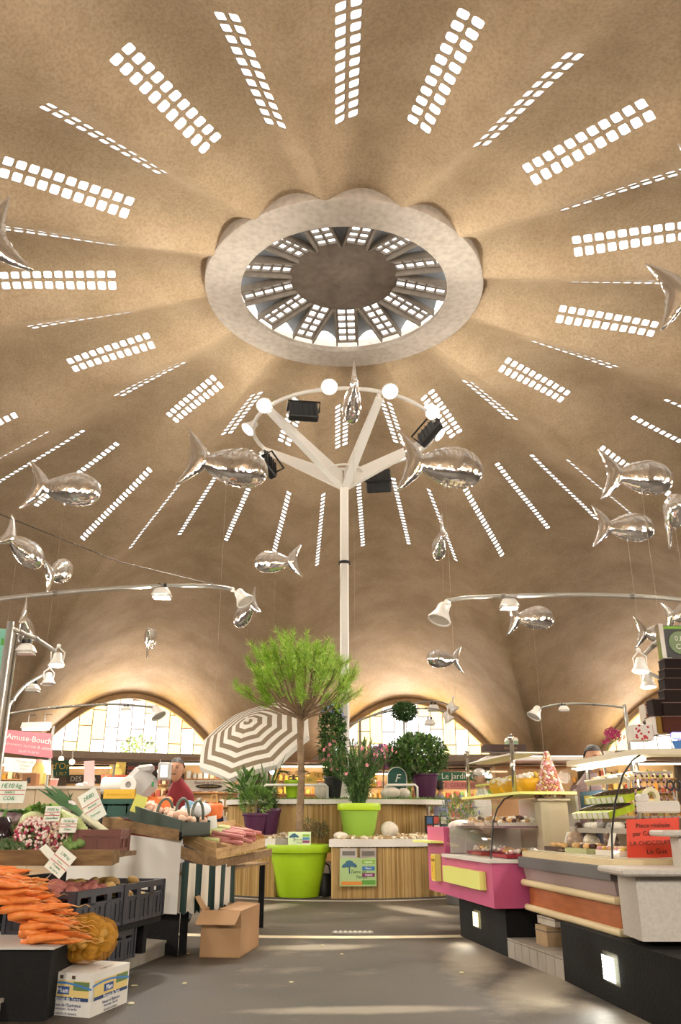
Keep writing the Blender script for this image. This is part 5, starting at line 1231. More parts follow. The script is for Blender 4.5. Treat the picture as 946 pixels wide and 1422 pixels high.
b.prism([(v.x-mo.x, v.y-mo.y) for v in pts], K.z-.09, K.z-.07); b.build('deck', M_wood, rs_)
for v in (V3((Lf.x+.06, Lf.y+.12, 0)), V3((K.x-.08, K.y+.2, 0)), V3((Rt.x-.08, Rt.y-.1, 0)), V3((Rt.x-.5, Rt.y-.1, 0))):
    b = MB(); b.box((v.x-mo.x, v.y-mo.y, (K.z-.09)/2), (.05, .05, K.z-.09)); b.build('leg', M_blackbase, rs_)
# striped valance
stripe_w, stripe_g = mat('canvas_cream', '#d9d0bf', .85), mat('canvas_green', '#16302a', .85); b = MB(); c0, c1, c2 = atY(254, 1197, -6.86), atY(300, 1203, -6.62), atY(327, 1197, -6.0); zbt = [atY(254, 1266, -6.86).z, atY(300, 1262, -6.62).z, atY(327, 1250, -6.0).z]
path = [(c0, c1, zbt[0], zbt[1]), (c1, c2, zbt[1], zbt[2])]; ns = 0
for P0, P1, zb0, zb1 in path:
    n = 40 if ns == 0 else 26; vs = []
    for i in range(n+1):
        f = i/n; p = P0.lerp(P1, f); wv = .012*math.sin(f*19+ns); zz = zb0+(zb1-zb0)*f-.022*abs(math.sin((f*5+ns)*PI/1.25))
        for g in (0, .5, 1): vs.append(V3((p.x+wv*g*.6, p.y-wv*g-.012, p.z*(1-g)+zz*g))-mo)
    for i in range(n):
        b.mi(int((i/n)*(5 if ns == 0 else 4)+ns+1) % 2); base = i*3
        b.add([vs[base], vs[base+1], vs[base+2], vs[base+3], vs[base+4], vs[base+5]], [(0, 1, 4, 3), (1, 2, 5, 4)])
    ns += 1
b.build('valance', [stripe_w, stripe_g], rs_, smooth=True)
# sloping crate of thin wood
q0, q1, q2 = atY(300, 1190, -6.5), atY(254, 1170, -6.35), atY(368, 1174, -5.5); rc = thing('wooden_crate', 'thin wooden crate tilted to show bundles of rhubarb', 'crate', q0); q3 = q1+(q2-q0); u = V3((0, -.03, .1))
def cside(p, q_, h, nm='slat'):
    p, q_ = p-q0, q_-q0; d = q_-p; n = V3((-d.y, d.x, 0)).normalized()*.008
    for k in range(2):
        b = MB(); a_, c_ = p+h*(k*.5), q_+h*(k*.5); hh_ = h*.46; b.hexa([a_, c_, c_+n, a_+n, a_+hh_, c_+hh_, c_+n+hh_, a_+n+hh_]); b.build(nm, M_wood_pale, rc)
cside(q1, q0, u*1.0); cside(q0, q2, u*.62); cside(q2, q3, u*.9); cside(q3, q1, u*1.2)
b = MB(); b.hexa([v-q0+V3((0, 0, z)) for z in (-.012, 0) for v in (q0, q2, q3, q1)]); b.build('bottom', M_wood_pale, rc)
for i in range(20):
    f = random.random(); lay = i//7; st_ = q1.lerp(q3, .15+.7*((i % 7)/6))*.8+q0*.2+V3((random.uniform(-.05, .05), random.uniform(-.05, .05), .05+.03*lay)); en = q0.lerp(q2, .35+.6*((i % 7)/6))+V3((random.uniform(-.08, .08), -.03+random.uniform(-.06, .06), .06+.03*lay+random.uniform(-.01, .015))); d = (en-st_)*random.uniform(.8, 1.05)
    t = thing('rhubarb_stalk', 'pink and green rhubarb stalk in the thin wooden crate', 'rhubarb', st_, group='rhubarb in the crate')
    b = MB(); m = d*random.uniform(.3, .5); b.tube([V3((0, 0, 0)), m], [.013, .015], 7); b.build('green_end', mat('rhubarb_green', '#b9bf7e', .45, var=.15), t, smooth=True); b = MB(); b.tube([m, d*.97, d], [.015, .017, .015], 7); b.build('red_end', mat('rhubarb_red', '#a8565a', .55, col2='#c98f80', vscale=7), t, smooth=True)
# ---- cardboard box
C0, CL, CRr = atZ(333, 1331, 0), atZ(277, 1330, 0), atZ(359, 1314, 0); h = atY(333, 1265, C0.y).z; bx2 = thing('cardboard_box', 'open brown cardboard box on the floor in the aisle', 'box', C0); M_cb = mat('cardboard', '#a9835c', .8, var=.06, vscale=3); M_cbi = mat('cardboard_inside', '#8a6a49', .85)
e1, e2 = V3((CL.x-C0.x, CL.y-C0.y, 0)), V3((CRr.x-C0.x, CRr.y-C0.y, 0)); e2 = e2.normalized()*max(e2.length, .42); u = V3((0, 0, h))
def pw(p, q_, uu, nm, m_=M_cb, parent=bx2):
    d = q_-p; n = d.cross(uu).normalized()*-.005; b = MB(); b.hexa([p, q_, q_+n, p+n, p+uu, q_+uu, q_+n+uu, p+n+uu]); return b.build(nm, m_, parent)
o_ = V3((0, 0, 0)); pw(e1, o_, u, 'side'); pw(o_, e2, u, 'side'); pw(e2, e1+e2, u, 'side'); pw(e1+e2, e1, u, 'side')
b = MB(); b.hexa([o_, e2, e1+e2, e1, o_+V3((0, 0, .006)), e2+V3((0, 0, .006)), e1+e2+V3((0, 0, .006)), e1+V3((0, 0, .006))]); b.build('bottom', M_cbi, bx2)
n1, n2 = e2.normalized(), e1.normalized()
pw(e1+u, o_+u, -n1*.10+V3((0, 0, -.085))-n2*-.02, 'flap'); pw(o_+u, e2+u, n2*.17+V3((0, 0, .012)), 'flap'); pw(e1+e2+u, e1+u, -n2*-.06+V3((0, 0, .09)), 'flap')
# ---- behind: beige counter, sign frame, boards
p0, p1 = atY(-40, 1094, -5.2), atY(140, 1092, -5.2); t = thing('counter', 'beige panelled counter behind the leeks', 'counter', (p0.x, -5.2, 0)); w = p1.x-p0.x
for i in range(4):
    b = MB(); b.box((w*(i+.5)/4, .02, p1.z/2-.01), (w/4-.006, .04, p1.z-.02)); b.build('panel', mat('beige_laminate', '#b9a487', .6, var=.06), t)
b = MB(); b.box((w/2, .22, p1.z-.01), (w+.03, .5, .025)); b.build('top', mat('counter_top', '#d5cbbb', .5), t); b = MB(); b.box((w/2, .25, p1.z/2-.02), (w-.02, .4, p1.z-.05)); b.build('body', M_blackbase, t)
CT = p1.z+.003
fr_ = thing('shop_sign', 'pink shop sign with a white menu board below, in a steel frame at the left', 'sign', (atY(40, 1050, -4.3).x, -4.3, 0)); fo = fr_.location
a0, a1 = atY(8, 1018, -4.4), atY(73, 1052, -4.2)
def signquad(th, x0, y0, x1, y1, Y0, Y1, dy0, dy1, nm, m_):      # a board whose right end may lie deeper; y0,y1 at the left end, +dy at the right end
    P = [atY(x0, y1, Y0), atY(x1, y1+dy1, Y1), atY(x1, y0+dy0, Y1), atY(x0, y0, Y0)]; o_ = th.location; b = MB(); b.slab(*[p-o_ for p in P], -.012); b.build(nm, m_, th); return [p-o_ for p in P]
Pq = signquad(fr_, 6, 1013, 73, 1045, -4.5, -4.2, 6, 8, 'pink_board', mat('pink_board', '#c9707a', .5, var=.12, vscale=3))
face_print(fr_, Pq[0], Pq[1]-Pq[0], Pq[3]-Pq[0], [('t', "l'Amuse-Bouche", .52, .72, .085, '#efe6df'), ('t', 'douceurs sucrées & salées', .5, .4, .045, '#e8cfca'), ('t', '06 07 75 08 91', .5, .14, .035, '#e8cfca')], .004)
Pq = signquad(fr_, 6, 1051, 71, 1071, -4.5, -4.2, 5, 5, 'menu_board', mat('menu_white', '#e6dfd3', .6)); face_print(fr_, Pq[0], Pq[1]-Pq[0], Pq[3]-Pq[0], [('t', 'Moules à pâte', .45, .78, .035, '#9a8f80'), ('t', 'Gâteau', .42, .5, .035, '#9a8f80'), ('t', 'Pizza', .4, .25, .035, '#9a8f80')], .004)
for x in (3, 74.5):
    a_, c_ = atY(x, 1008, -4.5 if x < 20 else -4.2)-fo, atY(x, 1100, -4.5 if x < 20 else -4.2)-fo; b = MB(); b.tube([a_, V3((a_.x, a_.y, 0))], .014, 6); b.build('post', M_arm, fr_)
# things on the beige counter
def slabthing(name, label, cat, px, Y, w, h, d, col, rz=0, **k):
    p = atY(px[0], px[1], Y); t = thing(name, label, cat, p, rz); b = MB(); b.box((0, 0, h/2), (w, d, h), bev=min(.01, h*.2)); b.build('body', mat('thing_'+col, col, .6, var=.08), t); return t
t = slabthing('wooden_box', 'brown wooden box on the beige counter', 'box', (41, 1096), -5.1, .14, .15, .1, '#8a5a34'); b = MB(); b.box((0, -.054, .08), (.03, .006, .05)); b.build('plate', M_black, t)
p = atY(50.5, 1089, -5.0); t = thing('bottle', 'tall yellow bottle on the beige counter', 'bottle', p); b = MB(); b.lathe([(0, 0), (.055, 0), (.057, .02), (.057, .15), (.03, .2), (.028, .21)], 18); b.build('body', mat('bottle_yellow', '#cba75c', .4), t, smooth='auto'); b = MB(); b.lathe([(.03, .2), (.03, .232), (0, .234)], 14); b.build('cap', mat('cap_pink', '#dba58f', .5), t)
card('price_card', 'small yellow-green card leaning beside the yellow bottle', atY(60, 1081, -5.0), .05, .1, 0, R_(-10), '#cfc873', None, R_(-6))
card('leaflet', 'tall pale pink leaflet standing on the beige counter', atY(124, 1075, -5.05), .1, .25, R_(12), R_(-6), '#e0bfbb', None, R_(-6), cat='leaflet')
p = atY(113, 1091, -5.05); t = thing('napkin', 'crumpled white napkin left of the pink leaflet', 'napkin', p); b = lump(31, .06, .05, .03, 10, 6, .2); b.build('paper', mat('tissue', '#e8e4de'), t, smooth=True); b = lump(32, .03, .03, .02, 8, 5, .2); b.v = [(v[0]+.03, v[1], v[2]+.02) for v in b.v]; b.build('fold', mat('tissue', '#e8e4de'), t)
p = atY(66, 1090, -5.1); t = thing('cup', 'small pink cup on the beige counter', 'cup', (p.x+.06, p.y, CT)); b = MB(); b.lathe([(0, 0), (.03, 0), (.04, .07), (.036, .07), (.028, .01)], 14); b.build('bowl', mat('cup_pink', '#d98f85', .5), t, smooth='auto'); b = MB(); b.lathe([(.041, .062), (.043, .07), (.038, .072)], 14); b.build('lip', mat('tissue', '#e8e4de'), t)
# teal poster on a post at the left edge
ps = thing('banner', 'teal poster with dark bottle shapes on a post at the left edge', 'sign', (atY(22, 1100, -6.9).x, -6.9, 0)); po_ = ps.location; P = [atY(-40, 952, -6.9), atY(17, 950, -6.85), atY(19, 874, -6.85), atY(-40, 870, -6.9)]
b = MB(); b.slab(*[p-po_ for p in P], -.01); b.build('poster', mat('teal_print', '#5fae97', .6, col2='#9ad0b5', vscale=1.5), ps); ex, ez = P[1]-P[0], P[3]-P[0]; o_ = P[0]-po_
for x, z, w, h, col in ((.79, .3, .08, .34, '#26301f'), (.8, .52, .06, .12, '#c98a2a'), (.78, .72, .1, .12, '#4f9a3a'), (.95, .25, .03, .3, '#4aa38a')):
    b = MB(); n = ex.cross(ez).normalized()*.004; b.add([o_+ex*(x-w/2)+ez*(z-h/2)+n, o_+ex*(x+w/2)+ez*(z-h/2)+n, o_+ex*(x+w*.35)+ez*(z+h/2)+n, o_+ex*(x-w*.35)+ez*(z+h/2)+n], [(0, 1, 2, 3)]); b.build('print', mat('ink_'+col, col), ps)
tp = atY(22, 872, -6.85)-po_; b = MB(); b.box((tp.x, tp.y, tp.z/2), (.03, .03, tp.z)); b.box((tp.x+.025, tp.y, tp.z/2), (.012, .02, tp.z)); b.build('post', mat('aluminium', '#8d8478', .4, .6), ps)
# ================================================================== RIGHT STALLS
M_pink = mat('pink_laminate', '#c2547f', .45, var=.04); M_yel = mat('pale_yellow', '#dfe07a', .5); M_case = glassmat('case_glass', (.97, .98, .97), .03); M_cream = mat('cream_rail', '#dcc79a', .45); M_mauve = mat('mauve_panel', '#9d8a86', .5); M_dgrey = mat('dark_grey_band', '#5e5b5a', .5); M_orange = mat('orange_wood', '#b5642a', .5, col2='#9a5220', vscale=6, stretch=(1, 1, 5)); M_granite = mat('white_granite', '#bdb6ac', .5, var=.1, vscale=60)
b0, b1, b2, b3 = atZ(640, 1300, 0), atZ(706, 1329, 0), atZ(785, 1362, 0), atZ(850, 1400, 0)
ln = (b3-b0); ln.z = 0; ln.normalize(); rn = V3((-ln.y, ln.x, 0)); rn = rn if rn.x > 0 else -rn           # along the aisle towards the camera, and to the right
def base(label, P0, P1, h, depth, parts=()):
    t = thing('stall_plinth', label, 'plinth', P0); d = V3((P1.x-P0.x, P1.y-P0.y, 0)); n = rn*depth
    b = MB(); b.hexa([V3((0, 0, .0)), d, d+n, n, V3((0, 0, h)), d+V3((0, 0, h)), d+n+V3((0, 0, h)), n+V3((0, 0, h))]); b.build('block', M_blackbase, t); return t, d
def niche_lamp(parent, d, f, z, w, h, glow, energy):
    dn = d.normalized(); out = -rn*.004; c = d*f+V3((0, 0, z))
    b = MB()
    b.slab(c-dn*w/2-V3((0, 0, h/2))+out*0, c+dn*w/2-V3((0, 0, h/2)), c+dn*w/2+V3((0, 0, h/2)), c-dn*w/2+V3((0, 0, h/2)), -.012 if dn.cross(V3((0, 0, 1))).dot(rn) < 0 else .012)
    b.build('lamp_frame', mat('lamp_frame', '#8d8676', .5), parent)
    g = MB(); k = .82; oo = -rn*.016; n_ = 7
    for i in range(n_):
        z0, z1 = -h*k/2+h*k*i/n_, -h*k/2+h*k*(i+.75)/n_
        g.add([c-dn*w*k/2+oo+V3((0, 0, z0)), c+dn*w*k/2+oo+V3((0, 0, z0)), c+dn*w*k/2+oo+V3((0, 0, z1)), c-dn*w*k/2+oo+V3((0, 0, z1))], [(0, 1, 2, 3)])
    g.build('lamp_glass', glow, parent)
    lamp_light('base_glow', 'SPOT', parent.location+c+oo*2, energy, (1, .97, .85), -rn+V3((0, 0, -.35)), .06, 150, .9)
t, d = base('black base under the pink counter, with a small lit floor lamp', b0, b1, .325, .8); niche_lamp(t, d, .42, .18, .17, .13, emat('floor_lamp_yellow', '#fff0b0', 2.2), 12)
bE = b3+ln*1.6; t, d = base('black base under the chocolate counter, with a bright square lamp', b2, bE, .325, .9); f_ = ((b3-b2).length-.06)/(bE-b2).length; niche_lamp(t, d, f_, .175, .2, .15, emat('floor_lamp_white', '#f4fff0', 4.0), 18)
# tiled step between the bases
t = thing('tiled_step', 'low grey tiled step between the two black stall bases', 'step', b1); d = V3((b2.x-b1.x, b2.y-b1.y, 0)); b = MB(); dn = d.normalized(); L = d.length
b.hexa([V3(v)+rn*.012 for v in ((0, 0, 0), d, d+rn*.8, rn*.8)]+[V3(v)+rn*.012+V3((0, 0, .115)) for v in (V3((0, 0, 0)), d, d+rn*.8, rn*.8)]); b.build('core', mat('grout', '#6f685d', .9), t)
for i in range(7):
    a_, c_ = dn*(L*i/7+.004), dn*(L*(i+1)/7-.004); b = MB(); b.hexa([a_, c_, c_+rn*.014, a_+rn*.014]+[v+V3((0, 0, .11)) for v in (a_, c_, c_+rn*.014, a_+rn*.014)]); b.build('tile', M_tile, t)
    b = MB(); u = V3((0, 0, .114)); b.hexa([a_+u, c_+u, c_+rn*.3+u, a_+rn*.3+u]+[v+V3((0, 0, .125)) for v in (a_, c_, c_+rn*.3, a_+rn*.3)]); b.build('tile', M_tile, t)
pbx = b1+dn*(L*.42)+rn*.22
for i, (dx, z, w, h, col, lab) in enumerate(((.0, .125, .2, .12, '#a58a66', 'brown box stored on the tiled step'), (.04, .248, .3, .05, '#cfc6b6', 'lower flat white box on the brown box under the counter'), (.06, .3, .26, .035, '#d8d0c2', 'upper flat white box on the brown box under the counter'))):
    t = thing('storage_box', lab, 'box', pbx+rn*dx+V3((0, 0, z))); t.rotation_euler.z = math.atan2(dn.y, dn.x); b = MB(); b.box((0, 0, h/2), (w, .25, h)); b.build('box', mat('thing_'+col, col, .7, var=.1), t); b = MB(); b.box((.0, 0, h*.75), (w+.006, .256, h*.06)); b.build('lid_edge', mat('shadow_line', '#6d6459', .8), t)  # darker brown band round each box near its top
# ---- pink counter
ZP0 = .325; A, Bq, Cq = atZ(687, 1262, ZP0), atZ(620, 1242, ZP0), atZ(593, 1235, ZP0); ZP1 = atY(687, 1199, A.y).z; ZP2 = atY(593, 1148, Cq.y).z
pk = thing('pink_counter', 'pink confectionery counter with yellow panels and a glass case', 'counter', V3((A.x, A.y, 0))); po_ = pk.location
dp = V3((Bq.x-A.x, Bq.y-A.y, 0)); LP = dp.length; dpn = dp.normalized(); np_ = V3((dpn.y, -dpn.x, 0)); np_ = np_ if np_.x > 0 else -np_
fa = lambda s_, t_, z: dpn*s_+np_*t_+V3((0, 0, z))                     # s along the front from the near corner, t into the counter
def pbox(nm, m_, s0, s1, t0, t1, z0, z1, parent=pk):
    b = MB(); b.hexa([fa(s0, t0, z0), fa(s1, t0, z0), fa(s1, t1, z0), fa(s0, t1, z0), fa(s0, t0, z1), fa(s1, t0, z1), fa(s1, t1, z1), fa(s0, t1, z1)]); return b.build(nm, m_, parent)
LC = V3((Cq.x-A.x, Cq.y-A.y, 0)).length
pbox('body', M_pink, 0, LP, 0, .75, ZP0, ZP1); pbox('end_pillar', M_pink, LP+.002, LC, 0, .75, ZP0, ZP2)
pbox('yellow_panel', M_yel, LP*.12, LP*.93, -.05, -.002, ZP0+.11, ZP0+.235); pbox('yellow_ledge', M_yel, LP+.02, LC+.12, -.12, .02, .735, .752); nb = pbox('notice_box', M_yel, LP+.13, LP+.29, -.05, -.002, .42, .64)
face_print(nb, fa(LP+.28, -.053, .43), fa(LP+.14, -.053, .43)-fa(LP+.28, -.053, .43), V3((0, 0, .2)), [('r', 0, 0, 1, 1, '#e3b92a'), ('t', 'OUVERT', .5, .8, .03, '#5a4420'), ('t', 'J', .3, .45, .06, '#5a4420')], .002)
pbox('ledge', mat('ledge_white', '#d6cfc6', .5), -.02, LP+.0, -.03, .7, ZP1+.001, ZP1+.025)
ZY = 1.1; pbox('top_shelf', M_yel, -.2, LP+.02, .18, .62, ZY, ZY+.02)
pbox('deck_shelf', mat('dark_shelf', '#6d4a52', .4), 0, LP, .12, .6, .865, .88); pbox('back', mat('case_back', '#b8ada0', .5), 0.02, LP-.02, .7, .72, ZP1+.03, ZY)
pbox('case_end', mat('case_white', '#ddd7cd', .5), LP-.03, LP-.005, .05, .7, ZP1+.03, .87)
# curved front glass, two panes
prof = [(.0, ZP1+.03), (.012, .75), (.03, .9), (.07, 1.0), (.13, 1.07), (.2, 1.098)]
for s0, s1 in ((0.0, LP*.52), (LP*.53, LP-.02)):
    b = MB(); vs = []
    for t_, z in prof: vs += [fa(s0, t_, z), fa(s1, t_, z)]
    b.add(vs, [(2*i, 2*i+1, 2*i+3, 2*i+2) for i in range(len(prof)-1)]); b.build('front_glass', M_case, pk, smooth=True)
b = MB(); b.tube([fa(0, t_-.004, z) for t_, z in prof], .006, 5); b.build('glass_trim', M_black, pk)
for s_, zt_ in ((LP*.0+.02, 1.5), (LP*.93, 1.47)):
    b = MB(); b.tube([fa(s_, .22, ZY+.02), fa(s_, .22, zt_)], .017, 10); b.ball(fa(s_, .22, zt_+.022), .026, 10, 8); b.build('post', mat('chrome', '#cfcbc4', .15, 1.0), pk, smooth=True)
b = MB(); b.add([fa(.02, .22, ZY+.02), fa(LP*.93, .22, ZY+.02), fa(LP*.93, .22, ZY+.3), fa(.02, .22, ZY+.3)], [(0, 1, 2, 3)]); b.build('upper_glass', M_case, pk); pbox('upper_shelf', mat('case_white', '#ddd7cd'), -.05, LP*.93, .23, .45, ZY+.3, ZY+.312)
PW = lambda s_, t_, z: po_+fa(s_, t_, z)
# sweets, pastries and bowls in and on the pink counter
def tray(label, s_, t_, z, w, dpt, rim, fillc, n, name='sweet_tray', fr=.018):
    t = thing(name, label, 'tray', PW(s_, t_, z)); t.rotation_euler.z = math.atan2(dpn.y, dpn.x); b = MB(); b.box((0, 0, .012), (w, dpt, .024), taper=(1.1, 1.1)); b.build('tray', rim, t)
    b = MB()
    for i in range(n): b.mi(random.randrange(len(fillc))); b.ball((random.uniform(-.45, .45)*w, random.uniform(-.42, .42)*dpt, .032+random.random()*.03), (fr*random.uniform(.8, 1.3), fr, fr*.7), 6, 4)
    o = b.build('sweets', fillc, t, smooth=True); o['kind'] = 'stuff'; return t
M_redt = mat('red_tray', '#a83240', .45); wht = mat('icing', '#e9e2d6', .6); crm = mat('pastry', '#cfa46a', .6, var=.2); pnk = mat('pink_sweet', '#d99aa0', .5); brn = mat('chocolate', '#4a2a1c', .5); gry = mat('grey_sweet', '#8f8a86', .5); lil = mat('lilac_sweet', '#b58fae', .5); yls = mat('yellow_sweet', '#e2c14f', .5)
tray('red tray of white sweets at the near end of the pink case', LP*.2, .3, ZP1+.03, .34, .3, M_redt, [wht, crm, pnk], 60); tray('red tray of pastel sweets at the far end of the pink case', LP*.68, .3, ZP1+.03, .38, .3, M_redt, [wht, crm, wht], 70)
for i, (s_, lab) in enumerate(((.14, 'tray of iced pastries nearest on the dark case shelf'), (.38, 'tray of small pastries in the middle of the case shelf'), (.62, 'tray of white pastries on the case shelf'), (.86, 'tray of pale pastries at the far end of the case shelf'))):
    tray(lab, LP*s_, .3, .881, LP*.2, .24, mat('paper_tray', '#d9cfc0', .6), [wht, crm] if i % 2 else [crm, wht, brn], 46, fr=.022)
for s_, r, lab in ((.16, .15, 'large yellow bowl of sugared pastries on the yellow shelf'), (.5, .12, 'middle yellow bowl of sugared pastries on the yellow shelf'), (.8, .09, 'small yellow bowl at the far end of the yellow shelf')):
    t = thing('bowl', lab, 'bowl', PW(LP*s_-.12, .4, ZY+.021)); b = MB(); b.lathe([(0, 0), (r*.5, .0), (r*.85, .05), (r, .1), (r*.97, .1), (r*.8, .05)], 24); b.build('dish', mat('yellow_bowl', '#dfa92c', .35, var=.12, vscale=7), t, smooth=True)
    b = MB()
    for i in range(70): a_ = random.random()*6.28; q_ = r*.9*math.sqrt(random.random()); b.mi(i % 3 == 0); b.ball((q_*math.cos(a_), q_*math.sin(a_), .09+.04*(1-q_/r)+random.random()*.015), .02, 6, 4)
    o = b.build('pastries', [wht, yls], t, smooth=True); o['kind'] = 'stuff'
t = thing('gift_bags', 'white and red wrapped sweets on the end pillar of the pink counter', 'sweets', PW(LP+.1, .2, ZP2)); b = lump(71, .13, .1, .06, 12, 8, .25); b.build('wrap', mat('clear_wrap', '#dcd5cc', .3), t, smooth=True); b = lump(72, .05, .05, .04, 10, 6, .2); b.v = [(v[0]+.08, v[1]-.03, v[2]+.02) for v in b.v]; b.build('red_sweets', mat('red_sweet', '#b5563a', .5), t, smooth=True)
for i in range(3):
    t = thing('jar', ('nearest', 'middle', 'farthest')[i]+' small clear jar on the end of the pink counter', 'jar', PW(LP*.72+.11*i, .3, .96 if i < 0 else ZY+.021)); b = MB(); b.lathe([(0, 0), (.035, 0), (.037, .01), (.037, .08), (.03, .09)], 14); b.build('glass', M_case, t, smooth=True); b = MB(); b.lathe([(.033, .085), (.033, .1), (0, .102)], 14); b.build('lid', M_yel, t)
# red cool box and blue scale seen through the pane
t = thing('ice_bin', 'red and black striped box inside the near end of the pink case', 'box', PW(.16, .55, ZP1+.026)); b = MB(); b.box((0, 0, .11), (.2, .1, .2)); b.build('body', mat('dark_red', '#7d1f2a', .5), t)
for s_ in (-.06, .05): b = MB(); b.box((s_, -.055, .11), (.035, .008, .2)); b.build('stripe', M_black, t)
# dark box and a small card house on the top
t = thing('chocolate_box', 'long dark brown box lying on the far counter top', 'box', atY(700, 1044, -4.75)); b = MB(); b.box((0, 0, .03), (.42, .2, .07)); b.build('box', mat('dark_brown', '#3f2a22', .5), t); line(t, 'leonidas', .05, .03, .04, '#a58a5a', -.102, shear=.2)
t = thing('gift_house', 'tiny green and cream gift house on the dark brown box', 'ornament', atY(711, 1039, -4.7)); b = MB(); b.box((0, 0, .035), (.12, .1, .07)); b.build('walls', mat('house_green', '#8fa88a', .6, var=.3, vscale=30), t); b = MB(); b.prism([(-.065, .07), (.065, .07), (.05, .1), (-.05, .1)], -.055, .055, Matrix.Rotation(PI/2, 4, 'X')); b.build('roof', mat('house_cream', '#d9d3bf', .6), t)
fc = thing('far_counter', 'white-topped counter carrying the dark brown box behind the pink counter', 'counter', (atY(715, 1060, -4.5).x, -4.5, 0)); zc_ = atY(711, 1049, -4.75).z
b = MB(); b.box((.15, .0, zc_-.035), (1.0, .7, .05), bev=.01); b.build('top', mat('case_white', '#ddd7cd'), fc); b = MB(); b.box((.2, .2, zc_/2-.04), (.8, .3, zc_-.09)); b.build('cabinet', mat('counter_tan', '#b08a5c', .6), fc)
# ---- chocolate counter
D, E = atZ(726, 1263, .33), atZ(857, 1302, .33); ch = thing('chocolate_counter', 'grey and orange chocolate counter with a slanted glass display case', 'counter', V3((E.x, E.y, 0))); co = ch.location
dc = V3((D.x-E.x, D.y-E.y, 0)); LD = dc.length; dcn = dc.normalized(); nc = V3((dcn.y, -dcn.x, 0)); nc = nc if nc.x > 0 else -nc
XR = 1.3
def plan(ins, ext=0.0):                                             # outline with inset from both visible faces; the second face runs to the right
    Pn = dcn*(LD+ext*.4)+nc*ins; Pc = nc*ins-dcn*-ins*.9; Pr = V3((XR, ins*.95+.02, 0)); Pb = dcn*(LD+ext*.4)+nc*.95; Pb2 = V3((XR, Pb.y, 0)); return [Pn, Pc, Pr, Pb2, Pb]
def layer(nm, m_, ins, z0, z1, ext=0.0, top=None):
    b = MB(); p0 = plan(ins, ext); p1 = plan(top if top is not None else ins, ext); n = len(p0); vs = [v+V3((0, 0, z0)) for v in p0]+[v+V3((0, 0, z1)) for v in p1]
    b.add(vs, [tuple(range(n))[::-1], tuple(range(n, 2*n))]+[(i, (i+1) % n, n+(i+1) % n, n+i) for i in range(n)]); return b.build(nm, m_, ch)
def moulding(z, r, ins):
    b = MB(); p = plan(ins, .06); b.tube([p[0]+V3((0, 0, z)), p[1]+V3((0, 0, z)), p[2]+V3((0, 0, z))], r, 10); b.build('moulding', M_cream, ch, smooth='auto')
layer('orange_panel', M_orange, .06, .345, .49); moulding(.345, .022, .045); moulding(.505, .022, .03); layer('mauve_panel', M_mauve, .05, .5, .605, top=.025); layer('grey_band', M_dgrey, .0, .606, .675, .06); layer('rail', M_cream, .03, .676, .712, .03)
dk = layer('deck', mat('display_deck', '#cfc3ac', .5), .07, .713, .718)
b = MB(); b.box((0, 0, 0), (.02, .02, .02)); 
# slanted panes
ZG = 1.3; pg = [(.04, .715), (.06, .85), (.13, 1.02), (.24, 1.17), (.36, 1.26), (.46, ZG)]
def pane_strip(i0, i1, nm):
    b = MB(); vs = []
    for ins, z in pg: P = plan(ins); vs += [P[i0]+V3((0, 0, z)), P[i1]+V3((0, 0, z))]
    b.add(vs, [(2*i, 2*i+1, 2*i+3, 2*i+2) for i in range(len(pg)-1)]); b.build(nm, M_case, ch, smooth=True)
pane_strip(0, 1, 'front_glass'); pane_strip(1, 2, 'end_glass')
b = MB(); b.tube([plan(ins)[1]+V3((-.003, -.003, z)) for ins, z in pg], .006, 5); b.build('glass_joint', M_black, ch)
b = MB(); vs = [plan(ins)[0]+V3((0, 0, z)) for ins, z in pg]+[plan(.9)[0]+V3((0, 0, ZG)), plan(.9)[0]+V3((0, 0, .715))]; b.add(vs, [tuple(range(len(vs)))]); b.build('side_glass', M_case, ch)
# light canopy on top of the glass, with a tube
P = plan(.42); Pq_ = plan(.6); b = MB(); u = V3((0, 0, .035)); b.hexa([P[0]+V3((0, 0, ZG)), P[1]+V3((0, 0, ZG)), Pq_[1]+V3((0, 0, ZG)), Pq_[0]+V3((0, 0, ZG)), P[0]+V3((0, 0, ZG))+u, P[1]+V3((0, 0, ZG))+u, Pq_[1]+V3((0, 0, ZG))+u, Pq_[0]+V3((0, 0, ZG))+u]); b.hexa([P[1]+V3((0, 0, ZG)), P[2]+V3((0, 0, ZG)), Pq_[2]+V3((0, 0, ZG)), Pq_[1]+V3((0, 0, ZG)), P[1]+V3((0, 0, ZG))+u, P[2]+V3((0, 0, ZG))+u, Pq_[2]+V3((0, 0, ZG))+u, Pq_[1]+V3((0, 0, ZG))+u]); b.build('canopy', mat('canopy_cream', '#d8cdb0', .5), ch)
P = plan(.5); tz = V3((0, 0, ZG-.02)); b = MB(); b.tube([P[0]+tz, P[1]+tz], .013, 8); b.build('tube_lamp', emat('case_tube', '#fff6e0', 5.0), ch)
for f in (.25, .75): lamp_light('case_glow', 'POINT', co+P[0].lerp(P[1], f)+V3((0, 0, ZG-.06)), 5, (1, .94, .82), None, .05)
layer('back_shelf', mat('shelf_beige', '#c7b692', .5), .74, 1.0, 1.012); 
for q_ in (plan(.58)[0], plan(.58)[2]-V3((.03, 0, 0)), V3((XR-.03, plan(.9)[3].y-.05, 0)), plan(.9)[4]-dcn*.05):
    b = MB(); b.tube([q_+V3((0, 0, .716)), q_+V3((0, 0, ZG+.03))], .014, 8); b.build('canopy_post', mat('chrome', '#cfcbc4'), ch)
CW = lambda s_, t_, z: co+dcn*s_+nc*t_+V3((0, 0, z))
crz = math.atan2(dcn.y, dcn.x)
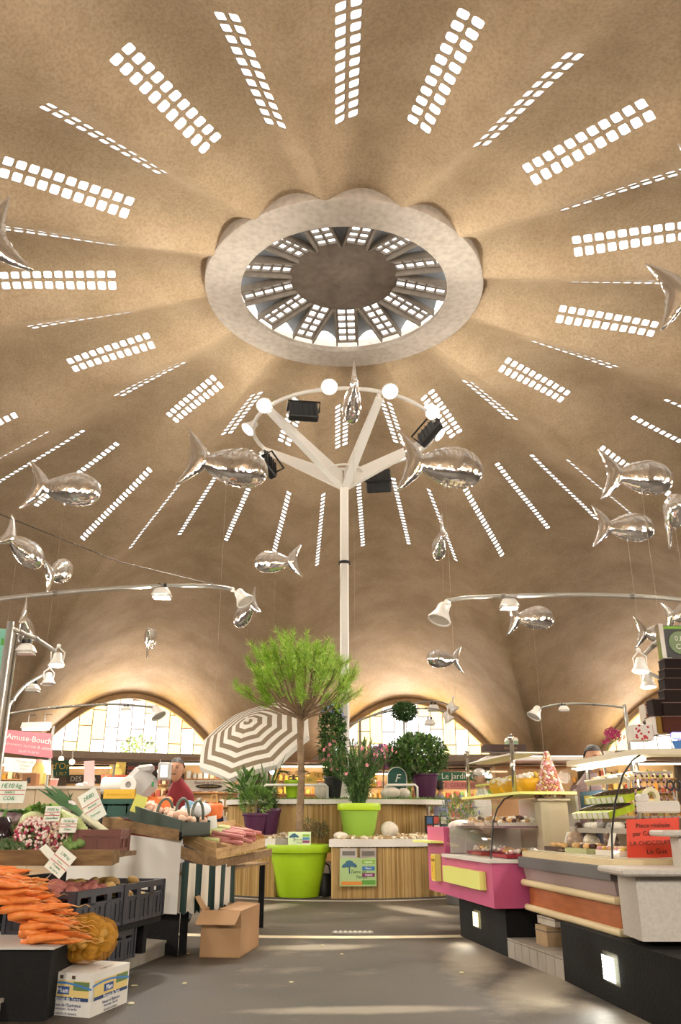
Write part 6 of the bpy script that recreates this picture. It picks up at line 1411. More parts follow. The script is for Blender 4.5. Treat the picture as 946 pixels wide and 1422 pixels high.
def ctray(label, s_, t_, z, w, d_, m_, fill, n, fr=.02, tilt=0.0, name='chocolate_tray', hh=.03):
    t = thing(name, label, 'tray', CW(s_, t_, z)); t.rotation_euler = Euler((tilt, 0, crz+PI), 'XYZ'); b = MB(); b.box((0, 0, hh/2), (w, d_, hh)); b.build('tray', m_, t)
    b = MB()
    for i in range(n): b.mi(random.randrange(len(fill))); b.ball((random.uniform(-.46, .46)*w, random.uniform(-.42, .42)*d_, hh+fr*.4), (fr*random.uniform(.7, 1.4), fr*random.uniform(.7, 1.2), fr*.7), 6, 4)
    o = b.build('contents', fill, t, smooth=True); o['kind'] = 'stuff'; return t
def lime_step(label, s_, t_, z):
    t = thing('display_step', label, 'display stand', CW(s_, t_, z)); t.rotation_euler = Euler((R_(16), 0, crz+PI), 'XYZ'); b = MB(); b.box((0, 0, .02), (.62, .2, .04)); b.build('block', mat('lime_acrylic', '#b7cf2a', .35), t)
    for i in range(7):
        b = MB(); b.box((-.26+i*.087, -.104, .022), (.06, .006, .035)); b.build('label', mat('ink_#e9e6da', '#e9e6da'), t)
        q_ = MB(); q_.box((-.26+i*.087, .01, .046), (.06, .12, .012)); q_.build('chocolate', brn, t)
lime_step('upper lime display step with white labels in the chocolate case', .88, .5, 1.05); lime_step('lower lime display step with white labels in the chocolate case', .95, .42, .955)
t = thing('blue_box', 'blue patterned box behind the lime steps', 'box', CW(1.4, .6, 1.0)); t.rotation_euler.z = crz+PI; b = MB(); b.box((0, 0, .06), (.4, .15, .12)); b.build('box', mat('blue_box', '#3b6283', .5, var=.2, vscale=14), t); b = MB(); b.box((-.05, -.078, .06), (.12, .006, .06)); b.build('print', mat('ink_#c9b45a', '#c9b45a'), t)
ctray('tier of candied sweets with a beaded rim at the top of the case', .9, .5, 1.16, .62, .16, mat('shelf_beige', '#c7b692'), [gry, wht, crm], 70, .02, R_(10), 'sweet_tier'); 
b = MB(); t = thing('bead_rail', 'white beaded rail in front of the top tier', 'rail', CW(.6, .42, 1.18))
for i in range(40): b.ball(dcn*(i*.016), .008, 6, 4)
b.build('beads', wht, t, smooth=True)['kind'] = 'stuff'; q_ = MB(); q_.tube([V3((0, 0, 0)), -dcn*.02+V3((.02, 0, -.02)), V3((.03, .02, -.07))], .008, 6); q_.build('hook', M_white, t)
ctray('row of wrapped dark chocolate bags in the case', .85, .38, .84, .8, .2, mat('wire_tray', '#a8a094', .5), [brn, gry, wht, wht], 60, .035); ctray('white plate of yellow and pink sweets on the case deck', .38, .26, .719, .34, .2, wht, [yls, pnk, wht, crm], 70, .02); ctray('flat tray of pale slices at the far end of the case deck', .85, .22, .719, .36, .14, mat('pale_green_tray', '#b9bd8a', .5), [crm, brn, crm], 26, .03); ctray('dark chocolate tray at the far end of the case deck', 1.25, .3, .719, .34, .3, brn, [brn, gry, crm], 50, .025)
t = thing('sweet_bag', 'clear bag of pale sweets standing at the corner of the case', 'bag', CW(.16, .26, .72)); b = lump(81, .055, .055, .1, 12, 9, .2); b.v = [(v[0], v[1], v[2]+.1) for v in b.v]; b.build('bag', mat('clear_wrap', '#dcd5cc', .3), t, smooth=True); b = MB(); b.box((0, -.06, .08), (.03, .004, .05)); b.build('tag', M_yel, t)
for i, (s_, lab) in enumerate(((.5, 'white price tag hanging below the chocolate bags'), (1.22, 'small white oval tag at the far end of the case'))):
    p = CW(s_, .25, .80); c = card('price_card', lab, p, .08, .09, crz+PI, R_(-20), '#e6e2d6', 'case price tags')
for i, (s_, t_, lab) in enumerate(((.62, .3, 'clear cone bag of dark sweets on the case deck'), (1.0, .34, 'clear cone bag of pale sweets behind the slices tray'), (1.12, .26, 'short clear bag of mixed sweets at the far end of the deck'))):
    t = thing('sweet_bag', lab, 'bag', CW(s_, t_, .735)); b = lump(140+i, .05, .05, .055, 10, 8, .25); b.v = [(v[0], v[1], v[2]+.055) for v in b.v]; b.build('bag', mat('sweet_wrap_%d' % i, ('#6d5242', '#d6cbb8', '#b59a86', '#c9bda8')[i], .3, var=.35, vscale=40), t, smooth=True); b = MB(); b.lathe([(.012, .1), (.008, .115), (.028, .145)], 10, Matrix.Identity(4)); b.build('neck', mat('clear_wrap', '#dcd5cc', .3), t)
t = thing('yellow_tin', 'small yellow tin beside the sweets plate', 'tin', CW(.2, .3, .72)); b = MB(); b.lathe([(0, 0), (.035, 0), (.035, .09), (.0, .09)], 14); b.build('body', yls, t, smooth='auto'); b = MB(); b.lathe([(.037, .08), (.037, .1), (0, .1)], 14); b.build('lid', wht, t)
# cone of sweets at the far end
t = thing('sweet_tower', 'tall cone tower of red and white sweets at the far end of the chocolate case', 'sweets', atY(764, 1106, -6.9)); b = MB()
for i in range(420):
    f = (i/420)**1.15; a_ = i*2.4; r = .1*(1-f)+.01; b.mi(random.randrange(4)); b.ball((r*math.cos(a_), r*math.sin(a_), f*.32), .011, 6, 4)
o = b.build('sweets', [pnk, wht, mat('coral', '#b5685a', .5), crm], t, smooth=True); o['kind'] = 'stuff'; b = MB(); b.lathe([(.11, -.02), (.11, 0), (.085, .005), (.012, .31), (0, .315)], 20, cap0=True); b.build('cone', mat('card_core', '#8a7560'), t)
t = thing('plinth', 'narrow beige plinth under the sweet tower', 'stand', (atY(764, 1106, -6.9).x, -6.9, .33)); zq = atY(764, 1106, -6.9).z-.33-.02; b = MB(); b.box((0, 0, zq/2), (.2, .2, zq)); b.build('box', mat('plinth_beige', '#b5a58c', .6), t); b = MB(); b.box((0, 0, zq-.006), (.24, .24, .012)); b.build('cap', mat('plinth_beige', '#b5a58c'), t)
# red notice behind the end pane
rq = [atY(872, 1193, E.y+.12), atY(945, 1190, E.y+.12), atY(943, 1135, E.y+.12), atY(870, 1138, E.y+.12)]; t = thing('red_notice', 'red notice with black lettering in the end pane of the chocolate case', 'sign', rq[0]); b = MB(); b.slab(*[v-rq[0] for v in rq], -.004); b.build('sheet', mat('red_sheet', '#e2452c', .5), t)
face_print(t, V3((0, 0, 0)), rq[1]-rq[0], rq[3]-rq[0], [('t', 'Pièce réalisée', .5, .82, .036, '#3a2418'), ('t', 'par Cécile Gentil', .52, .62, .036, '#3a2418'), ('t', 'LA CHOCOLATERIE', .54, .38, .033, '#3a2418'), ('t', 'Le Gua', .55, .16, .04, '#3a2418')], .005)
# white counter in front right
w0, w1 = atY(884, 1222, -8.95), atY(990, 1222, -8.95); zb_, zt_ = atY(884, 1308, -8.95).z, atY(884, 1207, -8.95).z; t = thing('white_counter', 'pale stone serving counter at the right edge in front of the chocolate case', 'counter', (w0.x, -8.95, 0))
b = MB(); b.box((.5, .16, (zb_+zt_-.03)/2), (1.0, .3, zt_-.03-zb_)); b.build('panel', M_granite, t); b = MB(); b.box((.46, .12, zt_-.012), (1.12, .42, .034), bev=.01); b.build('top', M_granite, t)
x1_ = atY(930, 1180, -8.8); z2_ = atY(930, 1157, -8.8).z; b = MB(); b.box((x1_.x-w0.x+.4, .17, (zt_+z2_)/2), (.72, .12, z2_-zt_-.01)); b.build('upstand', M_granite, t); b = MB(); b.box((x1_.x-w0.x+.36, .16, z2_), (.84, .2, .03), bev=.008); b.build('upper_top', M_granite, t)
# tape dispenser and scissors inside
p = atY(915, 1128, E.y+.35); t = thing('tape_dispenser', 'white tape dispenser in the chocolate case', 'dispenser', p); b = MB(); b.box((0, 0, .03), (.24, .08, .07), bev=.01); b.box((-.09, 0, .08), (.06, .08, .05), bev=.01); b.build('body', mat('dispenser_white', '#d6d2ca', .5), t); b = MB(); b.lathe([(.025, -.02), (.05, -.02), (.05, .02), (.025, .02), (.025, -.02)], 18, Matrix.Translation((-.04, -.01, .09)) @ Matrix.Rotation(R_(80), 4, 'X')); b.build('roll', mat('tape', '#d8cfa8', .4), t, smooth='auto')
p = atY(937, 1098, E.y+.38); t = thing('scissors', 'black-handled scissors standing in the chocolate case', 'scissors', p)
for s_ in (-1, 1):
    b = MB(); b.tube([(s_*.022+.02*math.cos(a_*PI/6), 0, .03+.028*math.sin(a_*PI/6)) for a_ in range(12)], .006, 6, closed=True); b.build('handle', M_black, t)
    b = MB(); b.hexa([V3(v) for v in ((s_*.012-.004, -.002, 0), (s_*.012+.004, -.002, 0), (s_*.012+.004, .002, 0), (s_*.012-.004, .002, 0), (-s_*.006-.001, -.002, -.11), (-s_*.006+.001, -.002, -.11), (-s_*.006+.001, .002, -.11), (-s_*.006-.001, .002, -.11))]); b.build('blade', M_steel, t)
# hanging strings of beaded sweets
t = thing('sweet_garland', 'bundle of reddish sweet garlands hanging in the chocolate case', 'sweets', atY(905, 1075, E.y+.5)); 
for i in range(7):
    b = MB(); x = -.1+i*.034
    for k in range(22): b.mi(k % 3); b.ball((x*(1+.3*k/22)+.004*math.sin(k), .01*math.sin(i*3+k), -k*.012), .0085, 5, 3)
    b.build('garland', [lil, brn, crm], t, smooth=True)
b = MB(); b.tube([(-.12, 0, .01), (.13, 0, .01)], .006, 6); b.build('rod', M_steel, t)
# goods on the canopy: spotted gift boxes, tower of dark boxes
def gbox(label, x0, y0, x1, y1, Y, col, spots=None, group='stacked gift boxes', dp=.12, rz=0.0):
    a_, c_ = atY(x0, y1, Y), atY(x1, y0, Y); w, h = c_.x-a_.x, c_.z-a_.z; t = thing('gift_box', label, 'box', ((a_.x+c_.x)/2, Y+dp/2, a_.z), rz, group); b = MB(); b.box((0, 0, h/2), (w, dp, h), bev=.004); b.build('box', mat('gift_'+col, col, .7, spec=.2), t)
    if spots:
        b = MB()
        for i in range(16):
            x, z = (random.random()-.5)*w*.86, random.random()*h*.9+h*.05; b.ball((x, -dp/2, z), (.008, .003, .008), 6, 4)
        b.build('spots', mat('ink_'+spots, spots), t)['kind'] = 'stuff'
    else:
        b = MB(); b.box((0, 0, h*.97), (w+.006, dp+.006, h*.05)); b.build('lid', mat('gift_lid', '#5a3a2c', .45), t)
YB = E.y+.55; ybc = [(1007, 1037)]
gbox('white gift box with red spots on the case canopy', 880, 1006, 906, 1028, YB, '#d9d2c8', '#b5303a'); gbox('dark slim box behind the spotted white box', 904, 1000, 914, 1021, YB+.13, '#3a201a'); gbox('tall dark brown box standing left of the box tower', 909, 970, 927, 994, YB, '#20120d'); gbox('white box with small red dots under the dark brown box', 908, 994, 912, 1020, YB+.01, '#d9d2c8'); gbox('pale spotted box at the left of the tower', 898, 977, 912, 1000, YB+.16, '#cfc4b5', '#a5563a'); gbox('gold striped box under the dark brown box', 914, 994, 930, 1018, YB, '#8a6a2c')
for i, (y0, y1, x0, col) in enumerate(((914, 929, 925, '#1c0f0b'), (928, 942, 925, '#1c0f0b'), (941, 958, 925, '#20120d'), (957, 975, 925, '#20120d'), (975, 995, 925, '#22130d'), (994, 1017, 925, '#4a2312'))):
    gbox(('topmost', 'second', 'third', 'fourth', 'fifth', 'lowest, reddish')[i]+' box of the dark box tower at the right edge', x0+(0 if i < 4 else -2), y0, 965, y1, YB-.005*i, col, group='dark box tower')
tw = thing('tower_stand', 'steel-edged stand with a dark clock panel above the box tower', 'stand', (atY(940, 880, YB).x, YB+.14, ZG+.035)); t0 = tw.location
a_, c_ = atY(924, 912, YB+.1)-t0, atY(965, 868, YB+.1)-t0; b = MB(); b.box(((a_.x+c_.x)/2, 0, (a_.z+c_.z)/2), (c_.x-a_.x, .05, c_.z-a_.z)); b.build('panel', mat('panel_dark', '#1f1a17', .4), tw); b = MB(); b.box((a_.x-.004, -.01, (a_.z+c_.z)/2), (.03, .07, c_.z-a_.z+.02)); b.build('edge', mat('chrome', '#cfcbc4'), tw); b = MB(); b.box(((a_.x+c_.x)/2, -.028, c_.z-.015), (c_.x-a_.x, .006, .02)); b.build('green_strip', mat('ink_#7fae3e', '#7fae3e'), tw); b = MB(); b.lathe([(0, 0), (.075, 0), (.08, .004)], 24, Matrix.Translation((a_.x+.12, -.03, (a_.z+c_.z)/2-.01)) @ Matrix.Rotation(PI/2, 4, 'X')); b.build('dial', mat('dial_green', '#7a8a62', .5), tw); [text('lettering', q_, mat('ink_#e9e6da', '#e9e6da'), tw, (a_.x+.11, -.04, (a_.z+c_.z)/2+dz_), .05) for q_, dz_ in (('0.L', .015), ('Ca', -.04))]
b = MB(); b.box((a_.x+.04, .0, a_.z/2), (.03, .03, a_.z)); b.build('post', M_steel, tw)
# blue lit sign and pennant on the canopy end
p = atY(940, 1022, E.y+.5); t = thing('blue_sign', 'small glowing blue sign with a blue pennant at the end of the case canopy', 'sign', p); b = MB(); b.box((.03, 0, .0), (.13, .03, .045), bev=.008); b.build('light', emat('blue_glow', '#4f5cff', 2.0), t); b = MB(); b.prism([(-.035, -.03), (.06, -.03), (.06, -.1), (-.01, -.12)], -.004, .004, Matrix.Rotation(PI/2, 4, 'X')); b.build('pennant', mat('pennant_blue', '#2f6fb0', .5), t)
# orchid on the canopy
p = atY(845, 1035, -7.4); t = thing('orchid', 'magenta orchid spray on top of the chocolate case', 'flower', p); b = MB(); pts = [V3((-.05+.1*random.random()+.1*f, .02*random.random(), .0+.1*math.sin(f*3)+random.uniform(-.02, .02))) for f in [i/30 for i in range(30)]]; blossoms(b, pts, .022); b.build('blossoms', mat('orchid_petal', '#b52f6f', .5), t)['kind'] = 'stuff'; b = MB(); b.tube([(-.02, 0, -.06), (0, 0, 0), (.08, 0, .05)], .004, 5); b.build('stem', G1, t); b = MB(); b.lathe([(0, -.1), (.03, -.1), (.04, -.04), (.0, -.045)], 14); b.build('pot', wht, t)
# ================================================================== PEOPLE
SK = mat('skin', '#b98a6c', .55); HAIR = mat('dark_hair', '#2a211c', .7, bump=.5, bscale=80)
def person(label, loc, face, height, shirt, trousers='#3a3a44', lean=0.0, cap=None, arms=((.2, -.25, -.1), (-.2, -.25, -.1)), hair=True, look=0.0):
    """standing figure; face = heading (0 looks to -Y); one skinned body, clothing by region, hair a child"""
    k = height/1.75; t = thing('person', label, 'person', loc, face)
    J = {}; vs = []; rad = []; ed = []
    def j(n, p, r, par=None):
        J[n] = len(vs); q_ = V3(p)
        if q_.z > .95: q_ = V3((q_.x, q_.y-(q_.z-.95)*math.sin(lean), q_.z-(q_.z-.95)*(1-math.cos(lean))))
        vs.append(q_*k); rad.append((r[0]*k, r[1]*k) if isinstance(r, tuple) else (r*k, r*k))
        if par: ed.append((J[par], J[n]))
    j('pel', (0, 0, .95), (.155, .115)); j('wst', (0, 0, 1.1), (.145, .105), 'pel'); j('cst', (0, 0, 1.27), (.175, .115), 'wst'); j('shl', (0, .01, 1.4), (.13, .085), 'cst'); j('nk', (0, 0, 1.49), .056, 'shl'); j('nk2', (0, -.01, 1.54), .054, 'nk')
    for s_, nm in ((-1, 'l'), (1, 'r')):
        h = arms[0 if s_ > 0 else 1]
        j('sh'+nm, (s_*.175, .01, 1.39), .062, 'shl'); j('el'+nm, (s_*.235, -.02, 1.12), .045, 'sh'+nm); j('wr'+nm, (s_*.2+h[0]*s_*0, -.24, 1.02), .03, 'el'+nm); j('ha'+nm, (s_*.17, -.31, 1.0), (.038, .02), 'wr'+nm)
        for f in range(4): j('f%d%s' % (f, nm), (s_*(.145+.018*f), -.375-.012*(1 if f in (1, 2) else 0), .985), .009, 'ha'+nm); j('g%d%s' % (f, nm), (s_*(.145+.018*f), -.405, .962), .008, 'f%d%s' % (f, nm))
        j('th'+nm, (s_*.135, -.33, .99), .01, 'ha'+nm)
        j('hp'+nm, (s_*.095, 0, .9), .095, 'pel'); j('kn'+nm, (s_*.105, -.01, .5), .062, 'hp'+nm); j('an'+nm, (s_*.11, .02, .1), .042, 'kn'+nm); j('to'+nm, (s_*.125, -.13, .045), (.045, .035), 'an'+nm)
    me = bpy.data.meshes.new('body'); me.from_pydata(vs, ed, []); o = bpy.data.objects.new('body', me); COL.objects.link(o)
    m = o.modifiers.new('skin', 'SKIN'); m.use_smooth_shade = True
    for i, sv in enumerate(me.skin_vertices[0].data): sv.radius = rad[i]; sv.use_root = (i == 0)
    sm = o.modifiers.new('sub', 'SUBSURF'); sm.levels = 2; sm.render_levels = 2
    PEOPLE.append((o, t, k, shirt, trousers))
    # head, face, hair
    hc = V3((0, -.02, 1.635)); hc = V3((hc.x, hc.y-(hc.z-.95)*math.sin(lean), hc.z-(hc.z-.95)*(1-math.cos(lean))))*k
    Mh = Matrix.Translation(hc) @ Matrix.Rotation(look, 4, 'X') @ Matrix.Scale(k, 4)
    b = MB(); b.ball((0, 0, 0), (.076, .096, .118), 20, 16)
    nv = []
    for v in b.v:
        x, y, z = v
        if z < 0: f = 1-.28*(-z/.118)**1.6; x *= f; y = y*f-.006*(-z/.118)
        if y < -.07: y = -.07-(y+.07)*-.75
        nv.append((x, y, z))
    b.v = nv
    b.add([(-.014, -.088, -.02), (.014, -.088, -.02), (0, -.118, -.022), (0, -.09, .03), (0, -.09, -.032)], [(0, 2, 3), (2, 1, 3), (0, 4, 2), (4, 1, 2)])     # nose
    for s_ in (-1, 1): b.ball((s_*.078, .005, -.005), (.012, .022, .032), 8, 6)
    b.v = [tuple(Mh @ V3(v)) for v in b.v]; b.build('head', SK, t, smooth=True)
    f = MB(); 
    for s_ in (-1, 1): f.ball((s_*.03, -.086, .01), (.014, .006, .006), 8, 6, Mh); f.box((s_*.03, -.09, .028), (.034, .008, .007), M=Mh)
    f.box((0, -.088, -.052), (.044, .01, .009), M=Mh); f.build('face_features', mat('face_dark', '#4a3028', .5), t)
    if hair:
        b = MB(); b.ball((0, .012, .02), (.084, .1, .112), 20, 14); fs = []
        for fc_ in b.f:
            c = sum((V3(b.v[i]) for i in fc_), V3())/len(fc_)
            if c.z > .062-.35*max(0, c.y) - (.09 if c.y > .03 else 0) or (c.y > .04 and c.z > -.06): fs.append(fc_)
        b.f = fs; b.m = [0]*len(fs); b.v = [tuple(Mh @ V3(v)) for v in b.v]; b.build('hair', HAIR, t, smooth=True)
    if cap:
        b = MB(); b.ball((0, .0, .045), (.088, .105, .085), 18, 10, Mh); b.build('cap', mat('cap_cloth', cap, .8), t, smooth=True); q_ = MB(); q_.prism([(-.06, -.08), (.06, -.08), (.05, -.16), (0, -.175), (-.05, -.16)], .03, .04, Mh); q_.build('peak', mat('cap_cloth', cap, .8), t)
    return t
PEOPLE = []
pm = atY(243, 1120, -5.25); person('man in a dark red sweater bending over the scale behind the vegetable stall', (pm.x, -4.75, 0), R_(-4), 1.62, '#8e3038', lean=R_(38), look=R_(-6))
pm = atY(611, 1090, 3.0); person('person with dark hair seen from behind beyond the planter', (pm.x, 3.0, 0), R_(150), 1.66, '#8d8aa0', look=R_(5))
pm = atY(668, 1078, -2.2); person('person in a pale cap and white shirt behind the pink counter', (pm.x, -2.2, 0), R_(-55), 1.56, '#d9d3c8', cap='#b9aca6', hair=True)
pm = atY(818, 1060, -6.6); person('assistant in a mauve top bending behind the chocolate case', (pm.x+.02, -6.2, 0), R_(10), 1.56, '#9d878c', lean=R_(28), look=R_(0))
pm = atY(287, 1115, 4.5); person('far shopper in dark clothes beyond the rhubarb', (pm.x, 4.5, 0), R_(120), 1.3, '#23222c')
pm = atY(305, 1115, 5.4); person('far shopper in navy next to the one in dark clothes', (pm.x, 5.4, 0), R_(40), 1.34, '#1f2440')
dg = bpy.context.evaluated_depsgraph_get(); dg.update()
for o, t, k, shirt, trousers in PEOPLE:
    me = bpy.data.meshes.new_from_object(o.evaluated_get(dg)); me.materials.clear()
    for m_ in (SK, mat('shirt_'+shirt, shirt, .85, bump=.3, bscale=25), mat('trouser_'+trousers, trousers, .85), M_black): me.materials.append(m_)
    for p in me.polygons:
        c = p.center/k; arm_ = abs(c.x) > .15 and c.y < -.2
        p.material_index = 3 if c.z < .09 else 2 if c.z < .96 and not arm_ else 0 if (c.z > 1.475 and abs(c.x) < .1) or (arm_ and c.y < -.235) else 1
        p.use_smooth = True
    n = link_mesh('body', me, None, t); old = o.data; bpy.data.objects.remove(o); 
    n.name = 'body'

# ================================================================== FAR STALLS AND SIGNS
def shop(label, px0, px1, Y, col, counter_h=1.05, depth=1.2, roof=None, goods=None, light=True, wall_h=2.4):
    a_, c_ = atY(px0, 1120, Y), atY(px1, 1120, Y); w = c_.x-a_.x; t = thing('market_stall', label, 'stall', ((a_.x+c_.x)/2, Y, 0))
    b = MB(); b.box((0, depth/2, counter_h/2-.02), (w, depth*.6, counter_h-.04)); b.build('counter', mat('stall_'+col, col, .6, var=.1), t); b = MB(); b.box((0, depth/2-.02, counter_h), (w+.06, depth*.66, .05)); b.build('top', mat('counter_top', '#d5cbbb'), t)
    b = MB(); b.box((0, depth+.5, wall_h/2), (w, .06, wall_h)); b.build('back_wall', mat('stall_back', '#c09a6a', .7, var=.15, vscale=2), t)
    for z in (1.3, 1.65, 2.0):
        if z < wall_h-.1: b = MB(); b.box((0, depth+.36, z), (w*.96, .22, .03)); b.build('shelf', mat('shelf_wood', '#9a7042', .6), t)
    for s_ in (-1, 1): b = MB(); b.box((s_*(w/2-.03), depth*.3, wall_h/2), (.05, .05, wall_h)); b.build('post', M_arm, t)
    b = MB(); b.box((0, depth*.3, wall_h+.03), (w, .1, .08)); b.build('fascia', mat('fascia_brown', '#7b5c44', .7), t)
    n = max(6, int(w/.16)); cols = goods or ['#c98a2a', '#d9b45a', '#a5402f', '#e0d2a8', '#6d4a2c', '#8f9a4a']
    for z, yy in ((counter_h+.025, depth*.45), (1.315, depth+.36), (1.665, depth+.36), (2.015, depth+.36)):
        if z > wall_h-.25: continue
        by = {}
        for i in range(n):
            x = -w/2*.92+w*.92*(i+.5)/n; hh_ = random.uniform(.1, .24); cc_ = random.choice(cols); by.setdefault(cc_, MB())
            if random.random() < .5: by[cc_].box((x, yy, z+hh_/2), (.11, .1, hh_))
            else: by[cc_].lathe([(.0, 0), (.05, 0), (.052, hh_*.6), (.02, hh_*.85), (.02, hh_)], 8, Matrix.Translation((x, yy, z)))
        for cc_, bb_ in by.items(): bb_.build('goods', mat('goods_'+cc_, cc_, .55), t)['kind'] = 'stuff'
    if light:
        b = MB(); b.box((0, depth*.5, wall_h-.08), (w*.8, .06, .04)); b.build('strip_lamp', emat('stall_tube', '#ffe6b8', 4.0), t); lamp_light('stall_glow', 'POINT', t.location+V3((0, depth*.5, wall_h-.25)), 26*w, (1, .86, .64), None, .15)
    return t
shop('warm lit stall with yellow boxes and shelves behind the pine trunk', 366, 474, 9.0, '#b98a4a', goods=['#e8c34a', '#e8c34a', '#f0d060', '#c98a2a', '#d9b45a'])
shop('stall with dark cases far left behind the pink leaflet', 60, 150, 9.5, '#5a4638'); shop('stall below the dark emblem sign', 150, 232, 11.5, '#8a3a34', goods=['#a5402f', '#c9b48a', '#e0d2a8', '#7a2a24'])
shop('white-fronted stall behind the man in red', 236, 330, 8.0, '#c9c6c4', goods=['#dcdad6', '#b5b2ae', '#8f4038', '#e0d2a8'], light=True)
shop('stall under the green cursive sign', 596, 722, 13.0, '#a84038', goods=['#a5402f', '#c9483a', '#e0d2a8', '#5f8a3a', '#d9b45a']); shop('stall with wooden fittings behind the chocolate case', 722, 830, 10.0, '#a87a4a'); shop('stall behind the box tower at the far right', 850, 980, 8.0, '#8f7a62'); shop('dim stall at the far left behind the pink sign', -60, 38, 8.3, '#6d5a4a'); shop('stall directly behind the round bush', 480, 594, 12.5, '#9a6a44')
def sign(label, x0, y0, x1, y1, Y, col, lines, dy=0.0, name='shop_sign'):
    P = [atY(x0, y1, Y), atY(x1, y1+dy, Y), atY(x1, y0+dy, Y), atY(x0, y0, Y)]; t = thing(name, label, 'sign', P[0]); b = MB(); b.slab(*[p-P[0] for p in P], -.03); b.build('board', mat('sign_'+col, col, .6, var=.06), t)
    H = (P[3]-P[0]).length; face_print(t, V3((0, 0, 0)), P[1]-P[0], P[3]-P[0], [('t', s_, x, z, sz*H, c) for s_, x, z, sz, c in lines], .012); return t
sign('long green sign in white cursive lettering behind the pink counter', 604, 1072, 716, 1084, 12.6, '#2a6a4c', [('Le Jardin des délices', .48, .5, .95, '#e6ecdf')])
sign('red and pink sign strip under the green cursive sign', 606, 1085, 680, 1096, 12.5, '#d9908a', [('ALI', .12, .5, .8, '#a82f2a'), ('COUPE MAISON', .62, .5, .7, '#a84a5a')])
sign('cream sign with a dark oval over the white stall left of the parasol', 256, 1083, 322, 1099, 7.6, '#d9ccba', [('Beauté le Cheval', .5, .76, .36, '#6d3a2a'), ('05 46 38 12 17', .5, .14, .26, '#8a4a3a')]); 
p = atY(290, 1092, 7.58); t = thing('sign_plaque', 'dark oval plaque with gold letters on the cream sign', 'sign', p); b = MB(); b.ball((0, 0, 0), (.33, .02, .05), 24, 10); b.build('oval', mat('ink_#2a2320', '#2a2320'), t, smooth=True); text('lettering', 'VIANDE CHEVALINE', mat('ink_#c9a23a', '#c9a23a'), t, (0, -.024, 0), .05)
e = sign('black sign with gold emblem and red lettering left of the scale', 151, 1059, 224, 1083, 11.0, '#1f1714', [('Casa Sandwich', .64, .72, .38, '#a5402f'), ('Sandwicherie', .52, .42, .2, '#a5563a'), ('Américaine', .5, .22, .2, '#a5563a')]); o_ = e.location; q_ = atY(163, 1071, 10.97)-o_; b = MB(); b.box((q_.x, q_.y, q_.z), (.46, .02, .5)); b.build('emblem_field', mat('gold_field', '#b59a4a', .5, var=.3, vscale=9), e)
b = MB(); b.ball((q_.x, q_.y-.02, q_.z-.02), (.17, .02, .12), 16, 8); b.ball((q_.x, q_.y-.02, q_.z+.14), (.07, .02, .07), 12, 6); b.ball((q_.x-.14, q_.y-.02, q_.z-.15), (.06, .02, .05), 10, 6); b.ball((q_.x+.14, q_.y-.02, q_.z-.15), (.06, .02, .05), 10, 6); b.build('emblem', mat('gold_emblem', '#dcc56a', .4), e, smooth=True)
sign('dark green sign with gold lettering beside the pink sign', 74, 1056, 96, 1078, 8.8, '#1f4a38', [('d\'Or', .5, .62, .6, '#c9a84a'), ('1.70.7', .5, .15, .3, '#c9a84a')]); sign('brown sign with white letters behind the leaflet', 92, 1076, 140, 1088, 9.0, '#4a3a2c', [('DES du A', .5, .5, .8, '#cfc4b0')]); sign('red curved awning band behind the leaflet', 134, 1076, 200, 1086, 10.8, '#c0563f', [('A', .2, .6, .7, '#e8d9b8')])
sign('yellow lit sign board with dark letters behind the climber', 430, 1072, 474, 1082, 8.8, '#e0b65a', [('LE DIVIN', .5, .5, .8, '#4a3018')]); sign('yellow crate front with green letters behind the pine trunk', 420, 1078, 440, 1092, 8.7, '#e3c15a', [('ERI', .5, .6, .4, '#4a7a3a')])
# spot glints in the far stalls
for i, (x, y, Y) in enumerate(((100, 1058, 8.0), (85, 1054, 9.2), (222, 1071, 9), (326, 1080, 7.5), (600, 1070, 9), (590, 1085, 9.5))):
    p = atY(x, y, Y); t = thing('stall_bulb', ('globe lamp over the far left stall', 'dim lamp behind the globe lamp at the far left', 'small lamp right of the emblem sign', 'small lamp left of the parasol edge', 'lamp in the stall beside the round bush', 'low lamp beside the round bush')[i], 'lamp', p); b = MB(); b.ball((0, 0, 0), .07, 12, 8); b.build('bulb', emat('bulb_glow', '#ffe3a8', 6.0), t, smooth=True); b = MB(); b.tube([(0, 0, .06), (0, 0, .3)], .012, 6); b.build('stem', M_steel, t)
p = atY(378, 1072, 4.0); t = thing('blue_lamp', 'small bright blue-white lamp left of the pine trunk', 'lamp', p); b = MB(); b.ball((0, 0, 0), .045, 12, 8); b.build('bulb', emat('blue_bulb', '#dfe6ff', 12.0), t, smooth=True); b = MB(); b.tube([(0, .04, 0), (0, .05, -.5)], .012, 6); b.build('stem', M_steel, t)
# chest freezers and racks behind: postcard rack and lavender by the pink counter
p = atY(603, 1150, -1.2); t = thing('card_rack', 'dark rack of colourful cards between the planter and the pink counter', 'rack', (p.x+.05, -1.0, 0)); b = MB(); b.box((0, 0, .5), (.3, .2, 1.0)); b.build('frame', M_black, t)
for i in range(15):
    b = MB(); b.box((-.1+(i % 3)*.1, -.108, .5+(i//3)*.11), (.075, .01, .09)); b.build('card', mat('cardc_%d' % (i % 4), ('#3a5f8f', '#b5483a', '#d9d2c4', '#2a3a5a')[i % 4], .5), t)
p = atY(637, 1105, -2.6); bush('lavender', 'lavender bush between the planter and the pink counter', 'plant', (p.x, -2.6, .55), (.26, .24, .3), 700, .09, .014, [G4, G1], zc=.36, flowers=([mat('lavender_petal', '#7f78a8', .6)], 120, .018), up=1.2); pot('flower_pot', 'grey tub under the lavender', (p.x, -2.6, 0), .58, .2, .26, mat('grey_tub', '#6d6a66', .6))
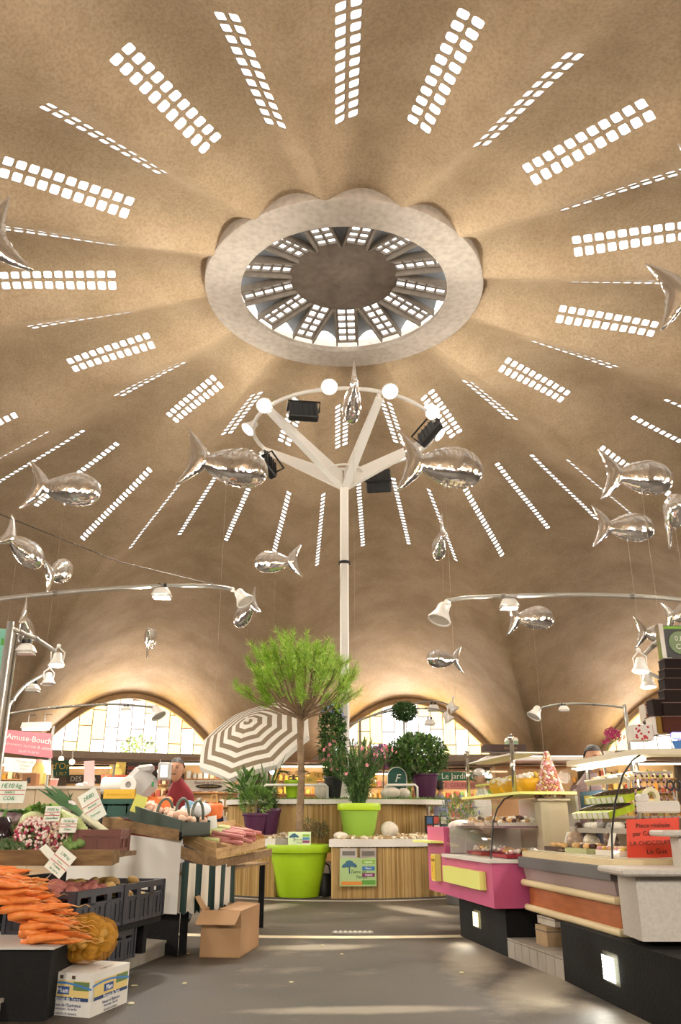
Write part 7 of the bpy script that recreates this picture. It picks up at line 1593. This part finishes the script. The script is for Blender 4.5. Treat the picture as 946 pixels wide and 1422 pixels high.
# trees outside the left window
for i, (x, Y, s_, lab) in enumerate(((192, 22, 1.0, 'tree with pale leaves outside the left arched window'), (172, 24, .7, 'smaller tree outside the left arched window'), (-5, 17, .9, 'tree outside the far left window'))):
    p = atY(x, 1040, Y+8); t = thing('street_tree', lab, 'tree', (p.x, Y+8, 0)); b = MB(); cloud(b, (0, 0, 3.6*s_+.4), (1.0*s_, 1.0*s_, 1.0*s_), 420, .3, .16, .3, .2, 2); b.build('foliage', [G3, G4], t)['kind'] = 'stuff'; b = MB(); b.tube([(0, 0, 0), (0, 0, 3.6*s_)], [.16, .1], 8); b.build('trunk', M_bark, t)
# floor drain, worn marks, litter
p = atZ(490, 1296, 0); t = thing('drain_grate', 'small steel drain grate set in the floor of the aisle', 'drain', (p.x, p.y, .001)); b = MB(); b.box((0, 0, .004), (.36, .16, .008)); b.build('frame', mat('grate_steel', '#8f8b84', .4, .6), t)
for i in range(8): b = MB(); b.box((-.15+i*.043, 0, .01), (.022, .12, .006)); b.build('bar', mat('grate_bar', '#c9c5bd', .4, .5), t)
def patch(poly, name='floor_patch'):
    b = MB(); pts = [atZ(x, y, 0) for x, y in poly]; c = sum(pts, V3())/len(pts)
    b.add([(v.x, v.y, .0025) for v in pts], [tuple(range(len(pts)))]); o = b.build(name, M_worn); tag(o, 'worn pale screed mark on the floor', kind='structure'); return o
ring_pts = []
b = MB(); NA = 60; vs = []
for i in range(NA+1):
    a_ = R_(-60+120*i/NA)
    for r in (5.63, 5.80): vs.append((r*math.sin(a_), -r*math.cos(a_), .002))
b.add(vs, [(2*i, 2*i+1, 2*i+3, 2*i+2) for i in range(NA)]); o = b.build('floor_joint', M_worn); tag(o, 'pale curved joint in the asphalt around the planter', kind='structure')
for i, (x, y) in enumerate(((255, 1367), (405, 1365), (187, 1370), (640, 1352), (447, 1314), (182, 1395), (475, 1326), (262, 1325))):
    p = atZ(x, y, 0); b = lump(90+i, .018, .014, .006, 6, 4, .3); o = b.build('food_scrap', mat('litter_pale', '#d2cba8', .8)); o.location = (p.x, p.y, .005); tag(o, ('scrap of leaf near the cardboard box', 'pale scrap in the middle of the aisle', 'cauliflower crumb by the carton', 'white crumb before the right bases', 'tiny scrap near the drain', 'second crumb by the carton', 'tiny white fleck below the drain', 'white scrap under the striped cloth')[i], 'litter')
# added lamp arms, out of view beside and behind the viewer, brighten the hall
for i, (x, y) in enumerate(((-8, -9), (8, -9), (-9.5, 0), (9.5, 0), (-5, -17.5), (5, -17.5), (0, -19.5))):
    w_ = ('left of the viewer', 'right of the viewer', 'at the left side of the hall', 'at the right side of the hall', 'behind the viewer on the left', 'behind the viewer on the right', 'far behind the viewer')[i]
    t = thing('lamp_arm', 'lamp arm '+w_, 'lamp arm', (x, y, 0)); b = MB(); b.tube([(0, 0, 0), (0, 0, 3.2)], .03, 8); b.build('post', M_arm, t); b = MB(); b.tube(smooth_path([Vector((0, 0, 3.2)), Vector((-.1*x, -.05*y, 3.35)), Vector((-.22*x, -.1*y, 3.3))]), .02, 8); b.build('arm', M_arm, t)
    box_lamp('white box uplight on the arm '+w_, (x*.85, y*.93, 3.5), 0, .24, True, 0, 640 if i > 1 else 520)
    lamp_light('arm_glow', 'SPOT', (x*.8, y*.92, 3.15), (450, 450, 800, 800, 680, 680, 680)[i], (1, .94, .85), (-x*.16, -y*.16, -1), .15, 160, .8)  # added fill spot for stalls and planter, beside each added uplight
# lettering becomes mesh
dg = bpy.context.evaluated_depsgraph_get(); dg.update()
for o in [o for o in COL.objects if o.type == 'FONT']:
    me = bpy.data.meshes.new_from_object(o.evaluated_get(dg)); n = bpy.data.objects.new('lettering', me); COL.objects.link(n); n.parent = o.parent; n.matrix_parent_inverse = o.matrix_parent_inverse.copy(); n.location = o.location; n.rotation_euler = o.rotation_euler; n.scale = o.scale
    bpy.data.objects.remove(o)
